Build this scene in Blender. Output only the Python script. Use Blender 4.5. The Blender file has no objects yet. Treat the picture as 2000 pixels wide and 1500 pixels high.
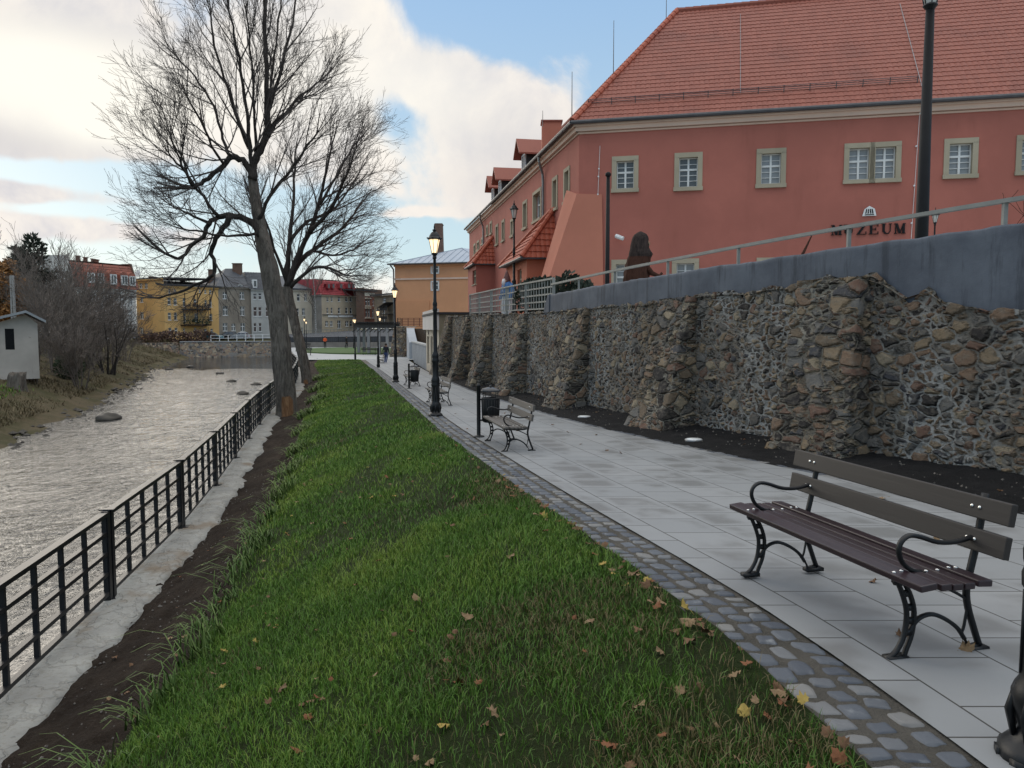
import bpy, bmesh, math, random
import numpy as np
from mathutils import Vector, Matrix
R = math.radians
random.seed(7); NP = np.random.default_rng(11)
scene = bpy.context.scene
COL = scene.collection
# ------------------------------------------------------------------ camera model (metres, eye at 1.6 m, looking along +Y, pitched down)
EYE = 1.6; FPX = 1500.0; PITCH = R(4.15)
CP, SP = math.cos(PITCH), math.sin(PITCH)
def ray(px, py):
    u = (px-1000)/FPX; v = (750-py)/FPX
    return Vector((u, CP+v*SP, v*CP-SP))
def at(px, py, Y):
    d = ray(px, py); k = Y/d.y
    return Vector((d.x*k, Y, EYE+d.z*k))
SL = 0.022
def zp(Y):                       # height of the path and plaza surface
    Y2 = min(Y, 88.0)
    return -SL*Y2+0.000225*max(0.0, Y2-40)**2
def gnd(px, py):                 # pixel on the sloping path plane
    d = ray(px, py); k = EYE/(-d.z-SL*d.y)
    return Vector((d.x*k, d.y*k, EYE+d.z*k))
def onz(px, py, z):
    d = ray(px, py); k = (z-EYE)/d.z
    return Vector((d.x*k, d.y*k, z))
def interp(pts, Y, j=1):
    if Y <= pts[0][0]:
        a, b = pts[0], pts[1]
    elif Y >= pts[-1][0]:
        a, b = pts[-2], pts[-1]
    else:
        for a, b in zip(pts, pts[1:]):
            if a[0] <= Y <= b[0]: break
    t = (Y-a[0])/(b[0]-a[0])
    return a[j]+(b[j]-a[j])*t
def smooth_tab(pts, j=1, win=1.5):          # softened lookup of a plan curve
    def fn(Y):
        w = min(win, 0.12*Y+0.3)
        return (interp(pts, Y-w, j)+2*interp(pts, Y, j)+interp(pts, Y+w, j))/4
    return fn
# ------------------------------------------------------------------ mesh helpers
ORG = {}
class MB:
    def __init__(s): s.v = []; s.f = []; s.m = []; s.cur = 0
    def add(s, vs, fs):
        o = len(s.v); s.v += [tuple(p) for p in vs]
        for f in fs: s.f.append([i+o for i in f]); s.m.append(s.cur)
    def box(s, c, d, M=None):
        x, y, z = d[0]/2, d[1]/2, d[2]/2
        vs = [Vector((i, j, k)) for k in (-z, z) for j in (-y, y) for i in (-x, x)]
        if M is not None: vs = [M @ p for p in vs]
        c = Vector(c)
        s.add([p+c for p in vs], [(0,2,3,1),(4,5,7,6),(0,1,5,4),(2,6,7,3),(0,4,6,2),(1,3,7,5)])
    def beam(s, p, q, w, h, up=(0,0,1)):
        p, q = Vector(p), Vector(q); d = (q-p)
        if d.length < 1e-6: return
        t = d.normalized(); a = t.cross(Vector(up))
        if a.length < 1e-4: a = t.cross(Vector((1,0,0)))
        a.normalize(); b = a.cross(t)
        vs = []
        for o in (p, q):
            for i, j in ((-1,-1),(1,-1),(1,1),(-1,1)): vs.append(o+a*i*w/2+b*j*h/2)
        s.add(vs, [(3,2,1,0),(4,5,6,7),(0,1,5,4),(1,2,6,5),(2,3,7,6),(3,0,4,7)])
    def tube(s, pts, rad, n=6, cap=True, flat=1.0):
        pts = [Vector(p) for p in pts]
        if not hasattr(rad, '__len__'): rad = [rad]*len(pts)
        o = len(s.v); a = None
        for i, p in enumerate(pts):
            t = (pts[min(i+1, len(pts)-1)]-pts[max(i-1, 0)])
            t = t.normalized() if t.length > 1e-9 else Vector((0,0,1))
            if a is None:
                a = t.cross(Vector((0,0,1)))
                if a.length < .1: a = t.cross(Vector((1,0,0)))
            else:
                a = a-t*a.dot(t)
            a.normalize(); b = t.cross(a)
            for k in range(n):
                g = 2*math.pi*k/n
                s.v.append(tuple(p+(a*math.cos(g)+b*math.sin(g)*flat)*rad[i]))
        for i in range(len(pts)-1):
            for k in range(n):
                k2 = (k+1) % n
                s.f.append([o+i*n+k, o+i*n+k2, o+(i+1)*n+k2, o+(i+1)*n+k]); s.m.append(s.cur)
        if cap and n > 2:
            s.f.append([o+k for k in range(n)][::-1]); s.m.append(s.cur)
            s.f.append([o+(len(pts)-1)*n+k for k in range(n)]); s.m.append(s.cur)
    def lathe(s, prof, n=16, c=(0,0,0), sx=1, sy=1, a0=0):
        o = len(s.v); c = Vector(c)
        for r, z in prof:
            for k in range(n):
                g = a0+2*math.pi*k/n
                s.v.append((c.x+r*sx*math.cos(g), c.y+r*sy*math.sin(g), c.z+z))
        for i in range(len(prof)-1):
            for k in range(n):
                k2 = (k+1) % n
                s.f.append([o+i*n+k, o+i*n+k2, o+(i+1)*n+k2, o+(i+1)*n+k]); s.m.append(s.cur)
        s.f.append([o+k for k in range(n)][::-1]); s.m.append(s.cur)
        s.f.append([o+(len(prof)-1)*n+k for k in range(n)]); s.m.append(s.cur)
    def prism(s, poly, off):          # polygon (3D points, planar) extruded by off
        n = len(poly); off = Vector(off)
        vs = [Vector(p) for p in poly]+[Vector(p)+off for p in poly]
        s.add(vs, [tuple(range(n))[::-1], tuple(range(n, 2*n))]+[(i, (i+1) % n, (i+1) % n+n, i+n) for i in range(n)])
    def build(s, name, mats, parent=None, smooth=False, local=False):
        me = bpy.data.meshes.new(name)
        o = Vector((0,0,0))
        if parent is not None and not local: o = ORG.get(parent.name, Vector((0,0,0)))
        me.from_pydata([(p[0]-o.x, p[1]-o.y, p[2]-o.z) for p in s.v] if o.length else s.v, [], s.f)
        if not isinstance(mats, (list, tuple)): mats = [mats]
        for m in mats: me.materials.append(m)
        if len(mats) > 1: me.polygons.foreach_set('material_index', s.m)
        if smooth: me.polygons.foreach_set('use_smooth', [True]*len(me.polygons))
        me.update()
        ob = bpy.data.objects.new(name, me); COL.objects.link(ob)
        if parent is not None: ob.parent = parent
        ORG[ob.name] = o
        return ob
def npmesh(name, co, faces, mat, parent=None, smooth=True, attrs=None, uv=None, local=False):
    """co (N,3), faces (M,k) integer array; attrs {name: float array per vertex}"""
    me = bpy.data.meshes.new(name)
    co = np.asarray(co, dtype=np.float32); faces = np.asarray(faces, dtype=np.int32)
    o = Vector((0,0,0))
    if parent is not None and not local:
        o = ORG.get(parent.name, Vector((0,0,0))); co = co-np.array(o, dtype=np.float32)
    M, k = faces.shape
    me.vertices.add(len(co)); me.vertices.foreach_set('co', co.ravel())
    me.loops.add(M*k); me.loops.foreach_set('vertex_index', faces.ravel())
    me.polygons.add(M)
    me.polygons.foreach_set('loop_start', np.arange(0, M*k, k, dtype=np.int32))
    me.polygons.foreach_set('loop_total', np.full(M, k, dtype=np.int32))
    me.polygons.foreach_set('use_smooth', np.full(M, smooth, dtype=bool))
    me.update(calc_edges=True)
    if attrs:
        for n_, a in attrs.items():
            at_ = me.attributes.new(n_, 'FLOAT', 'POINT'); at_.data.foreach_set('value', np.asarray(a, dtype=np.float32))
    if uv is not None:
        l = me.uv_layers.new(name='UVMap'); l.data.foreach_set('uv', np.asarray(uv, dtype=np.float32)[faces.ravel()].ravel())
    me.materials.append(mat)
    ob = bpy.data.objects.new(name, me); COL.objects.link(ob)
    if parent is not None: ob.parent = parent
    ORG[ob.name] = o
    return ob
def gridfaces(nr, nc):
    i = np.arange(nr-1)[:, None]*nc+np.arange(nc-1)[None, :]
    return np.stack([i, i+1, i+nc+1, i+nc], -1).reshape(-1, 4)
def tag(o, label=None, cat=None, group=None, kind=None):
    if label: o['label'] = label
    if cat: o['category'] = cat
    if group: o['group'] = group
    if kind: o['kind'] = kind
    return o
def thing(name, label, cat, loc=(0,0,0), rz=0, group=None, sc=1):
    o = bpy.data.objects.new(name, None); COL.objects.link(o)
    o.empty_display_size = .2; o.location = loc; o.rotation_euler = (0,0,rz); o.scale = (sc,)*3
    ORG[o.name] = Vector(loc)
    return tag(o, label, cat, group)
def copy_tree(o, parent=None):
    c = o.copy(); COL.objects.link(c)
    if parent is not None: c.parent = parent
    ORG[c.name] = ORG.get(o.name, Vector((0,0,0)))
    for ch in list(o.children): copy_tree(ch, c)
    return c
def dup(root, loc, rz, label, sc=1, group=None):
    c = copy_tree(root); c.location = loc; c.rotation_euler = (0,0,rz); c.scale = (sc,)*3
    c['label'] = label
    if group: c['group'] = group
    return c
def remat(root, old, new):
    for ch in [root]+list(root.children_recursive):
        if ch.type == 'MESH':
            for s_ in ch.material_slots:
                if s_.material == old: s_.link = 'OBJECT'; s_.material = new
def structure(o): o['kind'] = 'structure'; return o
# numpy value noise
def vnoise(x, y, seed=0):
    xi = np.floor(x).astype(np.int64); yi = np.floor(y).astype(np.int64); xf = x-xi; yf = y-yi
    def h(a, b):
        n = (a*374761393+b*668265263+seed*1442695041) & 0xffffffff
        n = ((n ^ (n >> 13))*1274126177) & 0xffffffff
        return ((n ^ (n >> 16)) & 0xffff)/65535.0
    sx = xf*xf*(3-2*xf); sy = yf*yf*(3-2*yf)
    return (h(xi, yi)*(1-sx)+h(xi+1, yi)*sx)*(1-sy)+(h(xi, yi+1)*(1-sx)+h(xi+1, yi+1)*sx)*sy
def fbm(x, y, seed=0, o=4):
    r = 0; a = .5; 
    for i in range(o): r = r+a*vnoise(x*2**i, y*2**i, seed+i); a *= .5
    return r
# ------------------------------------------------------------------ materials
class NT:
    def __init__(s, name):
        s.m = bpy.data.materials.new(name); s.m.use_nodes = True
        s.t = s.m.node_tree; s.n = s.t.nodes
        s.b = s.n['Principled BSDF']; s.out = s.n['Material Output']
    def node(s, typ, **kw):
        n = s.n.new(typ)
        for k, v in kw.items():
            if k.startswith('i_'):
                key = k[2:]; key = int(key) if key.isdigit() else key.replace('_', ' ')
                s.set(n.inputs[key], v)
            else: setattr(n, k, v)
        return n
    def set(s, sock, v):
        if hasattr(v, 'is_output') or isinstance(v, bpy.types.NodeSocket): s.t.links.new(v, sock)
        else: sock.default_value = v
    def math(s, op, a, b=0.0, c=None, clamp=False):
        n = s.n.new('ShaderNodeMath'); n.operation = op; n.use_clamp = clamp
        s.set(n.inputs[0], a); s.set(n.inputs[1], b)
        if c is not None: s.set(n.inputs[2], c)
        return n.outputs[0]
    def mix(s, f, a, b, blend='MIX'):
        n = s.n.new('ShaderNodeMix'); n.data_type = 'RGBA'; n.blend_type = blend
        s.set(n.inputs[0], f); s.set(n.inputs[6], c4(a)); s.set(n.inputs[7], c4(b))
        return n.outputs[2]
    def coord(s, which='Object', scale=(1,1,1), rot=(0,0,0)):
        c = s.n.new('ShaderNodeTexCoord'); m = s.n.new('ShaderNodeMapping')
        m.inputs['Scale'].default_value = scale; m.inputs['Rotation'].default_value = rot
        s.t.links.new(c.outputs[which], m.inputs[0]); return m.outputs[0]
    def noise(s, vec, scale, detail=4, rough=.55, dist=0, out=0):
        n = s.n.new('ShaderNodeTexNoise'); s.t.links.new(vec, n.inputs['Vector'])
        n.inputs['Scale'].default_value = scale; n.inputs['Detail'].default_value = detail
        n.inputs['Roughness'].default_value = rough; n.inputs['Distortion'].default_value = dist
        return n.outputs[out]
    def ramp(s, f, stops, interp='LINEAR'):
        n = s.n.new('ShaderNodeValToRGB'); n.color_ramp.interpolation = interp
        e = n.color_ramp.elements
        while len(e) < len(stops): e.new(0.5)
        for i, (p, c) in enumerate(stops):
            e[i].position = p; e[i].color = c4(c) if not isinstance(c, (int, float)) else (c, c, c, 1)
        s.set(n.inputs[0], f); return n.outputs[0]
    def sstep(s, x, a, b):
        n = s.n.new('ShaderNodeMapRange'); n.interpolation_type = 'SMOOTHSTEP'
        s.set(n.inputs[0], x); n.inputs[1].default_value = a; n.inputs[2].default_value = b
        return n.outputs[0]
    def bump(s, h, strength=.3, dist=.02):
        n = s.n.new('ShaderNodeBump'); n.inputs['Strength'].default_value = strength; n.inputs['Distance'].default_value = dist
        s.set(n.inputs['Height'], h); s.t.links.new(n.outputs[0], s.b.inputs['Normal']); return n
    def attr(s, name):
        n = s.n.new('ShaderNodeAttribute'); n.attribute_name = name; return n.outputs['Fac']
    def fin(s, col=None, rough=None, metal=None, spec=None):
        if col is not None: s.set(s.b.inputs['Base Color'], c4(col))
        if rough is not None: s.set(s.b.inputs['Roughness'], rough)
        if metal is not None: s.set(s.b.inputs['Metallic'], metal)
        if spec is not None: s.set(s.b.inputs['Specular IOR Level'], spec)
        return s.m
def c4(c):
    if isinstance(c, bpy.types.NodeSocket): return c
    return (c[0], c[1], c[2], 1.0)
def pmat(name, c1, c2=None, scale=3, rough=.7, bump=0.0, bscale=40, metal=0, bdist=.01, spec=.4, stretch=(1,1,1)):
    t = NT(name); v = t.coord('Object', stretch)
    if c2 is None: c2 = tuple(x*.8 for x in c1)
    f = t.ramp(t.noise(v, scale, 6, .6), [(.3, 0.0), (.7, 1.0)])
    col = t.mix(f, c1, c2)
    if bump: t.bump(t.noise(v, bscale, 5, .6), bump, bdist)
    return t.fin(col, rough, metal, spec)
def plaster(name, c, var=.12, stain=.25, bs=60, bump=.25):
    t = NT(name); v = t.coord()
    n1 = t.noise(v, .35, 5, .6); n2 = t.noise(t.coord('Object', (1.2,1.2,.25)), 1.5, 5, .6); n3 = t.noise(v, 12, 3, .6)
    a = tuple(x*(1-var) for x in c); b = tuple(min(1, x*(1+var)) for x in c)
    col = t.mix(t.sstep(n1, .35, .65), a, b)
    col = t.mix(t.math('MULTIPLY', t.sstep(n2, .55, .75), stain), col, tuple(x*.62 for x in c))
    col = t.mix(t.math('MULTIPLY', n3, .12), col, tuple(x*.7 for x in c))
    t.bump(t.noise(v, bs, 4, .7), bump, .01)
    return t.fin(col, .88, 0, .25)
# ------------------------------------------------------------------ material library
M_black = pmat('black_paint', (.007,.007,.008), (.011,.011,.012), 8, .6, .15, 90, 0, .003, .2)
M_iron = pmat('cast_iron_paint', (.006,.0065,.008), (.011,.012,.013), 10, .42, .2, 120, 0, .002, .32)
M_railblack = pmat('railing_paint', (.007,.0075,.009), (.013,.013,.015), 6, .4, .12, 80, 0, .003, .4)
M_bolt = pmat('steel_bolt', (.75,.75,.73), None, 8, .25, 0, 1, 1)
M_zinc = pmat('zinc_sheet', (.36,.37,.38), (.28,.29,.3), 2, .45, 0, 1, .7)
M_gutter = pmat('grey_gutter', (.07,.072,.078), (.1,.1,.105), 3, .5, 0, 1, .3)
M_pipe = pmat('grey_downpipe', (.26,.26,.25), (.2,.2,.2), 3, .5, 0, 1, .4)
M_galv = pmat('grey_railing', (.27,.27,.245), (.2,.2,.185), 4, .55, .1, 50, 0)
def wood(name, a, b, rough=.4, axis=0):
    t = NT(name); sc = [22,22,22]; sc[axis] = 1.2
    v = t.coord('Object', tuple(sc)); n = t.noise(v, 1.6, 6, .65, .6)
    f = t.ramp(n, [(.3, 0.0), (.72, 1.0)])
    t.bump(n, .25, .004)
    return t.fin(t.mix(f, a, b), t.math('ADD', t.math('MULTIPLY', n, .2), rough-.1), 0, .5)
M_seat = wood('dark_stained_seat_wood', (.016,.0085,.012), (.032,.018,.022), .36)
M_backw = wood('brown_stained_back_wood', (.013,.010,.009), (.024,.019,.016), .55)
M_oldwood = wood('weathered_slat_wood', (.06,.052,.045), (.11,.097,.085), .6)
M_darkwood = wood('dark_timber', (.012,.011,.010), (.03,.025,.022), .6, 2)
M_statue = wood('carved_wood', (.035,.016,.010), (.075,.034,.024), .9, 2); M_statue.node_tree.nodes['Principled BSDF'].inputs['Specular IOR Level'].default_value = .15
M_statuedark = wood('carved_dark_wood', (.010,.008,.008), (.075,.055,.048), .9, 2); M_statuedark.node_tree.nodes['Principled BSDF'].inputs['Specular IOR Level'].default_value = .12
M_museum = plaster('terracotta_plaster', (.405,.140,.105), .08, .3)
M_museumlight = plaster('orange_plaster', (.51,.195,.13), .06, .2)
M_annex = plaster('annex_plaster', (.48,.155,.09), .06, .15)
M_peach = plaster('peach_plaster', (.62,.31,.165), .05, .1)
M_cornice = plaster('cream_cornice', (.68,.50,.395), .06, .12)
M_stoneframe = plaster('sandstone_surround', (.40,.345,.25), .12, .35, 80, .3)
M_white = plaster('white_window_paint', (.74,.74,.72), .04, .05, 80, .05)
M_creamwall = plaster('cream_wall', (.55,.48,.38), .08, .3)
M_glass = NT('window_glass'); _v = M_glass.coord()
M_glass.fin(M_glass.mix(M_glass.noise(_v, 1.3, 3), (.035,.04,.045), (.10,.105,.11)), .08, 0, .7); M_glass = M_glass.m
M_glasslight = NT('window_glass_blinds'); _v = M_glasslight.coord()
M_glasslight.fin(M_glasslight.mix(M_glasslight.noise(_v, .8, 3), (.16,.17,.18), (.32,.33,.34)), .1, 0, .6); M_glasslight = M_glasslight.m
def emat(name, col, s):
    t = NT(name); t.set(t.b.inputs['Emission Color'], c4(col)); t.b.inputs['Emission Strength'].default_value = s
    return t.fin((.8,.75,.65), .4)
M_lit = emat('lit_lantern_glass', (1,.72,.38), 1.6)
M_litbulb = emat('lit_lantern_bulb', (1,.8,.5), 5)
M_unlit = pmat('milky_lantern_glass', (.62,.6,.54), (.55,.53,.48), 4, .25)
# roof tiles: wavy geometry carries the relief, colour varies tile by tile through the UV cell
def tile_mat(name, a, b, c):
    t = NT(name); uv = t.n.new('ShaderNodeUVMap').outputs[0]
    sn = t.node('ShaderNodeVectorMath', operation='FLOOR'); t.set(sn.inputs[0], uv)
    wn = t.node('ShaderNodeTexWhiteNoise', noise_dimensions='2D'); t.set(wn.inputs['Vector'], sn.outputs[0])
    big = t.noise(t.coord(), .5, 5, .6); fine = t.noise(t.coord(), 14, 4, .6)
    col = t.mix(wn.outputs[0], a, b)
    col = t.mix(t.math('MULTIPLY', t.sstep(big, .5, .75), .5), col, c)
    col = t.mix(t.math('MULTIPLY', fine, .25), col, c)
    t.bump(fine, .2, .01)
    return t.fin(col, .62, 0, .35)
M_tile = tile_mat('clay_tiles', (.262,.078,.052), (.31,.096,.064), (.15,.05,.038))
M_tilenew = tile_mat('new_clay_tiles', (.36,.08,.042), (.44,.11,.058), (.2,.045,.03))
M_redroof = tile_mat('crimson_tiles', (.26,.03,.035), (.32,.045,.05), (.13,.02,.025))
M_rustroof = tile_mat('rust_tiles', (.27,.085,.055), (.33,.11,.07), (.14,.06,.05))
M_slate = pmat('slate_roof', (.045,.05,.06), (.08,.085,.095), 1.2, .6, .3, 12)
M_metalroof = pmat('pale_metal_roof', (.33,.37,.43), (.40,.44,.49), .6, .45, .05, 5, .2)
M_tar = pmat('tar_roof', (.03,.03,.033), (.05,.05,.05), 1, .8)
# --- rubble masonry (true displacement and bump from the same pattern)
def rubble(name, scale=4.1, small=7.8, mortar=(.31,.305,.288), disp=.055, dark=1.15, lay=1.45, mw=.062, ratio=.50):
    t = NT(name); v0 = t.coord('Object', (1,1,lay))
    dn = t.noise(v0, 3.0, 3, .6, 0, 1)
    vm = t.node('ShaderNodeVectorMath', operation='MULTIPLY_ADD'); t.set(vm.inputs[0], dn); vm.inputs[1].default_value = (.20,.20,.20); t.set(vm.inputs[2], v0)
    v = vm.outputs[0]
    def vor(sc):
        a = t.node('ShaderNodeTexVoronoi', feature='F1'); t.set(a.inputs['Vector'], v); a.inputs['Scale'].default_value = sc
        e = t.node('ShaderNodeTexVoronoi', feature='DISTANCE_TO_EDGE'); t.set(e.inputs['Vector'], v); e.inputs['Scale'].default_value = sc
        return a.outputs['Color'], t.math('DIVIDE', e.outputs['Distance'], sc/4.0)
    ca, ea = vor(scale); cb, eb = vor(small)
    sel = t.sstep(t.noise(v0, 1.9, 2, .5), ratio-.02, ratio+.02)
    edge = t.math('ADD', t.math('MULTIPLY', eb, sel), t.math('MULTIPLY', ea, t.math('SUBTRACT', 1.0, sel)))
    cid = t.mix(sel, ca, cb)
    sep = t.node('ShaderNodeSeparateColor'); t.set(sep.inputs[0], cid)
    nf = t.noise(v0, 9, 6, .7); nff = t.noise(v0, 34, 5, .7)
    e2 = t.math('ADD', edge, t.math('MULTIPLY', t.math('SUBTRACT', nf, .5), .14))
    mask = t.sstep(e2, mw*.55, mw*1.5)
    k = dark
    S = lambda r, g, b: (r*k, g*k, b*k)
    stone = t.ramp(sep.outputs[0], [(0, S(.028,.025,.024)), (.14, S(.12,.09,.062)), (.27, S(.085,.08,.074)), (.40, S(.18,.135,.088)), (.52, S(.11,.105,.098)),
                 (.64, S(.15,.10,.068)), (.74, S(.125,.075,.055)), (.83, S(.22,.18,.125)), (.92, S(.05,.05,.055))], 'CONSTANT')
    stone = t.mix(t.sstep(nf, .42, .72), stone, t.mix(.65, stone, S(.155,.135,.108)))
    stone = t.mix(t.math('MULTIPLY', t.sstep(nff, .5, .75), .6), stone, S(.03,.027,.025))
    mcol = t.mix(t.sstep(nf, .4, .65), mortar, tuple(x*.55 for x in mortar))
    grime = t.sstep(t.noise(t.coord('Object', (1,1,.5)), .7, 4, .6), .42, .62)
    mcol = t.mix(t.math('MULTIPLY', grime, .75), mcol, S(.10,.085,.065))
    col = t.mix(mask, mcol, stone)
    h = t.math('MULTIPLY', t.sstep(e2, mw*.4, mw*3.2), t.math('ADD', .45, t.math('MULTIPLY', sep.outputs[1], .75)))
    h = t.math('ADD', h, t.math('MULTIPLY', nf, .45))
    hb = t.math('ADD', h, t.math('MULTIPLY', nff, .25))
    dd = t.node('ShaderNodeDisplacement'); t.set(dd.inputs['Height'], h); dd.inputs['Midlevel'].default_value = .5; dd.inputs['Scale'].default_value = disp
    t.t.links.new(dd.outputs[0], t.out.inputs['Displacement']); t.m.displacement_method = 'BOTH'
    t.bump(hb, .55, .03)
    return t.fin(col, .9, 0, .2)
M_rubble = rubble('rubble_masonry')
M_buttress = rubble('buttress_masonry', 3.1, 6.0, (.26,.24,.20), .055, 1.25, 1.7, .055, .55)
M_farstone = rubble('far_bank_masonry', 1.6, 2.4, (.36,.36,.34), 0.04, 2.2, 1.3, .05)
M_gabion = rubble('grey_rough_stone', 1.5, 2.2, (.10,.10,.10), .1, 2.2, 1.2, .06)
def concrete_parapet():
    t = NT('grey_coated_concrete'); v = t.coord(); vs = t.coord('Object', (3,3,.35))
    n = t.noise(v, .9, 6, .65); st = t.noise(vs, 1.3, 6, .7); f = t.noise(v, 30, 4, .7)
    col = t.mix(t.sstep(n, .35, .7), (.068,.078,.098), (.115,.13,.155))
    col = t.mix(t.math('MULTIPLY', t.sstep(st, .50, .66), .7), col, (.035,.04,.05))
    col = t.mix(t.math('MULTIPLY', t.sstep(st, .25, .40), -.3), col, (.2,.21,.22))
    t.bump(t.math('ADD', n, t.math('MULTIPLY', f, .25)), .35, .03)
    return t.fin(col, .75, 0, .3)
M_parapet = concrete_parapet()
M_capstone = pmat('parapet_cap', (.26,.24,.22), (.15,.14,.13), 4, .9, .4, 30)
# --- ground
def paving():
    t = NT('concrete_slabs'); uv = t.n.new('ShaderNodeUVMap').outputs[0]
    br = t.node('ShaderNodeTexBrick', offset=.5, squash=1.0); t.set(br.inputs['Vector'], uv)
    br.inputs['Scale'].default_value = 1; br.inputs['Mortar Size'].default_value = .006; br.inputs['Mortar Smooth'].default_value = .15
    br.inputs['Brick Width'].default_value = .54; br.inputs['Row Height'].default_value = .54; br.inputs['Bias'].default_value = 0
    br.inputs['Color1'].default_value = (.0,.0,.0,1); br.inputs['Color2'].default_value = (1,1,1,1); br.inputs['Mortar'].default_value = (.5,.5,.5,1)
    v = t.coord(); n = t.noise(v, 2.2, 5, .6); f = t.noise(v, 60, 4, .7); pat = t.noise(v, 1.15, 3, .5)
    base = t.mix(br.outputs['Color'], (.225,.234,.24), (.258,.265,.27))
    base = t.mix(t.math('MULTIPLY', t.sstep(n, .4, .7), .35), base, (.21,.216,.22))
    base = t.mix(t.math('MULTIPLY', f, .14), base, (.2,.21,.22))
    bl = t.node('ShaderNodeTexBrick', offset=.5); t.set(bl.inputs['Vector'], uv)          # damp patches sit inside single slabs
    bl.inputs['Scale'].default_value = 1; bl.inputs['Mortar Size'].default_value = .13; bl.inputs['Mortar Smooth'].default_value = 1.0
    bl.inputs['Brick Width'].default_value = .54; bl.inputs['Row Height'].default_value = .54
    inside = t.math('SUBTRACT', 1.0, bl.outputs['Fac'])
    damp = t.math('MULTIPLY', inside, t.sstep(t.math('ADD', pat, t.math('MULTIPLY', n, .35)), .60, .78), clamp=True)
    base = t.mix(t.math('MULTIPLY', damp, .42), base, (.115,.11,.102))
    col = t.mix(br.outputs['Fac'], base, (.05,.048,.045))
    h = t.math('SUBTRACT', t.math('MULTIPLY', f, .12), br.outputs['Fac'])
    t.bump(h, .5, .006)
    return t.fin(col, t.math('SUBTRACT', .62, t.math('MULTIPLY', damp, .25)), 0, .35)
M_paving = paving()
M_farpave = pmat('pale_plaza_paving', (.36,.37,.37), (.30,.31,.31), .6, .7, .1, 20)
def soilmat(name, a, b, c, sc=1.0):
    t = NT(name); v = t.coord(); n = t.noise(v, 1.2*sc, 6, .7); f = t.noise(v, 28*sc, 6, .75); g = t.noise(v, 7*sc, 5, .7)
    col = t.mix(t.sstep(n, .35, .65), a, b); col = t.mix(t.sstep(f, .56, .72), col, c); col = t.mix(t.math('MULTIPLY', t.sstep(g, .5, .7), .5), col, a)
    t.bump(t.math('ADD', t.math('MULTIPLY', g, 1.0), t.math('MULTIPLY', f, .8)), 1.0, .07)
    return t.fin(col, .95, 0, .15)
M_soil = soilmat('bare_soil', (.026,.018,.013), (.05,.036,.026), (.075,.062,.05))
M_lawnbase = soilmat('turf_soil', (.022,.032,.008), (.03,.05,.010), (.04,.03,.018))
M_gravel = soilmat('dark_gravel', (.018,.018,.019), (.03,.029,.03), (.06,.06,.06), 2)
M_bank = soilmat('dry_grass_bank', (.062,.058,.026), (.115,.09,.055), (.05,.038,.027), .45)
M_far = soilmat('far_ground', (.06,.06,.03), (.09,.08,.045), (.05,.04,.03), .2)
M_sand = soilmat('joint_sand', (.14,.13,.112), (.19,.175,.15), (.095,.088,.076), 2)
M_asphalt = pmat('asphalt', (.05,.053,.06), (.08,.083,.09), 1, .85, .2, 40)
def cobblemat():
    t = NT('granite_setts'); v = t.coord(); r = t.attr('rnd')
    n = t.noise(v, 9, 6, .65); f = t.noise(v, 60, 4, .7)
    col = t.ramp(r, [(0, (.055,.064,.082)), (.3, (.10,.112,.13)), (.6, (.07,.08,.097)), (.78, (.15,.155,.16)), (.95, (.19,.185,.175))])
    col = t.mix(t.sstep(n, .55, .78), col, (.24,.25,.26)); col = t.mix(t.math('MULTIPLY', f, .3), col, (.04,.045,.055))
    t.bump(t.math('ADD', n, t.math('MULTIPLY', f, .3)), .5, .012)
    return t.fin(col, .6, 0, .4)
M_cobble = cobblemat()
def kerbmat():
    t = NT('pale_quay_stone'); v0 = t.coord()
    dn = t.noise(v0, 2, 3, .6, 0, 1)
    vm = t.node('ShaderNodeVectorMath', operation='MULTIPLY_ADD'); t.set(vm.inputs[0], dn); vm.inputs[1].default_value = (.75,.75,.75); t.set(vm.inputs[2], v0)
    e = t.node('ShaderNodeTexVoronoi', feature='DISTANCE_TO_EDGE'); t.set(e.inputs['Vector'], vm.outputs[0]); e.inputs['Scale'].default_value = 3.1
    n = t.noise(v0, 3, 6, .65); f = t.noise(v0, 25, 5, .7)
    col = t.mix(t.sstep(n, .35, .65), (.27,.265,.245), (.36,.355,.325)); col = t.mix(t.math('MULTIPLY', t.sstep(f, .5, .75), .6), col, (.20,.17,.13))
    col = t.mix(t.math('MULTIPLY', t.sstep(t.noise(v0, 6, 5, .7), .5, .68), .45), col, (.16,.14,.11))
    col = t.mix(t.math('MULTIPLY', t.sstep(t.noise(v0, 1.1, 4, .6), .54, .68), .8), col, (.20,.15,.10))
    crack = t.math('SUBTRACT', 1.0, t.sstep(t.math('ADD', e.outputs['Distance'], t.math('MULTIPLY', t.math('SUBTRACT', f, .5), .06)), .01, .05))
    col = t.mix(t.math('MULTIPLY', crack, .14), col, (.17,.145,.115))
    t.bump(t.math('SUBTRACT', t.math('ADD', n, t.math('MULTIPLY', f, .4)), crack), .6, .03)
    return t.fin(col, .85, 0, .3)
M_kerb = kerbmat()
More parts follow.
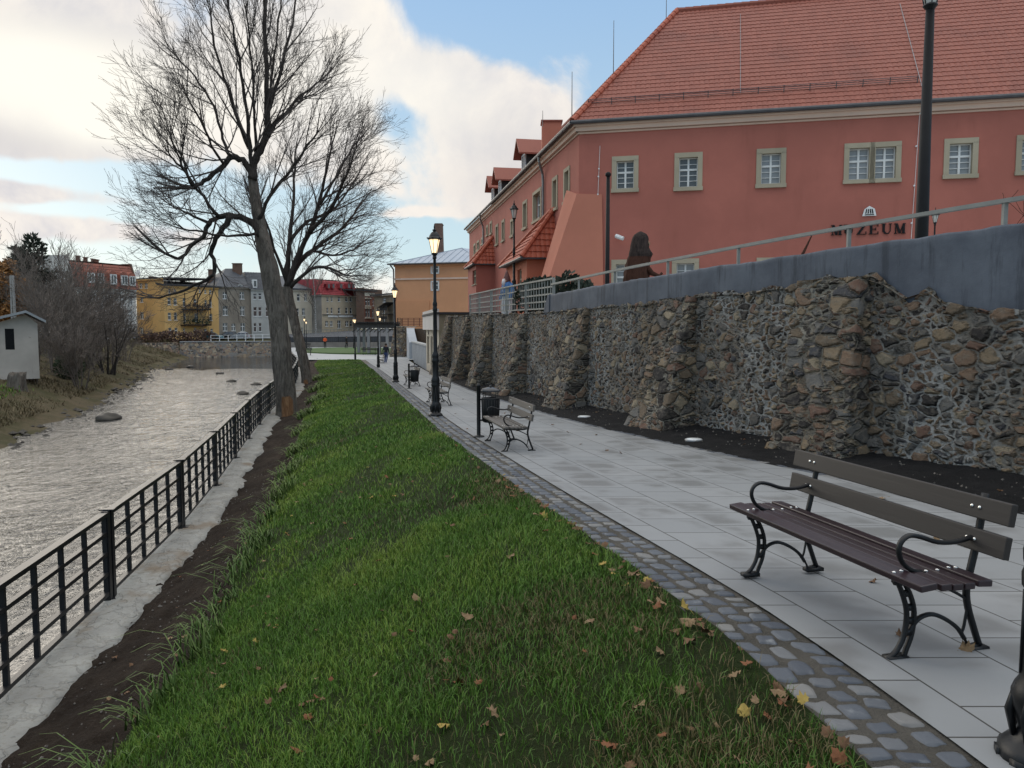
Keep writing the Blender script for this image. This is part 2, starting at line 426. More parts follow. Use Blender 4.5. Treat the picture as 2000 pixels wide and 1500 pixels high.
def water():
    t = NT('river_water'); v = t.coord('Object', (1.0,.75,1), (0,0,R(14)))
    a = t.noise(v, 1.1, 4, .6, .8); b = t.noise(v, 4.2, 4, .65, .6); big = t.noise(t.coord('Object', (1,.45,1), (0,0,R(14))), .22, 4, .6)
    c_ = t.noise(v, 11, 3, .6); h = t.math('ADD', t.math('ADD', t.math('MULTIPLY', a, .8), t.math('MULTIPLY', b, .4)), t.math('MULTIPLY', c_, .12))
    rough_zone = t.sstep(t.math('ADD', t.attr('rapid'), t.math('MULTIPLY', t.math('SUBTRACT', big, .5), 1.6)), .0, .62)
    bn = t.n.new('ShaderNodeBump'); bn.inputs['Distance'].default_value = .24
    t.set(bn.inputs['Strength'], t.math('ADD', .10, t.math('MULTIPLY', rough_zone, .72), clamp=True)); t.set(bn.inputs['Height'], h)
    t.t.links.new(bn.outputs[0], t.b.inputs['Normal'])
    foam = t.math('MULTIPLY', t.sstep(t.math('ADD', t.math('MULTIPLY', a, .5), t.math('MULTIPLY', b, .5)), .60, .72), t.math('MULTIPLY', rough_zone, .28))
    col = t.mix(foam, (.014,.017,.019), (.5,.53,.57))
    t.b.inputs['IOR'].default_value = 1.333
    return t.fin(col, t.math('ADD', .06, t.math('MULTIPLY', foam, .4)), 0, .5)
M_water = water()
def barkmat(name, a, b, patch=False):
    t = NT(name); v = t.coord('Object', (7,7,1.1)); n = t.noise(v, 1.3, 7, .75, 1.2); f = t.noise(t.coord(), 22, 5, .7); g = t.noise(t.coord(), .9, 4, .6)
    col = t.mix(t.sstep(n, .38, .62), a, b)
    col = t.mix(t.math('MULTIPLY', t.sstep(g, .5, .68), .5), col, tuple(x*1.35 for x in b))
    col = t.mix(t.math('MULTIPLY', f, .25), col, tuple(x*.4 for x in a))
    if patch:
        p = t.sstep(t.math('ADD', t.attr('bare'), t.math('MULTIPLY', t.math('SUBTRACT', n, .5), 1.3)), .40, .52)
        col = t.mix(p, col, t.mix(t.sstep(n, .4, .6), (.36,.21,.11), (.22,.11,.055)))
    t.bump(t.math('ADD', n, t.math('MULTIPLY', f, .4)), 1.0, .14)
    return t.fin(col, .92, 0, .15)
M_bark = barkmat('old_bark', (.10,.086,.073), (.25,.22,.185), True)
M_limb = barkmat('limb_bark', (.045,.038,.034), (.09,.077,.068))
M_twig = pmat('twigs', (.06,.05,.046), (.09,.076,.068), 2, .9)
M_shrubtwig = pmat('shrub_twigs', (.115,.095,.08), (.17,.142,.12), 1, .95)
M_paletwig = pmat('pale_far_twigs', (.11,.09,.075), (.15,.125,.105), 1, .95)
M_birch = pmat('birch_bark', (.5,.48,.44), (.06,.055,.05), 3, .8, 0, 1, 0, .01, .3, (1,1,3))
def leafmat(name, a, b, tr=.25):
    t = NT(name); r = t.attr('rnd'); col = t.mix(r, a, b)
    t.b.inputs['Subsurface Weight'].default_value = 0
    return t.fin(col, .6, 0, .25)
M_grass = NT('grass_blades'); M_grass.fin(M_grass.ramp(M_grass.attr('rnd'), [(0, (.15,.115,.05)), (.03, (.09,.10,.03)), (.08, (.05,.115,.014)), (.55, (.088,.18,.02)), (1, (.18,.25,.038))]), .55, 0, .3); M_grass = M_grass.m
M_tuft = leafmat('long_grass', (.042,.092,.015), (.12,.16,.04))
M_drygrass = leafmat('dry_grass', (.085,.065,.034), (.17,.135,.075))
M_needle = leafmat('dark_needles', (.018,.026,.018), (.045,.055,.038))
M_larch = leafmat('orange_larch', (.20,.09,.025), (.34,.17,.06))
M_shrubgreen = leafmat('green_shrub_leaves', (.03,.05,.022), (.06,.085,.04))
M_reddish = leafmat('reddish_brush', (.08,.045,.035), (.14,.085,.06))
# ------------------------------------------------------------------ camera, sky, sun
cam = bpy.data.cameras.new('camera'); camo = bpy.data.objects.new('camera', cam); COL.objects.link(camo)
camo.location = (0,0,EYE); camo.rotation_euler = (R(90)-PITCH, 0, 0)
cam.sensor_width = 36; cam.lens = FPX/2000*36; cam.clip_start = .05; cam.clip_end = 5000
scene.camera = camo
scene.view_settings.view_transform = 'Standard'; scene.view_settings.look = 'None'
scene.view_settings.exposure = EXPO = 0.0; scene.view_settings.gamma = 1
SUN_AZ, SUN_EL = R(-38), R(16)          # low sun behind the clouds, ahead and to the left
def make_world():
    w = bpy.data.worlds.new('World'); scene.world = w; w.use_nodes = True
    t = NT.__new__(NT); t.t = w.node_tree; t.n = t.t.nodes
    bg = t.n['Background']
    sky = t.node('ShaderNodeTexSky', sky_type='NISHITA'); sky.sun_disc = False
    sky.sun_elevation = SUN_EL; sky.sun_rotation = SUN_AZ; sky.altitude = 200; sky.air_density = 1; sky.dust_density = .6; sky.ozone_density = 2.2
    tc = t.n.new('ShaderNodeTexCoord'); d = tc.outputs['Generated']
    sx = t.n.new('ShaderNodeSeparateXYZ'); t.t.links.new(d, sx.inputs[0])
    az = t.math('ARCTAN2', sx.outputs[0], sx.outputs[1]); el = t.math('ARCSINE', sx.outputs[2])
    cx = t.n.new('ShaderNodeCombineXYZ'); t.set(cx.inputs[0], az); t.set(cx.inputs[1], el)
    p = cx.outputs[0]
    wn = t.noise(d, 3.0, 5, .6, 0, 1)
    wv = t.node('ShaderNodeVectorMath', operation='MULTIPLY_ADD'); t.set(wv.inputs[0], wn); wv.inputs[1].default_value = (.09,.05,0); t.set(wv.inputs[2], p)
    off = t.node('ShaderNodeVectorMath', operation='SUBTRACT'); t.set(off.inputs[0], wv.outputs[0]); off.inputs[1].default_value = (.045,.025,0)
    p = off.outputs[0]
    def blobs(lst):
        acc = None
        for (bx, by, bw, bh, k) in lst:
            r_ = ray(bx, by).normalized(); a0 = math.atan2(r_.x, r_.y); e0 = math.asin(r_.z)
            s_ = t.node('ShaderNodeVectorMath', operation='SUBTRACT'); t.set(s_.inputs[0], p); s_.inputs[1].default_value = (a0, e0, 0)
            m_ = t.node('ShaderNodeVectorMath', operation='MULTIPLY'); t.set(m_.inputs[0], s_.outputs[0]); m_.inputs[1].default_value = (1500/bw, 1500/bh, 0)
            q = t.node('ShaderNodeVectorMath', operation='DOT_PRODUCT'); t.set(q.inputs[0], m_.outputs[0]); t.set(q.inputs[1], m_.outputs[0])
            g = t.math('MULTIPLY', t.math('EXPONENT', t.math('MULTIPLY', q.outputs['Value'], -1.0)), k)
            acc = g if acc is None else t.math('ADD', acc, g)
        return acc
    dens = blobs([(40,40,380,70,.60), (110,165,270,80,.95), (120,265,260,36,.85), (560,120,190,140,.40), (690,50,110,90,.75), (900,185,210,75,.65), (990,285,210,130,.9), (1010,395,150,55,.5),
                  (680,270,120,100,.35), (30,372,75,18,1.0), (230,396,120,12,.35), (180,452,240,22,.85), (800,414,70,9,.9), (895,412,30,8,.5), (-300,150,400,200,.8), (-500,-500,900,500,.7), (1900,-700,700,400,.6), (730,545,160,50,.35),
                  (370,60,60,70,-.45), (1000,25,190,60,-1.2), (1250,90,85,170,-1.2), (90,335,260,28,-.7), (150,412,210,18,-.4), (820,475,160,60,-.6), (765,230,45,45,-.55), (620,400,200,60,-.3)])
    fb = t.noise(d, 6.5, 8, .6, .4)
    dens = t.math('ADD', dens, t.math('MULTIPLY', t.math('SUBTRACT', fb, .53), 2.3))
    mask = t.sstep(dens, .12, .70)
    fb2 = t.noise(d, 9, 6, .6, .4)
    glow = blobs([(110,165,270,75,1.1), (250,265,110,40,.8), (60,70,250,50,.4), (590,140,220,180,.5), (820,190,200,120,.5), (730,560,260,70,.6)])
    grey = blobs([(100,275,230,30,1.0), (120,75,230,38,.8), (1010,360,170,70,.75), (950,230,160,40,.35), (1000,290,120,40,.3), (330,150,120,60,.35), (640,350,120,50,.3)])
    ccol = t.mix(t.sstep(t.math('ADD', t.math('MULTIPLY', fb2, .5), t.math('MULTIPLY', fb, .5)), .36, .60), (.66,.655,.70), (1.0,.93,.85))
    ccol = t.mix(t.math('MULTIPLY', grey, .8, clamp=True), ccol, (.62,.60,.62))
    ccol = t.mix(t.math('MULTIPLY', glow, .9, clamp=True), ccol, (1.06,1.02,.92))
    # clear air between the clouds: the sky texture, lifted towards pale cyan near the horizon
    nm = t.node('ShaderNodeVectorMath', operation='SCALE'); t.set(nm.inputs[0], sky.outputs[0]); nm.inputs['Scale'].default_value = SKYK = .09
    hz = t.sstep(el, .08, .44)
    clear = t.mix(hz, (.64,.83,.91), (.40,.63,.93))
    clear = t.mix(.25, clear, nm.outputs[0])
    col = t.mix(mask, clear, ccol)
    haze_low = t.math('SUBTRACT', 1.0, t.sstep(el, -.02, .105))
    col = t.mix(t.math('MULTIPLY', haze_low, .55), col, (.91,.92,.89))
    lift = t.node('ShaderNodeVectorMath', operation='SCALE'); t.set(lift.inputs[0], t.mix(t.sstep(el, .42, 1.0), col, (1.0,.985,.96)))   # bright overcast overhead
    t.set(lift.inputs['Scale'], t.math('ADD', 1.0, t.math('MULTIPLY', t.sstep(el, .40, 1.05), .65))); col = lift.outputs[0]
    t.set(bg.inputs['Color'], col); bg.inputs['Strength'].default_value = 1.0
make_world()
sl = bpy.data.lights.new('sun', 'SUN'); sl.energy = 1.1; sl.angle = R(40); sl.color = (1,.90,.76)
so = bpy.data.objects.new('sun', sl); COL.objects.link(so)
sd = Vector((math.sin(SUN_AZ)*math.cos(SUN_EL), math.cos(SUN_AZ)*math.cos(SUN_EL), math.sin(SUN_EL)))
so.rotation_euler = sd.to_track_quat('Z', 'Y').to_euler(); so.location = (-30,30,40)
# ------------------------------------------------------------------ plan curves  (Y, X[, z])
def px2pts(lst): return sorted([(g.y, g.x) for g in (gnd(x, y) for x, y in lst)])
A_pts = [(1.0,1.45),(2.0,1.42)]+px2pts([(1684,1483),(1350,1186),(1165,1060),(1006,950),(939,900),(855,838),(780,770)])+[(48,-8.6),(72,-14.2),(76,-15.2)]
LAWN_R = smooth_tab(A_pts)
PAV_L = lambda Y: LAWN_R(Y)+.46
C_pts = [(1.0,9.2),(4.5,6.5)]+px2pts([(2000,1008),(1558,919),(1321,869),(1191,841),(1080,813.5),(930,768),(877,746),(817,717)])
PAV_R = smooth_tab(C_pts)
W_pts = [(2.0,9.6),(6,7.15),(8.63,5.78),(9.48,5.3),(11.5,4.35),(14.1,3.3),(16,2.65),(18.5,1.85),(24,.40),(30,-.95),(35,-2.0),(43,-3.75)]
WALL = smooth_tab(W_pts)
F_pts = [(1.5,-3.9,-1.9),(4.5,-4.35,-1.83),(7.0,-4.72,-1.77),(9.2,-4.97,-1.70),(12.4,-5.42,-1.62),(15.4,-6.05,-1.56),(18.4,-6.75,-1.52),(21.4,-7.45,-1.49),(24.5,-8.15,-1.47),(27.5,-8.8,-1.46),
         (31,-9.5,-1.45),(38,-10.9,-1.45),(50,-14.0,-1.45),(60,-17.2,-1.44),(80,-23.5,-1.42),(100,-30,-1.41),(121,-37,-1.41)]
FX = smooth_tab(F_pts); FZ = smooth_tab(F_pts, 2)
E_pts = [(1.0,-2.6,-1.56),(4,-2.8,-1.5),(5.5,-2.87,-1.47),(7,-2.98,-1.45),(9.2,-3.4,-1.4),(12.4,-3.92,-1.32),(16,-4.64,-1.24),(24,-6.55,-1.24),(33,-8.4,-1.27),(50,-12.6,-1.33),(62,-16,-1.36),(72,-18.2,-1.42),(76,-19.2,-1.43)]
EX = smooth_tab(E_pts); EZ = smooth_tab(E_pts, 2)
S_pts = [(-20,-14),(5,-16),(15,-17.4),(24,-19),(31,-20.6),(39,-22.7),(51,-27.1),(67,-32.6),(85,-39.9),(107,-46.7),(118,-50),(126,-52)]
SHORE = smooth_tab(S_pts)
WZ = -3.0
def lawn_z(x, y):
    a, e, ez = LAWN_R(y), EX(y), EZ(y)
    t = min(max((a-x)/(a-e), 0), 1)
    return zp(y)+(ez-zp(y))*t**1.35
def soil_z(x, y):
    e, ez = EX(y), EZ(y); f = FX(y)+.52; fz = FZ(y)
    t = min(max((e-x)/(e-f), 0), 1)
    return ez-.05*min(1, t*6)+(fz-ez)*t
def strip(name, ys, left, right, zfun, mat, nc, uvs=False, wob=None):
    co = []; uv = []; s = 0; prev = None
    for y in ys:
        l, r = left(y), right(y)
        c = Vector((r, y))
        if prev is not None: s += (Vector((l, y))-prev).length
        prev = Vector((l, y))
        for j in range(nc):
            x = l+(r-l)*j/(nc-1)
            co.append((x, y, zfun(x, y))); uv.append((s, x-l+.30))
    co = np.array(co)
    if wob: co[:, 2] += wob(co[:, 0], co[:, 1])
    return npmesh(name, co, gridfaces(len(ys), nc), mat, None, True, None, uv if uvs else None)
def ysteps(a, b, s0, k):
    r = [a]
    while r[-1] < b: r.append(r[-1]+max(s0, k*r[-1]))
    r[-1] = b
    return r
# one broad sheet under everything, to the horizon
def far_ground():
    xs = np.concatenate([np.linspace(-900,-80,24), np.linspace(-75,60,28), np.linspace(70,900,24)])
    ys = np.concatenate([np.linspace(-60,110,18), np.linspace(118,128,4), np.linspace(132,1800,40)])
    X, Y = np.meshgrid(xs, ys)
    up = np.clip((Y-124.5)/3, 0, 1)
    zr = -.75+.02*np.clip(Y-126, 0, 90)+.035*np.clip(X+40, 0, 30)*np.clip((Y-126)/30, 0, 1)
    left = np.clip((-68-X)/20, 0, 1)*np.clip((Y-20)/40, 0, 1)
    Z = -3.9*(1-np.maximum(up, left))+np.maximum(up*zr, left*(-1.0)*(up < .5)+up*zr)
    Z = np.where(up > .5, zr, np.where(left > 0, -3.9+2.9*left, -3.9))
    o = npmesh('ground', np.stack([X.ravel(), Y.ravel(), Z.ravel()], -1), gridfaces(len(ys), len(xs)), M_far)
    structure(o)
far_ground()
# river
def river():
    ys = ysteps(-6, 125, .6, .012); nc = 46
    co = []; rap = []
    for y in ys:
        l, r = SHORE(max(y, -15))-1.6, FX(max(y, 1.0))-.05
        for j in range(nc):
            t = j/(nc-1); co.append((l+(r-l)*t, y, WZ))
            k = math.exp(-((y-52)/30)**2)*.9+(.55 if y < 40 else 0)*math.exp(-((t-.35)/.5)**2)+.1
            if y > 88: k *= .35
            rap.append(k)
    co = np.array(co)
    x, y = co[:, 0], co[:, 1]
    co[:, 2] += (fbm(x*.8+y*.3, y*.55, 3, 3)-.5)*.16*np.array(rap)
    structure(npmesh('river', co, gridfaces(len(ys), nc), M_water, None, True, {'rapid': rap}))
river()
# left bank
def bank():
    ys = ysteps(-6, 125, .9, .012); ds = np.concatenate([np.linspace(-2, 8, 22), np.linspace(9, 30, 12), np.linspace(36, 110, 6)])
    co = []
    for y in ys:
        sx = SHORE(max(y, -15))
        for d in ds:
            h = -3.35+ (2.55*min(1, max(0, (d+1.5)/8.5))**1.1 if d < 7 else 2.55+.02*min(d-7, 10))
            co.append((sx-d, y, h))
    co = np.array(co); x, y = co[:, 0], co[:, 1]
    co[:, 2] += (fbm(x*.5, y*.5, 5, 4)-.47)*.55+(fbm(x*2, y*2, 8, 3)-.45)*.25
    co[:, 0] += (fbm(y*.6, x*0+3, 9, 4)-.5)*1.6
    return structure(npmesh('river_bank', co, gridfaces(len(ys), len(ds)), M_bank))
bank_o = bank()
# lawn, bare soil, quay wall
ys = ysteps(1.0, 73.5, .18, .02)
structure(strip('lawn', ys, lambda y: EX(y)-.04, lambda y: LAWN_R(y)+.02, lawn_z, M_lawnbase, 26, False,
          lambda x, y: (fbm(x*1.3, y*1.3, 21, 3)-.45)*.07))
structure(strip('bare_soil', ysteps(1.0, 76, .09, .012), lambda y: FX(y)+.44, lambda y: EX(y)+.06, soil_z, M_soil, 40, False,
          lambda x, y: (fbm(x*3, y*3, 31, 5)-.47)*.16+(fbm(x*9, y*9, 33, 3)-.4)*.075))
def quay():
    t = thing('quay_wall', 'pale stone river quay wall under the black riverside railing', 'wall', (FX(20), 20, FZ(20)))
    ys = ysteps(1.0, 121, .25, .015); prof = [(-.14,-2.6),(-.11,-.02),(-.06,0.0),(.2,.012),(.44,.0),(.54,-.03),(.56,-.4)]
    co = []
    for y in ys:
        for (dx, dz) in prof: co.append((FX(y)+dx, y, FZ(y)+dz))
    co = np.array(co)
    e = np.tile(np.array([0,0,0,0,.6,1,1]), len(ys))
    co[:, 0] += e*(fbm(co[:, 1]*2.6, co[:, 0]*0, 41, 5)-.45)*.34; co[:, 2] += (fbm(co[:, 0]*3, co[:, 1]*3, 43, 3)-.45)*.05*np.tile(np.array([0,0,1,.5,1,0,0]), len(ys))
    npmesh('coping', co, gridfaces(len(ys), len(prof)), M_kerb, t)
quay()
# setts between lawn and paving
ZS = lambda x, y: zp(y)-.012
structure(strip('sett_bedding', ysteps(1.0, 77, .3, .02), lambda y: LAWN_R(y)-.03, lambda y: PAV_L(y)+.01, lambda x, y: zp(y)-.0115, M_sand, 6, False, lambda x, y: (fbm(x*9, y*9, 51, 3)-.5)*.016))
def setts(name, left, width, y0, y1, rows, ln, mat, big=1.0):
    V = []; F = []; RN = []
    n = 9
    g = np.linspace(-1, 1, n); gx, gy = np.meshgrid(g, g)
    dome = (1-np.abs(gx)**8)*(1-np.abs(gy)**8)
    fc = gridfaces(n, n)
    rng = random.Random(5)
    for row in range(rows):
        y = y0+rng.random()*.1
        while y < y1:
            L = ln*rng.uniform(.65, 1.45); wd = width/rows*rng.uniform(.78, .98)
            yc = y+L/2; xc = left(yc)+width*(row+.5)/rows+rng.uniform(-.015, .015)
            tan = (left(yc+.2)-left(yc-.2))/.4
            a = rng.uniform(-.12, .12); sk = 1+rng.uniform(-.1, .1)
            rr = 1-.16*(gx**2*gy**2)+(fbm(gx*1.3+row*7.7+y*3.1, gy*1.3+y*5.3, 63, 2)-.4)*.6
            lx = gx*rr*wd/2*sk+rng.uniform(-.08, .08)*gy*wd; ly = gy*rr*(L-.018)/2+rng.uniform(-.08, .08)*gx*L*.5
            ca, sa = math.cos(a), math.sin(a)
            px_ = lx*ca-ly*sa; py_ = lx*sa+ly*ca
            h = rng.uniform(.002, .012)
            X = xc+px_+py_*tan; Yy = yc+py_
            Z = zp(yc)-.034+dome**.5*(.024+h)+rng.uniform(-.06,.06)*lx+rng.uniform(-.05,.05)*ly+(fbm(X*30, Yy*30, 61, 2)-.4)*.008*dome
            F.append(fc+len(V)*n*n); V.append(np.stack([X.ravel(), Yy.ravel(), Z.ravel()], -1)); RN.append(np.full(n*n, rng.random()))
            y += L
    return npmesh(name, np.concatenate(V), np.concatenate(F), mat, None, True, {'rnd': np.concatenate(RN)})
structure(setts('sett_edging', lambda y: LAWN_R(y)+.01, .44, 1.2, 62, 3, .14, M_cobble))
structure(setts('bed_edging', lambda y: PAV_R(y)+.0, .16, 3.0, 45, 1, .13, M_cobble))
structure(strip('paved_path', ysteps(.6, 74, .3, .02), PAV_L, PAV_R, lambda x, y: zp(y), M_paving, 14, True))
structure(strip('gravel_bed', ysteps(2.0, 45, .12, .012), lambda y: PAV_R(y)-.0, lambda y: WALL(y)+.4, lambda x, y: zp(y)-.012+.16*min(1, max(0, (x-PAV_R(y)-.12)/(WALL(y)+.01-PAV_R(y))))**1.0, M_gravel, 22, False,
          lambda x, y: (fbm(x*6, y*6, 71, 4)-.5)*.07))
def plaza():
    ys = ysteps(72.5, 124, 1.5, .01); nc = 14
    co = [(l+(r-l)*j/(nc-1), y, zp(y)-.006) for y in ys for l, r in [(FX(y)+.5, 14.0)] for j in range(nc)]
    structure(npmesh('plaza', np.array(co), gridfaces(len(ys), nc), M_farpave))
    mb = MB(); n = 48; vs = [(-20.5+8.5*math.cos(2*math.pi*k/n)-.25*14*math.sin(2*math.pi*k/n), 103+14*math.sin(2*math.pi*k/n), zp(103)+.12) for k in range(n)]
    mb.add(vs, [tuple(range(n))]); 
    mb.add([(v[0], v[1], v[2]) for v in vs]+[(v[0], v[1], v[2]-.14) for v in vs], [(i, i+n, (i+1) % n+n, (i+1) % n) for i in range(n)])
    structure(mb.build('oval_lawn', pmat('far_lawn', (.04,.085,.016), (.055,.105,.02), 1, .9)))
plaza()
# ------------------------------------------------------------------ grass blades (uncountable)
def blades(name, pts, h, w, mat, lean=.35, rngseed=1, rnd=None, droop=.3):
    g = np.random.default_rng(rngseed); n = len(pts)
    ang = g.random(n)*2*np.pi; H = h*(.55+.75*g.random(n)); W = w*(.7+.6*g.random(n))
    dx, dy = np.cos(ang), np.sin(ang); la = g.random(n)*2*np.pi; ln = lean*H*(.3+g.random(n)); lx, ly = np.cos(la)*ln, np.sin(la)*ln
    P = np.asarray(pts); V = np.zeros((n, 5, 3), np.float32)
    V[:, 0] = P-np.stack([dx*W/2, dy*W/2, 0*W+.01], -1); V[:, 1] = P+np.stack([dx*W/2, dy*W/2, 0*W-.01], -1)
    mid = P+np.stack([lx*.4, ly*.4, H*.6], -1)
    V[:, 2] = mid+np.stack([dx*W*.4, dy*W*.4, 0*W], -1); V[:, 3] = mid-np.stack([dx*W*.4, dy*W*.4, 0*W], -1)
    V[:, 4] = P+np.stack([lx, ly, H*(1-droop*g.random(n))], -1)
    b = np.arange(n)[:, None]*5
    F = np.concatenate([np.concatenate([b, b+1, b+2], 1), np.concatenate([b, b+2, b+3], 1), np.concatenate([b+3, b+2, b+4], 1)])
    r = g.random(n) if rnd is None else np.clip(rnd+(g.random(n)-.5)*.7, 0, 1)
    return npmesh(name, V.reshape(-1, 3), F, mat, None, True, {'rnd': np.repeat(r, 5)})
def lawn_grass():
    P = []; Hs = []
    g = np.random.default_rng(3)
    sets = []
    for (y0, y1, dens, h, w) in [(1.6,4.2,6400,.066,.0042), (4.2,8,4600,.064,.005), (8,14,2100,.062,.0078), (14,26,750,.07,.013), (26,73,180,.07,.028)]:
        pts = []; yy = y0
        area = sum((LAWN_R(y)-EX(y)) for y in np.linspace(y0, y1, 20))/20*(y1-y0)
        n = int(area*dens)
        Y = y0+(y1-y0)*g.random(n); T = g.random(n)
        tab = np.linspace(y0, y1, 60); a = np.interp(Y, tab, [LAWN_R(q) for q in tab]); e = np.interp(Y, tab, [EX(q) for q in tab]); ez = np.interp(Y, tab, [EZ(q) for q in tab]); z0 = np.interp(Y, tab, [zp(q) for q in tab])
        X = a-T*(a-e); Z = z0+(ez-z0)*T**1.35+(fbm(X*1.3, Y*1.3, 21, 3)-.45)*.07
        # bare, thin patches
        thin = fbm(X*.9, Y*.9, 77, 4)
        edge = np.minimum((a-X)/.25, 1)
        keep = g.random(n) < np.clip((thin-.30)*7, .22, 1)*np.clip(edge+.35, 0, 1)
        r = np.clip((fbm(X*.8, Y*.8, 78, 4)-.2)*1.5+.35*T*(Y > 5), 0, 1)
        P.append(np.stack([X, Y, Z-.004], -1)[keep]); Hs.append((h, w, r[keep]))
    obs = []
    for i, (p, (h, w, r)) in enumerate(zip(P, Hs)):
        o = blades('lawn_grass', p, h, w, M_grass, .75, 20+i, r); obs.append(o)
    # one object: merge the bands
    o = join_np('lawn_grass', obs, M_grass); tag(o, kind='stuff', label='short green lawn grass between bare soil and sett edging')
def join_np(name, obs, mat):
    co = []; fa = []; rn = []; n = 0
    for o in obs:
        me = o.data; k = len(me.vertices); c = np.zeros(k*3, np.float32); me.vertices.foreach_get('co', c); co.append(c.reshape(-1, 3))
        f = np.zeros(len(me.loops), np.int32); me.loops.foreach_get('vertex_index', f); fa.append(f.reshape(-1, 3)+n); n += k
        r = np.zeros(k, np.float32); me.attributes['rnd'].data.foreach_get('value', r); rn.append(r)
        bpy.data.objects.remove(o); bpy.data.meshes.remove(me)
    return npmesh(name, np.concatenate(co), np.concatenate(fa), mat, None, True, {'rnd': np.concatenate(rn)})
lawn_grass()
def edge_tufts():
    rng = random.Random(8)
    spots = [(4.3,.24),(4.75,.34),(6.0,.26),(6.9,.32),(8.0,.18),(9.0,.28),(10.0,.3),(11.4,.26),(13.0,.26),(15.0,.24),(17.5,.22),(21,.22),(25,.24),(30,.26),(36,.3),(44,.3)]
    for y, h in spots:
        x = EX(y)+rng.uniform(.0, .15); n = 80 if y < 12 else 120
        g = np.random.default_rng(int(y*100)); a = g.random(n)*2*np.pi; L = h*(.5+.8*g.random(n)); lean = .2+g.random(n)*1.0
        down = np.array([-.5,-.1])                 # tufts hang over the soil
        V = np.zeros((n, 9, 3)); base = np.stack([x+(g.random(n)-.5)*.22*(1+y*.05), y+(g.random(n)-.5)*.5*(1+y*.05), np.zeros(n)], -1)
        base[:, 2] = [soil_z(min(b[0], EX(b[1])), b[1]) if b[0] < EX(b[1]) else lawn_z(b[0], b[1]) for b in base]
        dx, dy = np.cos(a)+down[0], np.sin(a)+down[1]; w = .003+.0006*y
        for k, (t, hh) in enumerate([(0,0),(.33,.42),(.7,.62),(1.0,.50)]):
            c = base+np.stack([dx*lean*L*t, dy*lean*L*t, L*hh*(1.5-lean*.5)], -1); ww = w*(1-t*.6)
            if k < 3 or True:
                V[:, 2*k] = c-np.stack([-np.sin(a)*ww, np.cos(a)*ww, 0*a], -1); V[:, 2*k+1] = c+np.stack([-np.sin(a)*ww, np.cos(a)*ww, 0*a], -1)
        V[:, 8] = V[:, 6]
        b = np.arange(n)[:, None]*9
        F = np.concatenate([np.concatenate([b+2*k, b+2*k+1, b+2*k+3, b+2*k+2], 1) for k in range(3)])
        o = npmesh('grass_tuft', V.reshape(-1, 3), F, M_tuft, None, True, {'rnd': np.repeat(np.clip(g.random(n)*.6+(.25 if y > 12 else 0), 0, 1), 9)})
        tag(o, 'long drooping grass tuft overhanging the bare soil at the lawn edge', 'grass tuft', 'grass tufts along the soil edge')
edge_tufts()
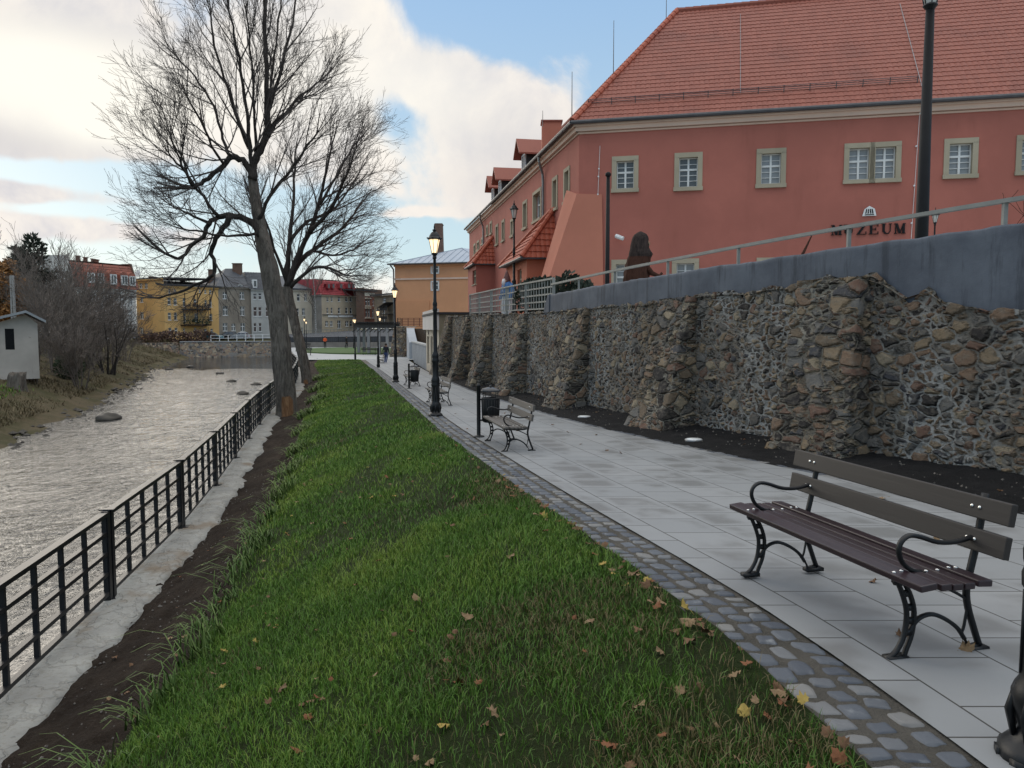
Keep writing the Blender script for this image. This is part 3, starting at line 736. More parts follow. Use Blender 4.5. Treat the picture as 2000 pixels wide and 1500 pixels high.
# ------------------------------------------------------------------ fallen leaves, pebbles
def leaf_mesh(name, seed, mat):
    rng = random.Random(seed); n = 10; r0 = []
    for k in range(n*2):
        g = 2*math.pi*k/(n*2); lobe = 1 if k % 4 == 0 else (.74 if k % 2 else .88)
        r0.append((g, lobe*(.75+.25*math.cos(g))*rng.uniform(.85, 1.1)))
    vs = [(0,0,.10)]; 
    for g, r in r0: vs.append((r*math.cos(g)*.5, r*math.sin(g)*.5, -.05+.62*(r*.8)**2*rng.uniform(-.1, 1.1)))
    m = len(r0); fs = [(0, 1+k, 1+(k+1) % m) for k in range(m)]
    mb = MB(); mb.add(vs, fs); mb.tube([(-.35,0,.08),(-.7,.05,.03)], .015, 4)
    me_o = mb.build(name, mat, None, True)
    return me_o
def leafcol(name, a, b): return pmat(name, a, b, 30, .75, .2, 60)
def fallen():
    rng = random.Random(12)
    kinds = [('brown', leafcol('brown_leaf', (.16,.085,.04), (.09,.045,.02))), ('tan', leafcol('tan_leaf', (.25,.165,.085), (.15,.095,.05))), ('yellow', leafcol('yellow_leaf', (.36,.27,.06), (.24,.16,.04))), ('rust', leafcol('rust_leaf', (.20,.075,.025), (.12,.045,.018)))]
    protos = {k: [leaf_mesh('fallen_leaf', i*3+j, m) for j in range(3)] for i, (k, m) in enumerate(kinds)}
    cnt = 0
    def put(kind, x, y, z, s, where):
        nonlocal cnt
        src = rng.choice(protos[kind]); o = src.copy(); COL.objects.link(o)
        o.location = (x, y, z); o.scale = (s,)*3; o.rotation_euler = (rng.uniform(-.5,.5), rng.uniform(-.5,.5), rng.uniform(0,6.28))
        tag(o, f'{kind} curled leaf lying on the {where}', 'leaf', f'{kind} leaves on the {where}'); cnt += 1
    wk = lambda: rng.choices(['brown','tan','yellow','rust'], [5,2.4,1.2,3])[0]
    hand = [(815,1170,'tan'),(915,1205,'tan'),(890,1330,'rust'),(1250,1385,'tan'),(1150,1215,'tan'),(600,1400,'rust'),(965,1395,'tan'),(1325,1355,'tan'),(1350,1215,'tan'),(1525,1355,'tan'),(1000,1085,'tan'),(755,930,'rust'),(865,1415,'yellow'),(1185,1460,'rust'),(580,1460,'rust'),(1455,1395,'yellow'),(330,1245,'tan'),(440,1270,'yellow'),(550,1345,'brown')]
    for px, py, k in hand:
        q = None
        d = ray(px, py)
        for i in range(400):                                  # march the ray to the lawn
            Y = 1.5+i*.06; pnt = Vector((0,0,EYE))+d*(Y/d.y)
            if pnt.z < lawn_z(pnt.x, Y)+.05: q = (pnt.x, Y); break
        if q: put(k, q[0], q[1], lawn_z(*q)+.035, rng.uniform(.09, .125), 'lawn')
    for i in range(190):
        y = 2.0+12*rng.random()**1.7; a, e = LAWN_R(y), EX(y); t = rng.random()**(1.7 if i % 2 else 1)
        x = a-t*(a-e); put(wk(), x, y, lawn_z(x, y)+rng.uniform(.015, .05), rng.uniform(.04, .085), 'lawn')
    for i in range(70):
        y = 2.2+7*rng.random(); x = LAWN_R(y)-abs(rng.gauss(0, .12)); put(wk(), x, y, lawn_z(x, y)+.03, rng.uniform(.06, .11), 'lawn')
    for px, py in [(1705,1137),(1885,1270),(1760,1243),(1725,975),(1660,1085),(1830,1055),(840,823),(912,838),(1010,842),(985,808),(1165,850),(1135,868),(1213,886),(1110,845),(1185,880),(1080,830),(890,808),(905,780)]:
        q = gnd(px, py); put(rng.choice(['brown','tan']), q.x, q.y, q.z+.006, rng.uniform(.07, .11)*(.8 if py < 900 else 1), 'paving')
    for i in range(26):
        y = 6.5+16*rng.random(); x = PAV_R(y)+.2+rng.random()*.8; put(rng.choice(['rust','brown','tan']), x, y, zp(y)+.12, rng.uniform(.06, .09), 'dark gravel bed')
    for i in range(26):
        y = 4+8*rng.random(); e, f = EX(y), FX(y)+.5; x = f+(e-f)*rng.random(); put(rng.choice(['brown','tan','rust']), x, y, soil_z(x, y)+.05, rng.uniform(.045, .08), 'bare soil')
    for l in protos.values():
        for o in l: bpy.data.objects.remove(o)
fallen()
def pebbles():
    rng = random.Random(4); mb = MB()
    for i in range(900):
        if i < 620:
            y = 3.2+13*rng.random()**1.5; e, f = EX(y), FX(y)+.5; x = f+(e-f)*rng.random(); z = soil_z(x, y)+.01
        else:
            y = 6+15*rng.random(); x = PAV_R(y)+.18+rng.random()*1.0; z = zp(y)+.02+.1*(x-PAV_R(y))
        r = rng.uniform(.005, .017)*(1.5 if rng.random() < .1 else 1)
        M = Matrix.Rotation(rng.random()*6, 3, 'Z') @ Matrix.Rotation(rng.random()*3, 3, 'X')
        vs = [M @ Vector(v)*r for v in ((1.2,0,0),(-1,.2,0),(0,1,.1),(0,-.8,0),(0,.1,.7),(.1,0,-.7))]
        mb.add([v+Vector((x, y, z)) for v in vs], [(0,2,4),(2,1,4),(1,3,4),(3,0,4),(2,0,5),(1,2,5),(3,1,5),(0,3,5)])
    tag(mb.build('soil_pebbles', pmat('pebble', (.19,.17,.15), (.09,.08,.07), 40, .9)), kind='stuff')
pebbles()
# ------------------------------------------------------------------ riverside railing
def river_railing():
    t = thing('riverside_railing', 'black steel lattice railing along the river quay', 'railing', (FX(7), 7, FZ(7)))
    H = 1.1; pos = [9.2]
    def walk(y, sgn):
        L = 0; p = Vector((FX(y), y))
        while True:
            y += .02*sgn; 
            if (Vector((FX(y), y))-p).length >= 3.1: return y
    ys = [9.2]
    for i in range(2): ys.insert(0, walk(ys[0], -1))
    while ys[-1] < 118: ys.append(walk(ys[-1], 1))
    for i, y in enumerate(ys):
        b = Vector((FX(y)+.06, y, FZ(y))); tn = Vector((FX(y+.3)-FX(y-.3), .6, 0)).normalized()
        if 0 < i:
            mb = MB()
            off = tn*.065
            for s in (-1, 1): mb.beam(b+off*s*.95, b+off*s*.95+Vector((0,0,H)), .075, .075, tn)
            mb.beam(b+Vector((0,0,H)), b+Vector((0,0,H+.015)), .17, .09, tn); mb.beam(b, b+Vector((0,0,.012)), .22, .14, tn)
            mb.build('post', M_railblack, t)
        if i+1 < len(ys):
            y2 = ys[i+1]; c = Vector((FX(y2)+.06, y2, FZ(y2))); tn2 = (c-b).normalized()
            p0, p1 = b+tn2*.1, c-tn2*.1
            mb = MB()
            for h in (.10, .345, .59, .835): mb.beam(p0+Vector((0,0,h)), p1+Vector((0,0,h)), .06, .046)
            for k in range(6):
                q = p0.lerp(p1, k/5); mb.beam(q+Vector((0,0,.09)), q+Vector((0,0,H-.03)), .036, .05, tn2.cross(Vector((0,0,1))))
            pn = mb.build('lattice_panel', M_railblack, t)
            m2 = MB(); m2.beam(p0+Vector((0,0,H-.03)), p1+Vector((0,0,H-.03)), .095, .05); m2.build('top_rail', M_railblack, pn)
river_railing()
# ------------------------------------------------------------------ old rubble wall with buttresses
def wall_top(Y):               # top of the rubble (under the grey parapet, or free at the far end)
    return interp([(2.0,1.95),(8.4,1.86),(9.0,1.80),(9.55,1.93),(9.75,2.10),(9.98,1.93),(10.15,2.07),(10.45,2.32),(11.2,2.30),(12.6,2.22),(15,2.16),(18,2.10),(22,2.06),(34,2.18),(43,2.26)], Y)
PT = lambda Y: interp([(2,2.86),(8.6,2.80),(15,2.66),(22,2.56)], Y)     # parapet top
def stone_wall():
    t = thing('rubble_wall', 'long rubble stone retaining wall with sloping stone buttresses', 'stone wall', (WALL(12), 12, zp(12)))
    ys = [2.0]
    while ys[-1] < 43.2: ys.append(ys[-1]+max(.036, .0032*ys[-1]))
    nz = 92; co = []
    for y in ys:
        tn = Vector((WALL(y+.3)-WALL(y-.3), .6)).normalized(); nx, ny = tn.y, -tn.x          # into the hill
        zb = zp(y)-.25; zt = wall_top(y)+.02
        for j in range(nz):
            z = zb+(zt-zb)*j/(nz-1); b = .10*(z-zb)/3
            co.append((WALL(y)+nx*b, y+ny*b, z))
    co = np.array(co)
    rag = np.tile((np.arange(nz) > nz-4).astype(float), len(ys))
    co[:, 2] += rag*(fbm(co[:, 1]*4, co[:, 0]*4, 91, 3)-.45)*.22
    f = gridfaces(len(ys), nz)
    npmesh('masonry', co, f, M_rubble, t)
    # top ledge so that the wall has thickness
    mb = MB()
    for a, b in zip(ys[::8], ys[8::8]):
        mb.add([(WALL(a)+.06, a, wall_top(a)-.03), (WALL(b)+.06, b, wall_top(b)-.03), (WALL(b)+.75, b+.1, wall_top(b)-.03), (WALL(a)+.75, a+.1, wall_top(a)-.03)], [(0,1,2,3)])
    mb.build('wall_head', M_rubble, t)
    #            foot Y, half width, protrusion, height above local wall top
    for (yc, hw, pr, dz, tp) in [(11.05,.62,.55,.0,.16),(14.65,.58,.85,.0,.12),(19.3,.6,.85,-.02,.1),(24.6,.62,.9,-.05,.1),(30.0,.62,.9,-.05,.1),(35.3,.62,.95,-.08,.12),(41.6,.8,1.1,-.06,.15)]:
        tn = Vector((WALL(yc+.5)-WALL(yc-.5), 1.0)).normalized(); out = Vector((-tn.y, tn.x))
        c = Vector((WALL(yc), yc)); zb = zp(yc)-.2; zt = wall_top(yc)+dz
        n_h = int(max(30, 110-yc*1.3)); prof = []
        st = max(.03, .0035*yc)
        co = []; nr = n_h
        for i in range(nr):
            k = i/(nr-1); z = zb+(zt-zb)*k
            P = pr+(tp-pr)*k**.75; h = hw*(1.12-.22*k)
            loop = []
            m1 = max(3, int((P+.3)/st/1.3)); m2 = max(6, int(2*h/st))
            for j in range(m1): loop.append((-h, -.3+(P+.3)*j/m1))
            for j in range(m2): loop.append((-h+2*h*j/m2, P))
            for j in range(m1+1): loop.append((h, P-(P+.3)*j/m1))
            if i == 0: npt = len(loop); m1_0, m2_0 = m1, m2
            loop = []
            for j in range(m1_0): loop.append((-h, -.3+(P+.3)*j/m1_0))
            for j in range(m2_0): loop.append((-h+2*h*j/m2_0, P))
            for j in range(m1_0+1): loop.append((h, P-(P+.3)*j/m1_0))
            for a, o in loop:
                q = c+tn*a+out*(o-.10*(z-zb)/3); co.append((q.x, q.y, z))
        co = np.array(co)
        w = fbm(co[:, 1]*2.2+co[:, 0], co[:, 2]*2.2, int(yc*7), 3)-.45
        co[:, 0] += out.x*w*.10; co[:, 1] += out.y*w*.10
        b = npmesh('buttress', co, gridfaces(nr, npt)[:, ::-1], M_buttress, t)
        # head of the buttress
        last = co[-npt:]; m_ = MB(); m_.add([tuple(q) for q in last], [tuple(range(npt))]); m_.build('buttress_head', M_buttress, b)
stone_wall()
def parapet():
    t = thing('concrete_parapet', 'dark grey coated concrete parapet on top of the rubble wall', 'parapet', (WALL(12), 12, 2))
    ys = [2.0]
    while ys[-1] < 21.9: ys.append(ys[-1]+.12)
    nz = 18; co = []
    for y in ys:
        tn = Vector((WALL(y+.3)-WALL(y-.3), .6)).normalized(); nx, ny = tn.y, -tn.x
        zb = wall_top(y)-.35; zt = PT(y)-.03
        for j in range(nz):
            z = zb+(zt-zb)*j/(nz-1); co.append((WALL(y)+nx*.115, y+ny*.115, z))
        for (o, z) in ((.13, PT(y)), (.42, PT(y)+.01), (.45, PT(y)-.5)): co.append((WALL(y)+nx*o, y+ny*o, z))
    nn = nz+3; co = np.array(co)
    top = np.tile(np.array([0]*(nz-1)+[1,1,1,0]), len(ys))
    co[:, 2] += top*(fbm(co[:, 1]*3, co[:, 0]*0, 95, 4)-.45)*.06
    co[:, 0] -= (fbm(co[:, 1]*1.1, co[:, 2]*1.4, 96, 3)-.45)*.06
    npmesh('parapet_wall', co, gridfaces(len(ys), nn), M_parapet, t)
    # sloped far end cheek
    y = ys[-1]; mb = MB(); a = Vector((WALL(y)+.1, y, 0))
    tn = Vector((WALL(y+.3)-WALL(y-.3), .6, 0)).normalized(); nr = Vector((tn.y, -tn.x, 0))
    mb.prism([a+Vector((0,0,wall_top(y)-.3)), a+Vector((0,0,PT(y))), a+tn*.18+Vector((0,0,PT(y)-.05)), a+tn*.75+Vector((0,0,wall_top(y)-.3))], nr*.33)
    mb.build('end_cheek', M_parapet, t)
parapet()
def handrail():
    t = thing('parapet_handrail', 'grey metal handrail on short posts above the dark parapet', 'handrail', (WALL(12)+.3, 12, 2.7))
    off = lambda y: Vector((WALL(y)+.34, y+.12, 0))
    ys = [2.0]
    while ys[-1] < 22.3: ys.append(ys[-1]+.4)
    h = lambda y: PT(min(y, 22))+.32
    mb = MB()
    for a, b in zip(ys, ys[1:]): mb.beam(off(a)+Vector((0,0,h(a))), off(b)+Vector((0,0,h(b))), .075, .05)
    mb.build('rail', M_galv, t)
    for px in (1965, 1657, 1442, 1305, 1200, 1130):
        best = min((abs(off(y).x/y-(px-1000)/1500/ (1.0)), y) for y in np.linspace(6, 22, 400))[1]
        m = MB(); m.beam(off(best)+Vector((0,0,PT(best)-.05)), off(best)+Vector((0,0,h(best)-.02)), .05, .05, (0,1,0)); m.build('post', M_galv, t)
handrail()
def lattice_fence():
    t = thing('lattice_fence', 'grey metal lattice fence on the rubble wall below the museum side front', 'fence', (WALL(28)+.3, 28, 2.1))
    off = lambda y: Vector((WALL(y)+.36, y+.1, wall_top(y)))
    ys = [22.3, 25.3, 28.2, 31.2, 34.0, 36.6]
    for i, y in enumerate(ys):
        b = off(y); tp = .98
        m = MB(); m.beam(b-Vector((0,0,.05)), b+Vector((0,0,tp)), .09, .05, (0,1,0)); m.build('post', M_galv, t)
        if i+1 < len(ys):
            c = off(ys[i+1]); m = MB()
            m.beam(b+Vector((0,0,tp)), c+Vector((0,0,tp)), .07, .05)
            for hh in (.12, .33, .54, .75): m.beam(b+Vector((0,0,hh)), c+Vector((0,0,hh)), .02, .045)
            for k in range(1, 10): q = b.lerp(c, k/10); m.beam(q+Vector((0,0,.1)), q+Vector((0,0,tp)), .03, .015, (0,1,0))
            m.build('lattice_panel', M_galv, t)
lattice_fence()
# terrace behind the wall
def terrace():
    ys = ysteps(2.0, 44, 1.0, .03); co = []
    for y in ys:
        for j, x in enumerate((WALL(y)+.25, WALL(y)+2.5, WALL(y)+6, 70)): co.append((x, y, 2.06 if y > 22 else 2.2))
    structure(npmesh('terrace', np.array(co), gridfaces(len(ys), 4), M_farpave))
    co = [(x, y, 2.05) for y in (44, 72) for x in (WALL(43)+2.6-(y-44)*.19, 70)]
    structure(npmesh('terrace', np.array(co), gridfaces(2, 2), M_farpave))
terrace()
# ------------------------------------------------------------------ buildings: facade planes with real openings
class Facade:
    def __init__(s, P, D, out):            # P origin (x,y), D unit direction along the wall, out = outward normal
        s.P = Vector((P[0], P[1], 0)); s.D = Vector((D[0], D[1], 0)).normalized(); s.n = Vector((out[0], out[1], 0)).normalized()
    def px(s, x, y):                       # pixel -> (s, z) on the plane
        d = ray(x, y); den = d.dot(s.n); k = (s.P.dot(s.n))/den
        p = d*k
        return (p-s.P).dot(s.D), EYE+p.z
    def pt(s, a, z, o=0): 
        q = s.P+s.D*a+s.n*o; return Vector((q.x, q.y, z))
    def rect(s, b):
        x0, y0, x1, y1 = b
        a0 = s.px(x0, (y0+y1)/2)[0]; a1 = s.px(x1, (y0+y1)/2)[0]; z1 = s.px((x0+x1)/2, y0)[1]; z0 = s.px((x0+x1)/2, y1)[1]
        return (min(a0, a1), max(a0, a1), z0, z1)
def facade_from_px(xa, Ya, xb, Yb, y=600):
    a = at(xa, y, Ya); b = at(xb, y, Yb); d = (b-a); d.z = 0
    n = Vector((d.y, -d.x, 0)).normalized()
    if n.dot(Vector((a.x, a.y, 0))) > 0: n = -n
    f = Facade((a.x, a.y), (d.x, d.y), (n.x, n.y)); f.L = d.length
    return f
def wall_mesh(mb, F, a0, a1, z0, z1, holes, depth=.18):
    A = sorted(set([a0, a1]+[min(max(h[i], a0), a1) for h in holes for i in (0, 1)]))
    Z = sorted(set([z0, z1]+[min(max(h[i], z0), z1) for h in holes for i in (2, 3)]))
    for i in range(len(A)-1):
        for j in range(len(Z)-1):
            ca, cz = (A[i]+A[i+1])/2, (Z[j]+Z[j+1])/2
            if any(h[0] < ca < h[1] and h[2] < cz < h[3] for h in holes): continue
            mb.add([F.pt(A[i], Z[j]), F.pt(A[i+1], Z[j]), F.pt(A[i+1], Z[j+1]), F.pt(A[i], Z[j+1])], [(0,1,2,3)])
    for h in holes:
        q = [(h[0],h[2]),(h[1],h[2]),(h[1],h[3]),(h[0],h[3])]
        for k in range(4):
            (a, z), (b, w) = q[k], q[(k+1) % 4]
            mb.add([F.pt(a, z), F.pt(b, w), F.pt(b, w, -depth), F.pt(a, z, -depth)], [(0,1,2,3)])
def add_window(F, h, parent, depth, sash_mat, pane_mat, cols=2, rows=2, surround=None, sw=.16, sub=0, name='window', bar=.05, sill=True):
    """surround frame (or the sash itself) is the window part; sash and pane are its sub-parts"""
    a0, a1, z0, z1 = h
    if surround is not None:
        mb = MB()
        for (p, q, r, s_) in ((a0-sw, a0+.02, z0, z1), (a1-.02, a1+sw, z0, z1), (a0-sw, a1+sw, z1-.02, z1+sw)):
            c = F.pt((p+q)/2, (r+s_)/2, -.06); box_on(mb, F, c, q-p, .2, s_-r)
        box_on(mb, F, F.pt((a0+a1)/2, z0-sw*.45+.01, -.03), a1-a0+2*sw+.05, .26, sw*.9)
        w = mb.build(name, surround, parent)
    mb = MB(); e = .055; o = -depth+.05
    for (p, q, r, s_) in ((a0, a0+e, z0, z1), (a1-e, a1, z0, z1), (a0+e, a1-e, z0, z0+e*1.2), (a0+e, a1-e, z1-e, z1)): box_on(mb, F, F.pt((p+q)/2, (r+s_)/2, o), q-p, .07, s_-r)
    for k in range(1, cols): 
        c = a0+(a1-a0)*k/cols; box_on(mb, F, F.pt(c, (z0+z1)/2, o+.006), bar*1.5, .07, z1-z0-2*e)
    tz = z0+(z1-z0)*.6 if rows == 2 else None
    if rows == 2: box_on(mb, F, F.pt((a0+a1)/2, tz, o+.003), a1-a0-2*e, .075, bar*1.5)
    if rows > 2:
        for k in range(1, rows): box_on(mb, F, F.pt((a0+a1)/2, z0+(z1-z0)*k/rows, o+.003), a1-a0-2*e, .06, bar)
    if sub:                                        # thin glazing bars
        for lo, hi, n in ((z0+e, tz, 3), (tz, z1-e, 2)):
            for k in range(1, n): box_on(mb, F, F.pt((a0+a1)/2, lo+(hi-lo)*k/n, o-.004), a1-a0-2*e, .045, .024)
    if surround is not None: sash = mb.build('sash', sash_mat, w)
    else:
        if sill: box_on(mb, F, F.pt((a0+a1)/2, z0-.05, 0), a1-a0+.14, .14, .07)
        w = mb.build(name, sash_mat, parent)
    mb = MB(); mb.add([F.pt(a0, z0, -depth+.03), F.pt(a1, z0, -depth+.03), F.pt(a1, z1, -depth+.03), F.pt(a0, z1, -depth+.03)], [(0,1,2,3)])
    mb.build('pane', pane_mat, w)
    return w
def box_on(mb, F, c, w, d, h):
    mb.box(c, (w, d, h), Matrix((F.D, F.n, Vector((0,0,1)))).transposed())
def tiled(name, mat, parent, O, U, Vv, u0f, u1f, nrows, course, pitch_u=.21, amp=.022, step=.03, du=4, uvo=0):
    """wavy stepped tile courses on the plane O + u*U + v*V; u0f/u1f(v) bound each course"""
    O, U, Vv = Vector(O), Vector(U).normalized(), Vector(Vv).normalized(); N = U.cross(Vv).normalized()
    if N.z < 0: N = -N
    co = []; uv = []; F = []; n0 = 0
    ds = pitch_u/du
    On, Un, Vn, Nn = (np.array(q) for q in (O, U, Vv, N))
    for r in range(nrows):
        v0, v1 = r*course, (r+1)*course+.02
        a, b = u0f((v0+v1)/2), u1f((v0+v1)/2)
        if b-a < .05: continue
        m = max(2, int(round((b-a)/ds))+1); u = np.linspace(a, b, m)
        wv = np.abs(np.sin(u/pitch_u*np.pi))**.7*amp
        j = (fbm(np.floor(u/pitch_u)*1.7, np.full(m, r*1.3), 3, 1)-.4)*.012
        lo = On+Un*u[:, None]+Vn*v0+Nn*(step+wv+j)[:, None]; hi = On+Un*u[:, None]+Vn*v1+Nn*(wv*.9)[:, None]; bt = On+Un*u[:, None]+Vn*v0+Nn*(wv*0-.01)[:, None]
        co += [bt, lo, hi]
        for q in range(3): uv.append(np.stack([u/pitch_u+1000, np.full(m, r+.5+uvo)], -1))
        f = gridfaces(3, m)+n0; F.append(f); n0 += 3*m
    return npmesh(name, np.concatenate(co), np.concatenate(F), mat, parent, False, None, np.concatenate(uv))
# ------------------------------------------------------------------ museum
def museum():
    K = at(1130, 400, 32.4); f = Vector((1, -.23, 0)).normalized(); g = Vector((-.19, 1, 0)).normalized()
    nf = Vector((-.23, -1, 0)).normalized()*1; nf = Vector((f.y, -f.x, 0)); ng = Vector((-g.y, g.x, 0))
    if nf.y > 0: nf = -nf
    if ng.x > 0: ng = -ng
    FR = Facade((K.x, K.y), f, nf); LF = Facade((K.x, K.y), g, ng)
    ZT = FR.px(1132, 246)[1]; ZB = 2.0; LFR = 34.0; LLF = 34.3
    t = thing('museum_building', 'large terracotta museum building with red tiled hipped roof and lettering', 'museum', (K.x, K.y, ZB))
    sw = .17
    up = [(1195,305,1247,376), (1317,298,1372,373), (1477,290,1535,367), (1843,270,1910,349), (1984,263,2049,342), (2160,250,2230,330)]
    dbl = (1648,278,1760,358)
    low = [(1194,507,1246,572), (1312,505,1365,572), (1477,503,1536,570), (1842,490,1905,560)]
    fr_h = []; jobs = []
    for b in up:
        a0, a1, z0, z1 = FR.rect(b); h = (a0+sw, a1-sw, z0+sw*.85, z1-sw); fr_h.append(h); jobs.append((h, 'up'))
    a0, a1, z0, z1 = FR.rect(dbl); mid = (a0+a1)/2
    for h in ((a0+sw, mid-sw*.5, z0+sw*.85, z1-sw), (mid+sw*.5, a1-sw, z0+sw*.85, z1-sw)): fr_h.append(h); jobs.append((h, 'dbl'))
    for b in low:
        a0, a1, z0, z1 = FR.rect(b); h = (a0+sw, a1-sw, z1-sw-1.35, z1-sw); fr_h.append(h); jobs.append((h, 'low'))
    mb = MB(); wall_mesh(mb, FR, 0, LFR, ZB, ZT, fr_h, .26); mb.build('front_wall', M_museum, t)
    for i, (h, k) in enumerate(jobs):
        add_window(FR, h, t, .26, M_white, M_glass if i in (0, 1) else M_glasslight, 2, 2, M_stoneframe, sw if k != 'dbl' else sw*.98, 1)
    lw = [(1101.6,327,1113.6,399),(1079,345,1089.6,414),(1041,370.5,1057.5,435),(1021.5,391.5,1030,450),(997.5,427,1003.5,465),(980.4,429,986,474),(968.4,438,973.5,481.5),(957,432,961.5,460),(950,439.5,954,463),(940.5,463,944.4,480),(932,469.5,936.6,492),(925.5,475.5,929.4,502)]
    lh = []
    for b in lw:
        a0, a1, z0, z1 = LF.rect(b); s_ = min(.15, (a1-a0)*.18); lh.append((a0+s_, a1-s_, z0+s_, z1-s_))
    mb = MB(); wall_mesh(mb, LF, 0, LLF, ZB, ZT, lh, .3); mb.build('side_wall', M_museum, t)
    for i, h in enumerate(lh): add_window(LF, h, t, .3, M_white, M_glass, 1 if h[1]-h[0] < 1 else 2, 2, M_stoneframe, .14, 0)
    # back and end walls
    mb = MB(); e0 = LF.pt(LLF, 0); e1 = e0+f*11.5
    for z_ in (0,): mb.add([Vector((e0.x, e0.y, ZB)), Vector((e1.x, e1.y, ZB)), Vector((e1.x, e1.y, ZT)), Vector((e0.x, e0.y, ZT))], [(0,1,2,3)])
    mb.build('end_wall', M_museum, t)
    # cornice along both fronts
    mb = MB()
    for (h, o, dz) in ((.07, .06, -.36), (.17, .18, -.22), (.11, .28, -.08)):
        for F_, L_ in ((FR, LFR), (LF, LLF)):
            box_on(mb, F_, F_.pt(L_/2-o*.33, ZT+dz+.05, o/2), L_+o*.6, o, h)
    mb.build('cornice', M_cornice, t)
    GZ = ZT+.06
    mb = MB()
    for F_, L_ in ((FR, LFR), (LF, LLF)):
        mb.tube([F_.pt(-.28, GZ, .40), F_.pt(L_, GZ, .40)], .085, 8)
    mb.build('gutter', M_gutter, t)
    # roofs
    dep = 11.6; k = dep/2; tanp = 6.05/k
    O = FR.pt(0, GZ+.03, .34); vdir = Vector((-nf.x, -nf.y, tanp)); ls = vdir.length; vn = vdir/ls
    hz = 1/ls                                            # horizontal metres per slope metre
    slope = (k+.34)/hz; course = .315; nr = int(slope/course)
    ng_in = -ng; nf_in = -nf
    # hip: points equally far from both eaves -> along-front distance per inward metre
    Aq = np.array([[f.dot(nf_in), nf_in.dot(nf_in)], [f.dot(ng_in), nf_in.dot(ng_in)]])
    sol = np.linalg.solve(np.array([[0+1e-9, 1.0], [f.dot(ng_in), nf_in.dot(ng_in)]]), np.array([1.0, 1.0])); hk = sol[0]
    c0 = -.34*hk*1.0
    hip = lambda v: c0+hk*v*hz
    tiled('front_roof', M_tile, t, O, f, vn, hip, lambda v: LFR-1, nr, course, .2, .026, .022)
    Ol = LF.pt(0, GZ+.03, .34); vl = Vector((ng_in.x, ng_in.y, tanp)).normalized()
    hk2 = np.linalg.solve(np.array([[0+1e-9, 1.0], [g.dot(nf_in), ng_in.dot(nf_in)]]), np.array([1.0, 1.0]))[0]
    tiled('side_roof', M_tile, t, Ol, g, vl, lambda v: -.34*hk2+hk2*v*hz, lambda v: LLF+.2, nr, course, .21, .022, .03, 2)
    # ridge and hip cappings
    ridge0 = O+f*hip(slope)+vn*slope
    def caps(pts0, pts1, r=.13, step=.36):
        mb_ = MB(); a, b = Vector(pts0), Vector(pts1); L = (b-a).length; n = int(L/step)
        for i in range(n):
            p, q = a.lerp(b, i/n), a.lerp(b, (i+1.12)/n); mb_.tube([p, q], [r*1.08, r*.9], 8)
        return mb_
    caps(O+f*hip(0)+Vector((0,0,.05)), ridge0+Vector((0,0,.06))).build('hip_tiles', M_tilenew, t)
    caps(ridge0+Vector((0,0,.04)), ridge0+f*(LFR-8)+Vector((0,0,.04))).build('ridge_tiles', M_tile, t)
    caps(ridge0+Vector((0,0,.04)), ridge0+g*(LLF-6)+Vector((0,0,.04))).build('ridge_tiles', M_tile, t)
    # far gable/back slope closing the roof volume
    mb = MB(); r1 = ridge0+f*(LFR-8); bk = ridge0-nf*k; mb.add([ridge0, r1, r1-nf*k+Vector((0,0,-6)), ridge0-nf*k+Vector((0,0,-6))], [(0,1,2,3)])
    r2 = ridge0+g*(LLF-4); mb.add([ridge0, r2, r2-ng*k+Vector((0,0,-6)), ridge0-ng*k+Vector((0,0,-6))], [(0,1,2,3)])
    mb.build('back_roof', M_rustroof, t)
    # snow guard
    def onroof(px, py):
        d = ray(px, py); n_ = f.cross(vn).normalized(); kk = (O-Vector((0,0,EYE))).dot(n_)/d.dot(n_); return Vector((0,0,EYE))+d*kk
    mb = MB(); s0, s1 = onroof(1150, 205), onroof(1790, 160); nrm = f.cross(vn).normalized(); nrm = nrm if nrm.z > 0 else -nrm
    L = (s1-s0).length; 
    for hh in (.09, .17, .24): mb.beam(s0+nrm*hh, s1+nrm*hh, .018, .018)
    n_ = int(L/.95)
    for i in range(n_+1):
        q = s0.lerp(s1, i/n_); mb.beam(q-vn*.12+nrm*.03, q+nrm*.27, .03, .03)
    mb.build('snow_guard', M_gutter, t)
    # conductors
    mb = MB(); a = onroof(1757, 10); b = onroof(1800, 172); mb.tube([a+nrm*.07, b+nrm*.07], .012, 4)
    for b_ in (onroof(1446, 30), ): mb.tube([b_+nrm*.07, onroof(1446, 185)+nrm*.07], .010, 4)
    mb.build('lightning_cable', M_zinc, t)
    for (xb, yb, xt, yt, dY) in ((1198,145,1200,40,34.8), (1301,47,1302,-25,37.8), (1117,213,1118,140,32.9), (1060,236,1060,216,41)):
        p, q = at(xb, yb, dY), at(xt, yt, dY); m = MB(); m.tube([p-Vector((0,0,.3)), Vector((p.x, p.y, q.z))], [.022, .012], 5); m.build('lightning_rod', M_gutter, t)
    # downpipes
    for px, y0, y1 in ((1064, 300, 436), (946, 425, 470)):
        s_ = LF.px(px, (y0+y1)/2)[0]; m = MB(); zt = GZ-.05
        m.tube([LF.pt(s_-.3, zt, .38), LF.pt(s_-.3, zt-.25, .36), LF.pt(s_, zt-.75, .12), LF.pt(s_, zt-1.1, .09), LF.pt(s_, ZB, .09)], .065, 8); m.build('downpipe', M_pipe, t)
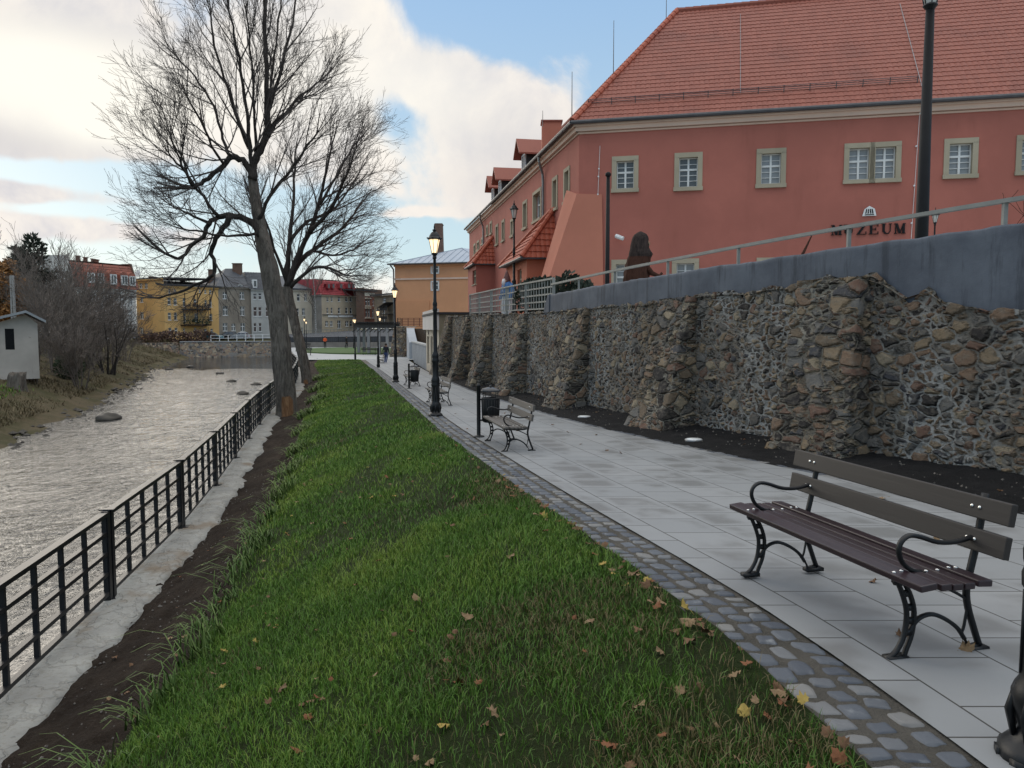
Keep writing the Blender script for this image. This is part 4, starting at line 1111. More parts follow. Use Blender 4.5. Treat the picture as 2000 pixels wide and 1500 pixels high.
    # chimneys on the ridge and side roof
    for (x0, y0, x1, y1, dY) in ((1406,20,1441,42,36.6), (1560,2,1602,22,36.0), (1059,236,1097,290,41.5)):
        p, q = at(x0, y0, dY), at(x1, y0, dY); zb = at(x0, y1, dY).z; w = q.x-p.x; m = MB()
        m.box(((p.x+q.x)/2, dY+w/2, (p.z+zb)/2-.8), (w, w*.8, p.z-zb+1.6)); c = m.build('chimney', M_museumlight, t)
        m = MB(); m.box(((p.x+q.x)/2, dY+w/2, p.z+.03), (w+.12, w*.8+.12, .09)); m.build('chimney_cap', M_tile, c)
    # dormers on the side roof
    for px, s_c in ((1000, None), (957, None), (944, None)):
        s_ = LF.px(px, 380)[0]; o = -.75; zb = GZ+.75; w = 1.25; h = 1.35
        m = MB(); D_, N_ = LF.D, LF.n
        fr = [LF.pt(s_-w/2, zb-.3, o), LF.pt(s_+w/2, zb-.3, o), LF.pt(s_+w/2, zb+h, o), LF.pt(s_, zb+h+.75, o), LF.pt(s_-w/2, zb+h, o)]
        m.prism(fr, -N_*3.2); dm = m.build('dormer', M_darkwood, t)
        m = MB()
        for sg in (-1, 1):
            a_, b_ = LF.pt(s_, zb+h+.86, o+.5), LF.pt(s_+sg*(w/2+.32), zb+h-.12, o+.5)
            m.prism([a_, b_, b_+Vector((0,0,-.1)), a_+Vector((0,0,-.1))], -N_*3.8)
        m.build('dormer_roof', M_tile, dm)
        hh = (s_-.42, s_+.42, zb+.1, zb+1.2); LF2 = Facade((LF.pt(0,0,o).x, LF.pt(0,0,o).y), LF.D, LF.n)
        m = MB()
        for (p, q, r, u_) in ((hh[0]-.08, hh[0], hh[2], hh[3]), (hh[1], hh[1]+.08, hh[2], hh[3]), (s_-.03, s_+.03, hh[2], hh[3]), (hh[0]-.08, hh[1]+.08, hh[3], hh[3]+.08), (hh[0]-.08, hh[1]+.08, hh[2]-.08, hh[2])): box_on(m, LF2, LF2.pt((p+q)/2, (r+u_)/2, .03), q-p, .08, u_-r)
        m.build('dormer_window', M_white, dm)
        m = MB(); box_on(m, LF2, LF2.pt(s_, (hh[2]+hh[3])/2, .01), .84, .03, 1.1); m.build('dormer_pane', M_glass, dm)
    # battered corner buttress
    def fp(x, y, o=0): a, z = FR.px(x, y); return FR.pt(a, z, o)
    a_top0, zt0 = FR.px(1127, 381); a_top1 = FR.px(1176, 380)[0]; zt1 = FR.px(1176, 380)[1]; a_b0 = FR.px(1060, 590)[0]; a_b1 = FR.px(1181, 590)[0]
    poly = [FR.pt(a_b0-.25, ZB, .30), FR.pt(a_b1, ZB, .30), FR.pt(a_top1, zt1, .06), FR.pt(a_top0, zt0+.05, .06)]
    back = [q+g*1.7 for q in (FR.pt(a_b0-.25, ZB), FR.pt(a_b1, ZB), FR.pt(a_top1, zt1), FR.pt(a_top0, zt0+.5))]
    m = MB(); m.add(poly+back, [(0,1,2,3),(4,7,6,5),(0,3,7,4),(1,5,6,2),(3,2,6,7),(0,4,5,1)]); m.build('corner_buttress', M_museumlight, t)
    # sign letters
    sign(FR, t)
    # camera housing, cable clips
    m = MB(); q = fp(1206, 466, .05); dirn = (f*.8+Vector((0,0,-.35))+nf*.3).normalized()
    m.tube([q, q+nf*.22], .025, 6); c0_ = q+nf*.25-dirn*.05+Vector((0,0,.06)); m.tube([c0_, c0_+dirn*.36], .085, 8); m.build('security_camera', M_white, t)
    m = MB()
    for px, py in ((1170,330),(1169,345),(1168,380),(1163,430),(1796,222),(1789,286),(1785,363),(1780,436)): m.tube([fp(px, py, 0), fp(px, py, .07)], .035, 6)
    m.tube([fp(1172, 285, .03), fp(1168, 380, .03)], .01, 4); m.tube([fp(1797, 205, .03), fp(1779, 470, .03)], .01, 4); m.build('cable_clips', M_white, t)
    # tiled annexes against the side front
    def annex(pxw, Yn, s_len, prot, zeave, apex_s, zapex, wins, wm, over=.32):
        s0 = LF.px(pxw, 505)[0] if pxw else 0
        sn = (Yn-K.y)/g.y
        bs = [LF.pt(sn, 0, 0), LF.pt(sn, 0, prot), LF.pt(sn+s_len, 0, prot), LF.pt(sn+s_len, 0, 0)]
        side = Facade((bs[1].x, bs[1].y), g, ng); nearF = Facade((bs[1].x, bs[1].y), (-ng.x, -ng.y), (-g.x, -g.y))
        w_ = thing_part('annex', t, (bs[0].x, bs[0].y, ZB))
        hs = [side.rect(b) for b in wins]; hs = [(h[0]+.1, h[1]-.1, h[2]+.1, h[3]-.1) for h in hs]
        m = MB(); wall_mesh(m, side, 0, s_len, ZB, zeave, hs, .2); wall_mesh(m, nearF, 0, prot, ZB, zeave, [], .2)
        far = Facade((bs[2].x, bs[2].y), (-ng.x, -ng.y), (g.x, g.y)); wall_mesh(m, far, 0, prot, ZB, zeave, [], .2)
        an = m.build('annex', wm, t)
        for h in hs: 
            add_window(side, h, an, .2, M_stoneframe, M_glass, 2 if h[1]-h[0] > .8 else 1, 2, None)
        # tiled hipped lean-to roof
        e_n = LF.pt(sn-over, zeave, prot+over); e_f = LF.pt(sn+s_len+over, zeave, prot+over); b_n = LF.pt(sn-over, zeave, 0); b_f = LF.pt(sn+s_len+over, zeave, 0)
        ap = LF.pt(sn+apex_s, zapex, .02); ap2 = LF.pt(sn+apex_s+.5, zapex, .02)
        def plane(P0, P1, top0, top1, nm):
            U = (P1-P0).normalized(); mid = (top0+top1)/2; vv = (mid-P0)-U*(mid-P0).dot(U); H = vv.length; vh = vv/H
            t0 = (top0-P0).dot(U); t1 = (top1-P0).dot(U); L = (P1-P0).length
            lo = lambda v: t0*min(1, v/H); hi = lambda v: L+(t1-L)*min(1, v/H)
            return tiled(nm, M_tilenew, an, P0, U, vh, lo, hi, int(H/.3), .3, .24, .03, .045, 6)
        plane(e_f, e_n, ap2, ap, 'annex_roof'); plane(e_n, b_n, ap, ap+ (b_n-e_n)*.001, 'annex_roof'); plane(b_f, e_f, ap2, ap2+(e_f-b_f)*.001, 'annex_roof')
        caps(e_n+Vector((0,0,.06)), ap+Vector((0,0,.1)), .12, .33).build('annex_hip_tiles', M_tilenew, an)
        caps(e_f+Vector((0,0,.06)), ap2+Vector((0,0,.1)), .12, .33).build('annex_hip_tiles', M_tilenew, an)
        m = MB(); m.tube([e_f, e_n, b_n], .07, 8); m.build('annex_gutter', M_gutter, an)
        m = MB(); m.add([e_n-Vector((0,0,.03)), e_f-Vector((0,0,.03)), b_f-Vector((0,0,.03)), b_n-Vector((0,0,.03))], [(0,1,2,3)]); m.build('annex_soffit', M_darkwood, an)
    zE = at(1040, 505, 36).z; annex(None, 36.1, 5.3, 1.4, zE, .45, at(1092, 413, 36.6).z, [(1010,522,1019.5,578)], M_annex)
    zE2 = at(945, 516, 53).z; annex(None, 53.2, 4.2, 1.3, zE2, .6, at(956, 466, 54).z, [(922.5,525,930,558)], M_museum, .22)
def thing_part(*a): return None
def sign(FR, t):
    x0, zb = FR.px(1622, 458); x1, zt = FR.px(1770, 457); zt = FR.px(1696, 438)[1]; zb = FR.px(1696, 458)[1]
    H = zt-zb; W = (x1-x0)/6.15
    def letter(ch, ox):
        m = MB(); s = W*.92
        def st(xa, xb, za, zb_): box_on(m, FR, FR.pt(ox+(xa+xb)/2*s, zb+(za+zb_)/2*H, .04), (xb-xa)*s, .05, (zb_-za)*H)
        def dg(x_a, z_a, x_b, z_b, w):
            q = [FR.pt(ox+(x_a-w/2)*s, zb+z_a*H, .017), FR.pt(ox+(x_a+w/2)*s, zb+z_a*H, .017), FR.pt(ox+(x_b+w/2)*s, zb+z_b*H, .017), FR.pt(ox+(x_b-w/2)*s, zb+z_b*H, .017)]
            m.prism(q, FR.n*.046)
        if ch == 'M':
            st(.10,.17,.06,.94); st(.72,.92,.06,.94); dg(.20,1,.50,.02,.2); dg(.50,.02,.80,1,.07); st(0,.27,0,.06); st(.65,1,0,.06); st(0,.24,.94,1); st(.76,1,.94,1)
        if ch == 'U':
            st(.10,.30,.25,.94); st(.74,.81,.25,.94); st(0,.40,.94,1); st(.64,.92,.94,1); dg(.42,0,.2,.27,.2); dg(.58,0,.775,.27,.09); st(.36,.66,0,.08)
        if ch == 'Z':
            dg(.19,.05,.78,.95,.24); st(.06,.90,.94,1); st(.06,.92,0,.06); st(.06,.12,.72,.94); st(.86,.92,.06,.3)
        if ch == 'E':
            st(.12,.32,.06,.94); st(.02,.86,0,.06); st(.02,.84,.94,1); st(.32,.62,.47,.53); st(.80,.86,.06,.28); st(.78,.84,.74,.94); st(.60,.65,.36,.64)
        m.build('sign_letter', M_black, t)
    for i, ch in enumerate('MUZEUM'): letter(ch, x0+i*(x1-x0)/6.0+.01)
    m = MB(); q = lambda x, y, o=.03: FR.pt(*FR.px(x, y), o)
    m.prism([q(1683.5,422.5), q(1711,421.5), q(1708,408), q(1697.5,402.5), q(1688,409)], FR.n*.03); em = m.build('emblem', M_white, t)
    m = MB()
    for a, b in ((1690.3,1692.3),(1694.8,1696.0),(1699.8,1699.5),(1704.3,1702.8)): m.prism([q(a-1.2,417.6,.062), q(a+1.2,417.5,.062), q(b+.9,408.4,.062), q(b-.9,408.5,.062)], FR.n*.01)
    m.prism([q(1688,420.8,.062), q(1706.5,420.2,.062), q(1706,418.6,.062), q(1688.5,419.2,.062)], FR.n*.01); m.build('emblem_columns', M_black, em)
museum()
# ------------------------------------------------------------------ bare trees
def rot_about(v, axis, ang): return Matrix.Rotation(ang, 3, axis) @ v
def grow(mb, rng, p, d, L, r, lvl, P, center):
    """one crooked branch and its children; P = per-level table"""
    n = 4 if lvl < 3 else 3
    pts = [p.copy()]; dd = d.normalized(); rr = [r]
    for i in range(n):
        j = Vector((rng.uniform(-1,1), rng.uniform(-1,1), rng.uniform(-1,1)))*P['wig']
        out = (pts[-1]-center); out.z *= .3
        if out.length > .01: out.normalize()
        dd = (dd+j+Vector((0,0,P['up']*(1 if lvl < 3 else .6)))+out*P['out']).normalized()
        pts.append(pts[-1]+dd*L/n); rr.append(max(P['rmin'], r*(1-.68*(i+1)/n)))
    mb.tube(pts, rr, 5 if lvl == 1 else (4 if lvl == 2 else 3), False)
    if lvl >= P['max']: return
    spawn(mb, rng, pts, rr, L, lvl, P, center)
def spawn(mb, rng, pts, rr, L, lvl, P, center, t0=.18, count=None):
    k = count or P['n'][lvl]
    for c in range(k):
        t = t0+(1-t0)*(c+rng.random())/k; f = t*(len(pts)-1); i = min(int(f), len(pts)-2); q = pts[i].lerp(pts[i+1], f-i)
        tn = (pts[i+1]-pts[i]).normalized()
        ax = tn.cross(Vector((rng.uniform(-1,1), rng.uniform(-1,1), rng.uniform(-1,1))))
        if ax.length < .05: continue
        a = R(rng.uniform(*P['ang'])); nd = rot_about(tn, ax.normalized(), a)
        r0 = max(P['rmin'], (rr[i]+(rr[i+1]-rr[i])*(f-i))*rng.uniform(.45, .7))
        ln = P['len'][lvl]*rng.uniform(.6, 1.25)*(1.1-.45*t)
        grow(mb, rng, q, nd, ln, min(r0, P['rcap'][lvl]), lvl+1, P, center)
def rough_trunk(name, pts, rad, mat, parent, base_bare=None, seg=26):
    # resampled trunk with ridged bark and root flare
    P = [Vector(p) for p in pts]; n = 60; co = []; bare = []
    cum = [0]
    for a, b in zip(P, P[1:]): cum.append(cum[-1]+(b-a).length)
    for i in range(n):
        s = cum[-1]*i/(n-1); k = max(j for j in range(len(cum)) if cum[j] <= s+1e-6); k = min(k, len(P)-2)
        f = (s-cum[k])/(cum[k+1]-cum[k])
        p0, p1, p2, p3 = P[max(k-1,0)], P[k], P[k+1], P[min(k+2, len(P)-1)]
        c = .5*((2*p1)+(p2-p0)*f+(2*p0-5*p1+4*p2-p3)*f*f+(3*p1-p0-3*p2+p3)*f**3)
        r = rad[k]+(rad[k+1]-rad[k])*f; r *= 1+.30*math.exp(-s/.35)
        for j in range(seg):
            g = 2*math.pi*j/seg
            rr = r*(1+.10*math.sin(3*g+s*.7)+.12*math.exp(-(((s*.8+g*.5) % 3.1-1.5)/.28)**2)*max(0, math.cos(g-1.7*int((s*.8+g*.5)/3.1)-4))+.10*(float(vnoise(np.array([g*3.5]), np.array([s*.9]), 3)[0])-.5)+.22*(float(vnoise(np.array([g*9/math.pi]), np.array([s*2.4]), 9)[0])-.5)+(.12*math.cos(5*g+1)*math.exp(-s/.3)))
            co.append((c.x+rr*math.cos(g), c.y+rr*math.sin(g), c.z))
            b = 0
            if base_bare:
                da = (g-base_bare[0]+math.pi) % (2*math.pi)-math.pi; b = math.exp(-(da/base_bare[1])**2)*(1 if s < base_bare[2] else math.exp(-((s-base_bare[2])/.15)**2))
            bare.append(b)
    f = []
    for i in range(n-1):
        for j in range(seg): f.append((i*seg+j, i*seg+(j+1) % seg, (i+1)*seg+(j+1) % seg, (i+1)*seg+j))
    return npmesh(name, np.array(co), np.array(f), mat, parent, True, {'bare': bare})
def river_tree(label, Y, trunk, limbs, seed, P, bare=None, zc=9):
    base = at(trunk[0][0], trunk[0][1], Y); s = Y/FPX
    t = thing('bare_tree', label, 'tree', base, 0, 'old bare trees beside the river')
    rng = random.Random(seed)
    pts = [at(x, y, Y+dy) for x, y, r, dy in trunk]; pts[0] = pts[0]-Vector((0,0,.25))
    rough_trunk('trunk', pts, [r*s*(.95 if Y < 30 else .54) for x, y, r, dy in trunk], M_bark, t, bare)
    center = at(trunk[-1][0], trunk[-1][1], Y); tw = MB()
    for lm in limbs:
        r0, r1, dY, cnt = lm[0][:4]; q = lm[1:]; n = len(q); y0 = lm[0][4] if len(lm[0]) > 4 else 0
        raw = [at(x, y, Y+y0+dY*(i/(n-1))**1.2) for i, (x, y) in enumerate(q)]
        # subdivide with a little crookedness
        pp = []
        for i in range(n-1):
            p0, p1, p2, p3 = raw[max(i-1,0)], raw[i], raw[i+1], raw[min(i+2, n-1)]
            for f in (0, .33, .66):
                pp.append(.5*((2*p1)+(p2-p0)*f+(2*p0-5*p1+4*p2-p3)*f*f+(3*p1-p0-3*p2+p3)*f**3)+Vector((rng.uniform(-1,1), rng.uniform(-1,1), rng.uniform(-1,1)))*.035)
        pp.append(raw[-1]); m = len(pp)
        rr = [(r0+(r1-r0)*(i/(m-1))**.6)*s*.74*(1+rng.uniform(-.08,.08)) for i in range(m)]
        mb = MB(); mb.tube(pp, rr, 9, True); mb.build('limb', M_limb, t, True)
        spawn(tw, rng, pp, rr, 1, 0, P, center, .12, cnt)
        # continue at the tip
        for k in range(3): grow(tw, rng, pp[-1], (pp[-1]-pp[-2]).normalized()+Vector((rng.uniform(-.4,.4), rng.uniform(-.4,.4), rng.uniform(-.2,.4))), P['len'][1], rr[-1]*.8, 2, P, center)
    tw.build('twigs', M_twig, t)
    return t
PA = dict(wig=.13, up=.10, out=.04, rmin=.0042, max=4, n={0:9,1:5,2:4,3:3}, ang=(18,42), len={0:2.35,1:1.35,2:.8,3:.42}, rcap={0:.034,1:.017,2:.009,3:.006})
river_tree('tall old bare tree with scarred trunk base, nearest the black railing', 27.0,
    [(559,818,22,0),(556,760,20,0),(550,695,18.5,.0),(542,615,18.5,0),(531,550,18.5,.0),(520,495,15.5,0),(508,440,12,.1),(499,390,10,.1),(493,345,9,.1)],
    [[(13,4.5,.2,10), (493,350),(496,318),(508,296),(522,264),(521,225),(521,170),(518,110),(516,50),(516,-40)],
     [(8,2.2,1.6,9), (521,268),(540,238),(566,212),(592,184),(622,160)],
     [(10,5,-.6,8), (494,345),(480,318),(462,308),(450,309),(434,324),(412,345),(392,358),(376,367)],
     [(5,2.0,1.0,7,-.3), (452,309),(440,286),(428,240),(408,190),(380,150),(352,120)],
     [(4,2.0,-2.0,5,-.4), (436,322),(414,285),(392,235),(366,190)],
     [(4.5,2.0,-1.0,7,-.6), (378,366),(362,335),(346,300),(332,262)],
     [(11,3.4,-.8,7), (512,460),(492,436),(470,424),(448,421),(426,425),(408,438),(396,462),(376,477),(362,497),(345,506),(324,496)],
     [(9,2.6,.9,8,-.3), (450,421),(436,446),(418,474),(414,496),(421,528),(402,547),(370,562),(338,574),(304,582)],
     [(5,2.0,-1.8,5,-.4), (428,424),(396,384),(368,345),(346,318),(330,300)],
     [(4.5,2.0,1.2,5,-.5), (410,438),(380,424),(358,412),(336,402)],
     [(7,2.2,-1.2,9), (494,340),(488,285),(482,220),(472,140),(458,70),(446,20)],
     [(6.5,2.2,1.5,8,.1), (521,225),(538,175),(555,112),(570,50),(580,-20)],
     [(6,2.2,.6,8), (487,290),(462,222),(438,152),(420,90),(412,30)],
     [(6,2.2,-1.5,8), (505,430),(530,380),(560,340),(590,300),(618,262)],
     [(4.5,2.0,-2.4,4), (510,455),(470,460),(430,460),(395,452),(360,448)],
     [(11,5,.4,3,-.1), (528,560),(518,520),(508,480),(503,450),(500,415)],
     [(4.5,2.0,-1.2,8,.1), (500,300),(497,240),(494,170),(488,95),(480,20)],
     [(4.5,2.0,1.8,8,.1), (520,240),(528,180),(536,110),(545,40),(550,-20)]], 3, PA, (R(-62), .62, .95))
PB = dict(wig=.14, up=.06, out=.09, rmin=.0062, max=4, n={0:7,1:5,2:4,3:3}, ang=(20,48), len={0:3.0,1:1.8,2:1.05,3:.55}, rcap={0:.05,1:.024,2:.013,3:.008})
river_tree('bare spreading tree leaning behind the taller scarred trunk', 43.0,
    [(600,750,19,0),(592,700,17,0),(580,650,17,0),(568,600,17,0),(560,560,18,0)],
    [[(10,2.2,1.5,7), (560,565),(562,515),(566,465),(571,410),(574,350),(577,295)],
     [(11,2.2,-1,8), (562,562),(580,505),(603,455),(622,405),(634,350),(648,285)],
     [(10,2.4,2,9), (562,560),(586,510),(632,474),(668,446),(690,420)],
     [(7,2.0,-2.5,8), (563,565),(608,524),(645,524),(675,538)],
     [(7,2.0,-2,8,-.6), (604,452),(646,408),(672,352),(690,305)],
     [(6,2.0,3,7), (566,470),(602,432),(644,414),(675,380),(700,340)],
     [(6,2.0,2,7), (572,520),(610,490),(650,500),(690,488)],
     [(6,2,-2.5,6), (560,550),(540,500),(525,450),(505,400)],
     [(5,2,1.5,6,.5), (624,400),(660,340),(690,285)]], 5, PB, (R(-80), .5, .5))
# generic bare tree / shrub further off
def bare_plant(name, label, cat, pos, H, spread, stems, seed, mat_stem, mat_twig, group=None, rmin=.012, trunk_r=.12, dens=1.0, up=.10, lv=3, erect=.55):
    t = thing(name, label, cat, pos, 0, group); rng = random.Random(seed)
    P = dict(wig=.16, up=up, out=.05, rmin=rmin, max=lv, n={0:int(9*dens),1:int(6*dens),2:int(5*dens),3:3}, ang=(20,50), len={0:H*.34,1:H*.19,2:H*.11,3:H*.06}, rcap={0:trunk_r*.35,1:trunk_r*.18,2:trunk_r*.12,3:rmin})
    st = MB(); tw = MB(); c = Vector(pos)
    for k in range(stems):
        a = 2*math.pi*(k+rng.random()*.8)/stems; lean = 0 if stems == 1 else spread/H*rng.uniform(.4, 1.1)
        d = Vector((math.cos(a)*lean, math.sin(a)*lean, 1)).normalized(); pts = [c+Vector((math.cos(a), math.sin(a), 0))*(.0 if stems == 1 else rng.uniform(.05,.3)*spread)-Vector((0,0,.2))]; n = 7; hh = H*rng.uniform(.65, .95)
        for i in range(n):
            d = (d+Vector((rng.uniform(-1,1), rng.uniform(-1,1), rng.uniform(0,.8)))*.10).normalized(); pts.append(pts[-1]+d*hh/n)
        rr = [max(rmin, trunk_r*(1-.85*i/n)) for i in range(n+1)]
        st.tube(pts, rr, 6, False); spawn(tw, rng, pts, rr, 1, 0, P, c, .25 if stems == 1 else .12)
    st.build('trunk' if stems == 1 else 'stems', mat_stem, t, True); tw.build('twigs', mat_twig, t)
    return t
def card_mesh(name, pts, dirs, size, mat, parent, seed=1, asp=.35, rnd=None):
    g = np.random.default_rng(seed); P = np.asarray(pts); n = len(P)
    d = np.asarray(dirs, float); d /= np.linalg.norm(d, axis=1)[:, None]+1e-9
    a = g.normal(size=(n, 3)); s_ = np.cross(d, a); s_ /= np.linalg.norm(s_, axis=1)[:, None]+1e-9
    L = size*(.6+.8*g.random(n))[:, None]; W = L*asp
    V = np.stack([P-s_*W*.3, P+d*L*.5-s_*W, P+d*L, P+d*L*.5+s_*W], 1).reshape(-1, 3)
    F = np.arange(n*4).reshape(-1, 4); r = g.random(n) if rnd is None else rnd
    return npmesh(name, V, F, mat, parent, False, {'rnd': np.repeat(r, 4)})
def conifer(label, pos, H, w, seed, group=None):
    t = thing('pine_tree', label, 'tree', pos, 0, group); rng = random.Random(seed); g = np.random.default_rng(seed); c = Vector(pos)
    tr = MB(); tr.tube([c-Vector((0,0,.3)), c+Vector((.1,0,H*.5)), c+Vector((0,.1,H))], [.24,.15,.03], 7); br = tr
    P = []; D = []
    z = H*.30
    while z < H*.98:
        k = z/H; L = w*(1-k)**.75*rng.uniform(.7, 1.15)+.25
        for b in range(rng.randint(3, 5)):
            a = rng.random()*6.28; dr = Vector((math.cos(a), math.sin(a), rng.uniform(.05,.45)))
            p0 = c+Vector((0,0,z)); p1 = p0+dr*L*.6; p2 = p1+(dr+Vector((0,0,.4)))*L*.4; br.tube([p0, p1, p2], [.045,.03,.012], 4, False)
            for i in range(int(34*L/1.5)+8):
                f = rng.uniform(.25, 1.0); q = p0.lerp(p1, f/.6) if f < .6 else p1.lerp(p2, (f-.6)/.4)
                o = Vector((rng.gauss(0,1), rng.gauss(0,1), rng.gauss(0,.5)))*.16
                P.append(q+o); D.append(dr*.5+o*3+Vector((0,0,.5)))
        z += H*.034
    tr.build('trunk', M_limb, t); card_mesh('crown', P, D, .42, M_needle, t, seed, .22)
    return t
# ------------------------------------------------------------------ street lamps
LAMP_PROF = [(.155,0),(.155,.03),(.14,.05),(.12,.065),(.095,.09),(.088,.12),(.098,.16),(.116,.21),(.118,.25),(.106,.285),(.092,.31),(.090,.33),(.086,.345),(.084,.52),(.086,.66),(.098,.68),(.100,.72),(.090,.75),(.097,.78),(.099,.81),(.088,.86),(.070,.90),(.067,1.20),(.082,1.23),(.084,1.27),(.070,1.30),(.078,1.34),(.080,1.38),(.062,1.42),(.047,1.46),(.043,2.36),(.053,2.38),(.054,2.43),(.042,2.46),(.052,2.50),(.053,2.54),(.038,2.58),(.033,3.35),(.032,3.52),(.045,3.54),(.046,3.58),(.034,3.60)]
def lantern(t, z, sc, lit, parent=None):
    par = parent or t
    m = MB(); n = 6
    zb, zt = z+.06*sc, z+.36*sc; rb, rt = .062*sc, .128*sc
    m.lathe([(.03*sc,z-.01),(.055*sc,z+.02*sc),(.075*sc,z+.045*sc),(.07*sc,zb)], 12)
    for k in range(n):
        a = 2*math.pi*k/n+.26; c, s = math.cos(a), math.sin(a)
        m.beam((rb*c, rb*s, zb), (rt*c, rt*s, zt), .010*sc, .010*sc)
        e = 1.36*rt; m.beam((rt*c*1.0, rt*s*1.0, zt), (e*c, e*s, zt+.035*sc), .03*sc, .022*sc); 
    ob = m.build('lantern_frame', M_iron, par, False, True)
    m = MB(); m.lathe([(rt*1.02,zt-.006),(rt*1.25,zt+.004),(rt*1.22,zt+.025*sc),(rt*.98,zt+.055*sc),(.105*sc,zt+.10*sc),(.075*sc,zt+.145*sc),(.04*sc,zt+.17*sc),(.028*sc,zt+.18*sc),(.045*sc,zt+.195*sc),(.045*sc,zt+.215*sc),(.02*sc,zt+.225*sc),(.012*sc,zt+.25*sc),(.02*sc,zt+.27*sc),(.014*sc,zt+.29*sc),(.004*sc,zt+.335*sc)], 12, a0=.26)
    m.build('lantern_roof', M_iron, ob, False, True)
    m = MB(); m.lathe([(rb*.9,zb),(rt*.94,zt-.01)], n, a0=.26); m.build('lantern_glass', M_lit if lit else M_unlit, ob, False, True)
    if lit:
        m = MB(); m.lathe([(.0,-.0),(.03*sc,.0),(.04*sc,.03*sc),(.03*sc,.06*sc)], 8, (0,0,zt-.1*sc)); m.build('bulb', M_litbulb, ob, False, True)
def lamp(label, loc, lit=True, sc=1.0, grp='black street lamps along the path'):
    t = thing('street_lamp', label, 'street lamp', loc, 0.1, grp, sc)
    m = MB(); m.lathe(LAMP_PROF, 16); 
    for k in range(8):                       # cast lobes on the foot
        a = 2*math.pi*k/8; m.beam((.10*math.cos(a), .10*math.sin(a), .0), (.16*math.cos(a), .16*math.sin(a), 0), .05, .05)
        m.tube([(.100*math.cos(a), .100*math.sin(a), .08), (.118*math.cos(a), .118*math.sin(a), .18), (.098*math.cos(a), .098*math.sin(a), .29)], [.012,.018,.010], 5)
        m.tube([(.087*math.cos(a), .087*math.sin(a), .33), (.086*math.cos(a), .086*math.sin(a), .66)], .008, 4)
    m.build('post', M_iron, t, True, True)
    lantern(t, 3.60, 1.0, lit)
    return t
def hosted(px, py): g_ = gnd(px, py); return Vector((g_.x, g_.y, g_.z+.002))
l0 = lamp('tall lit lamp post standing in front of a bench and the brick chimney', hosted(851, 812))
L_near = dup(l0, (2.055, 2.86, zp(2.86)), .4, 'black cast lamp base cut off at the lower right corner beside the bench')
dup(l0, hosted(773, 746), .2, 'lit lamp post between the nearer bin and the peach building edge')
dup(l0, hosted(739, 719), .6, 'lit lamp post beside the walking man in jeans')
dup(l0, hosted(694, 708), .3, 'lit lamp post at the end of the long lawn')
def far_lamp(px, py_glass, Y, label):
    p = at(px, py_glass, Y); z = zp(Y); s_ = (p.z-z)/3.81; dup(l0, (p.x, Y, z), .3, label, max(.8, min(1.2, s_)))
far_lamp(742, 624, 92, 'lit lamp post behind the pergola roof')
far_lamp(594.4, 625, 108, 'lit lamp post by the white bench next to the tree trunks')
far_lamp(598, 630.5, 118, 'distant lit lamp partly hidden by the lamp near the white bench')
far_lamp(690.5, 626.5, 112, 'distant lit lamp seen behind the lamp at the lawn end')
far_lamp(739.6, 631.5, 119, 'farthest lit lamp just above the dark pergola roof')
lt = lamp('unlit lamp post on the terrace in front of the two tiled annexes', (at(1004, 500, 38).x, 38, 2.06), False, at(1004, 410, 38).z/3.95/1.0*0+((at(1004, 410, 38).z-2.06)/3.95), 'lamp posts on the museum terrace')
dup(lt, (at(1826, 440, 24).x, 24, 2.2), .2, 'small unlit lantern peeping over the parapet beside the lettering', (at(1826, 421, 24).z-2.2)/3.95)
def cone_post(label, p, z0, z1, r0, r1, lan):
    t = thing('lamp_post' if lan else 'steel_post', label, 'lamp post' if lan else 'post', (p.x, p.y, z0), 0, 'lamp posts on the museum terrace')
    m = MB(); m.lathe([(r0*1.25,0),(r0*1.25,.02),(r0,.04),(r0*.98,.5),(r1,z1-z0)], 16)
    if not lan: m.lathe([(r1*1.1,z1-z0),(r1*1.6,z1-z0+.03),(r1*1.6,z1-z0+.10),(r1*1.1,z1-z0+.14),(r1*.6,z1-z0+.16)], 12)
    m.build('pole', M_black, t, True, True)
    if lan: lantern(t, z1-z0, 1.25, False)
cone_post('tall black tapered lamp post rising behind the parapet by the lettering', at(1801, 430, 10.6), 2.2, at(1820, 20, 10.6).z, .088, .054, True)
cone_post('slim black capped post without a lantern at the museum corner', at(1187, 430, 27), 2.15, at(1188, 345, 27).z, .085, .062, False)
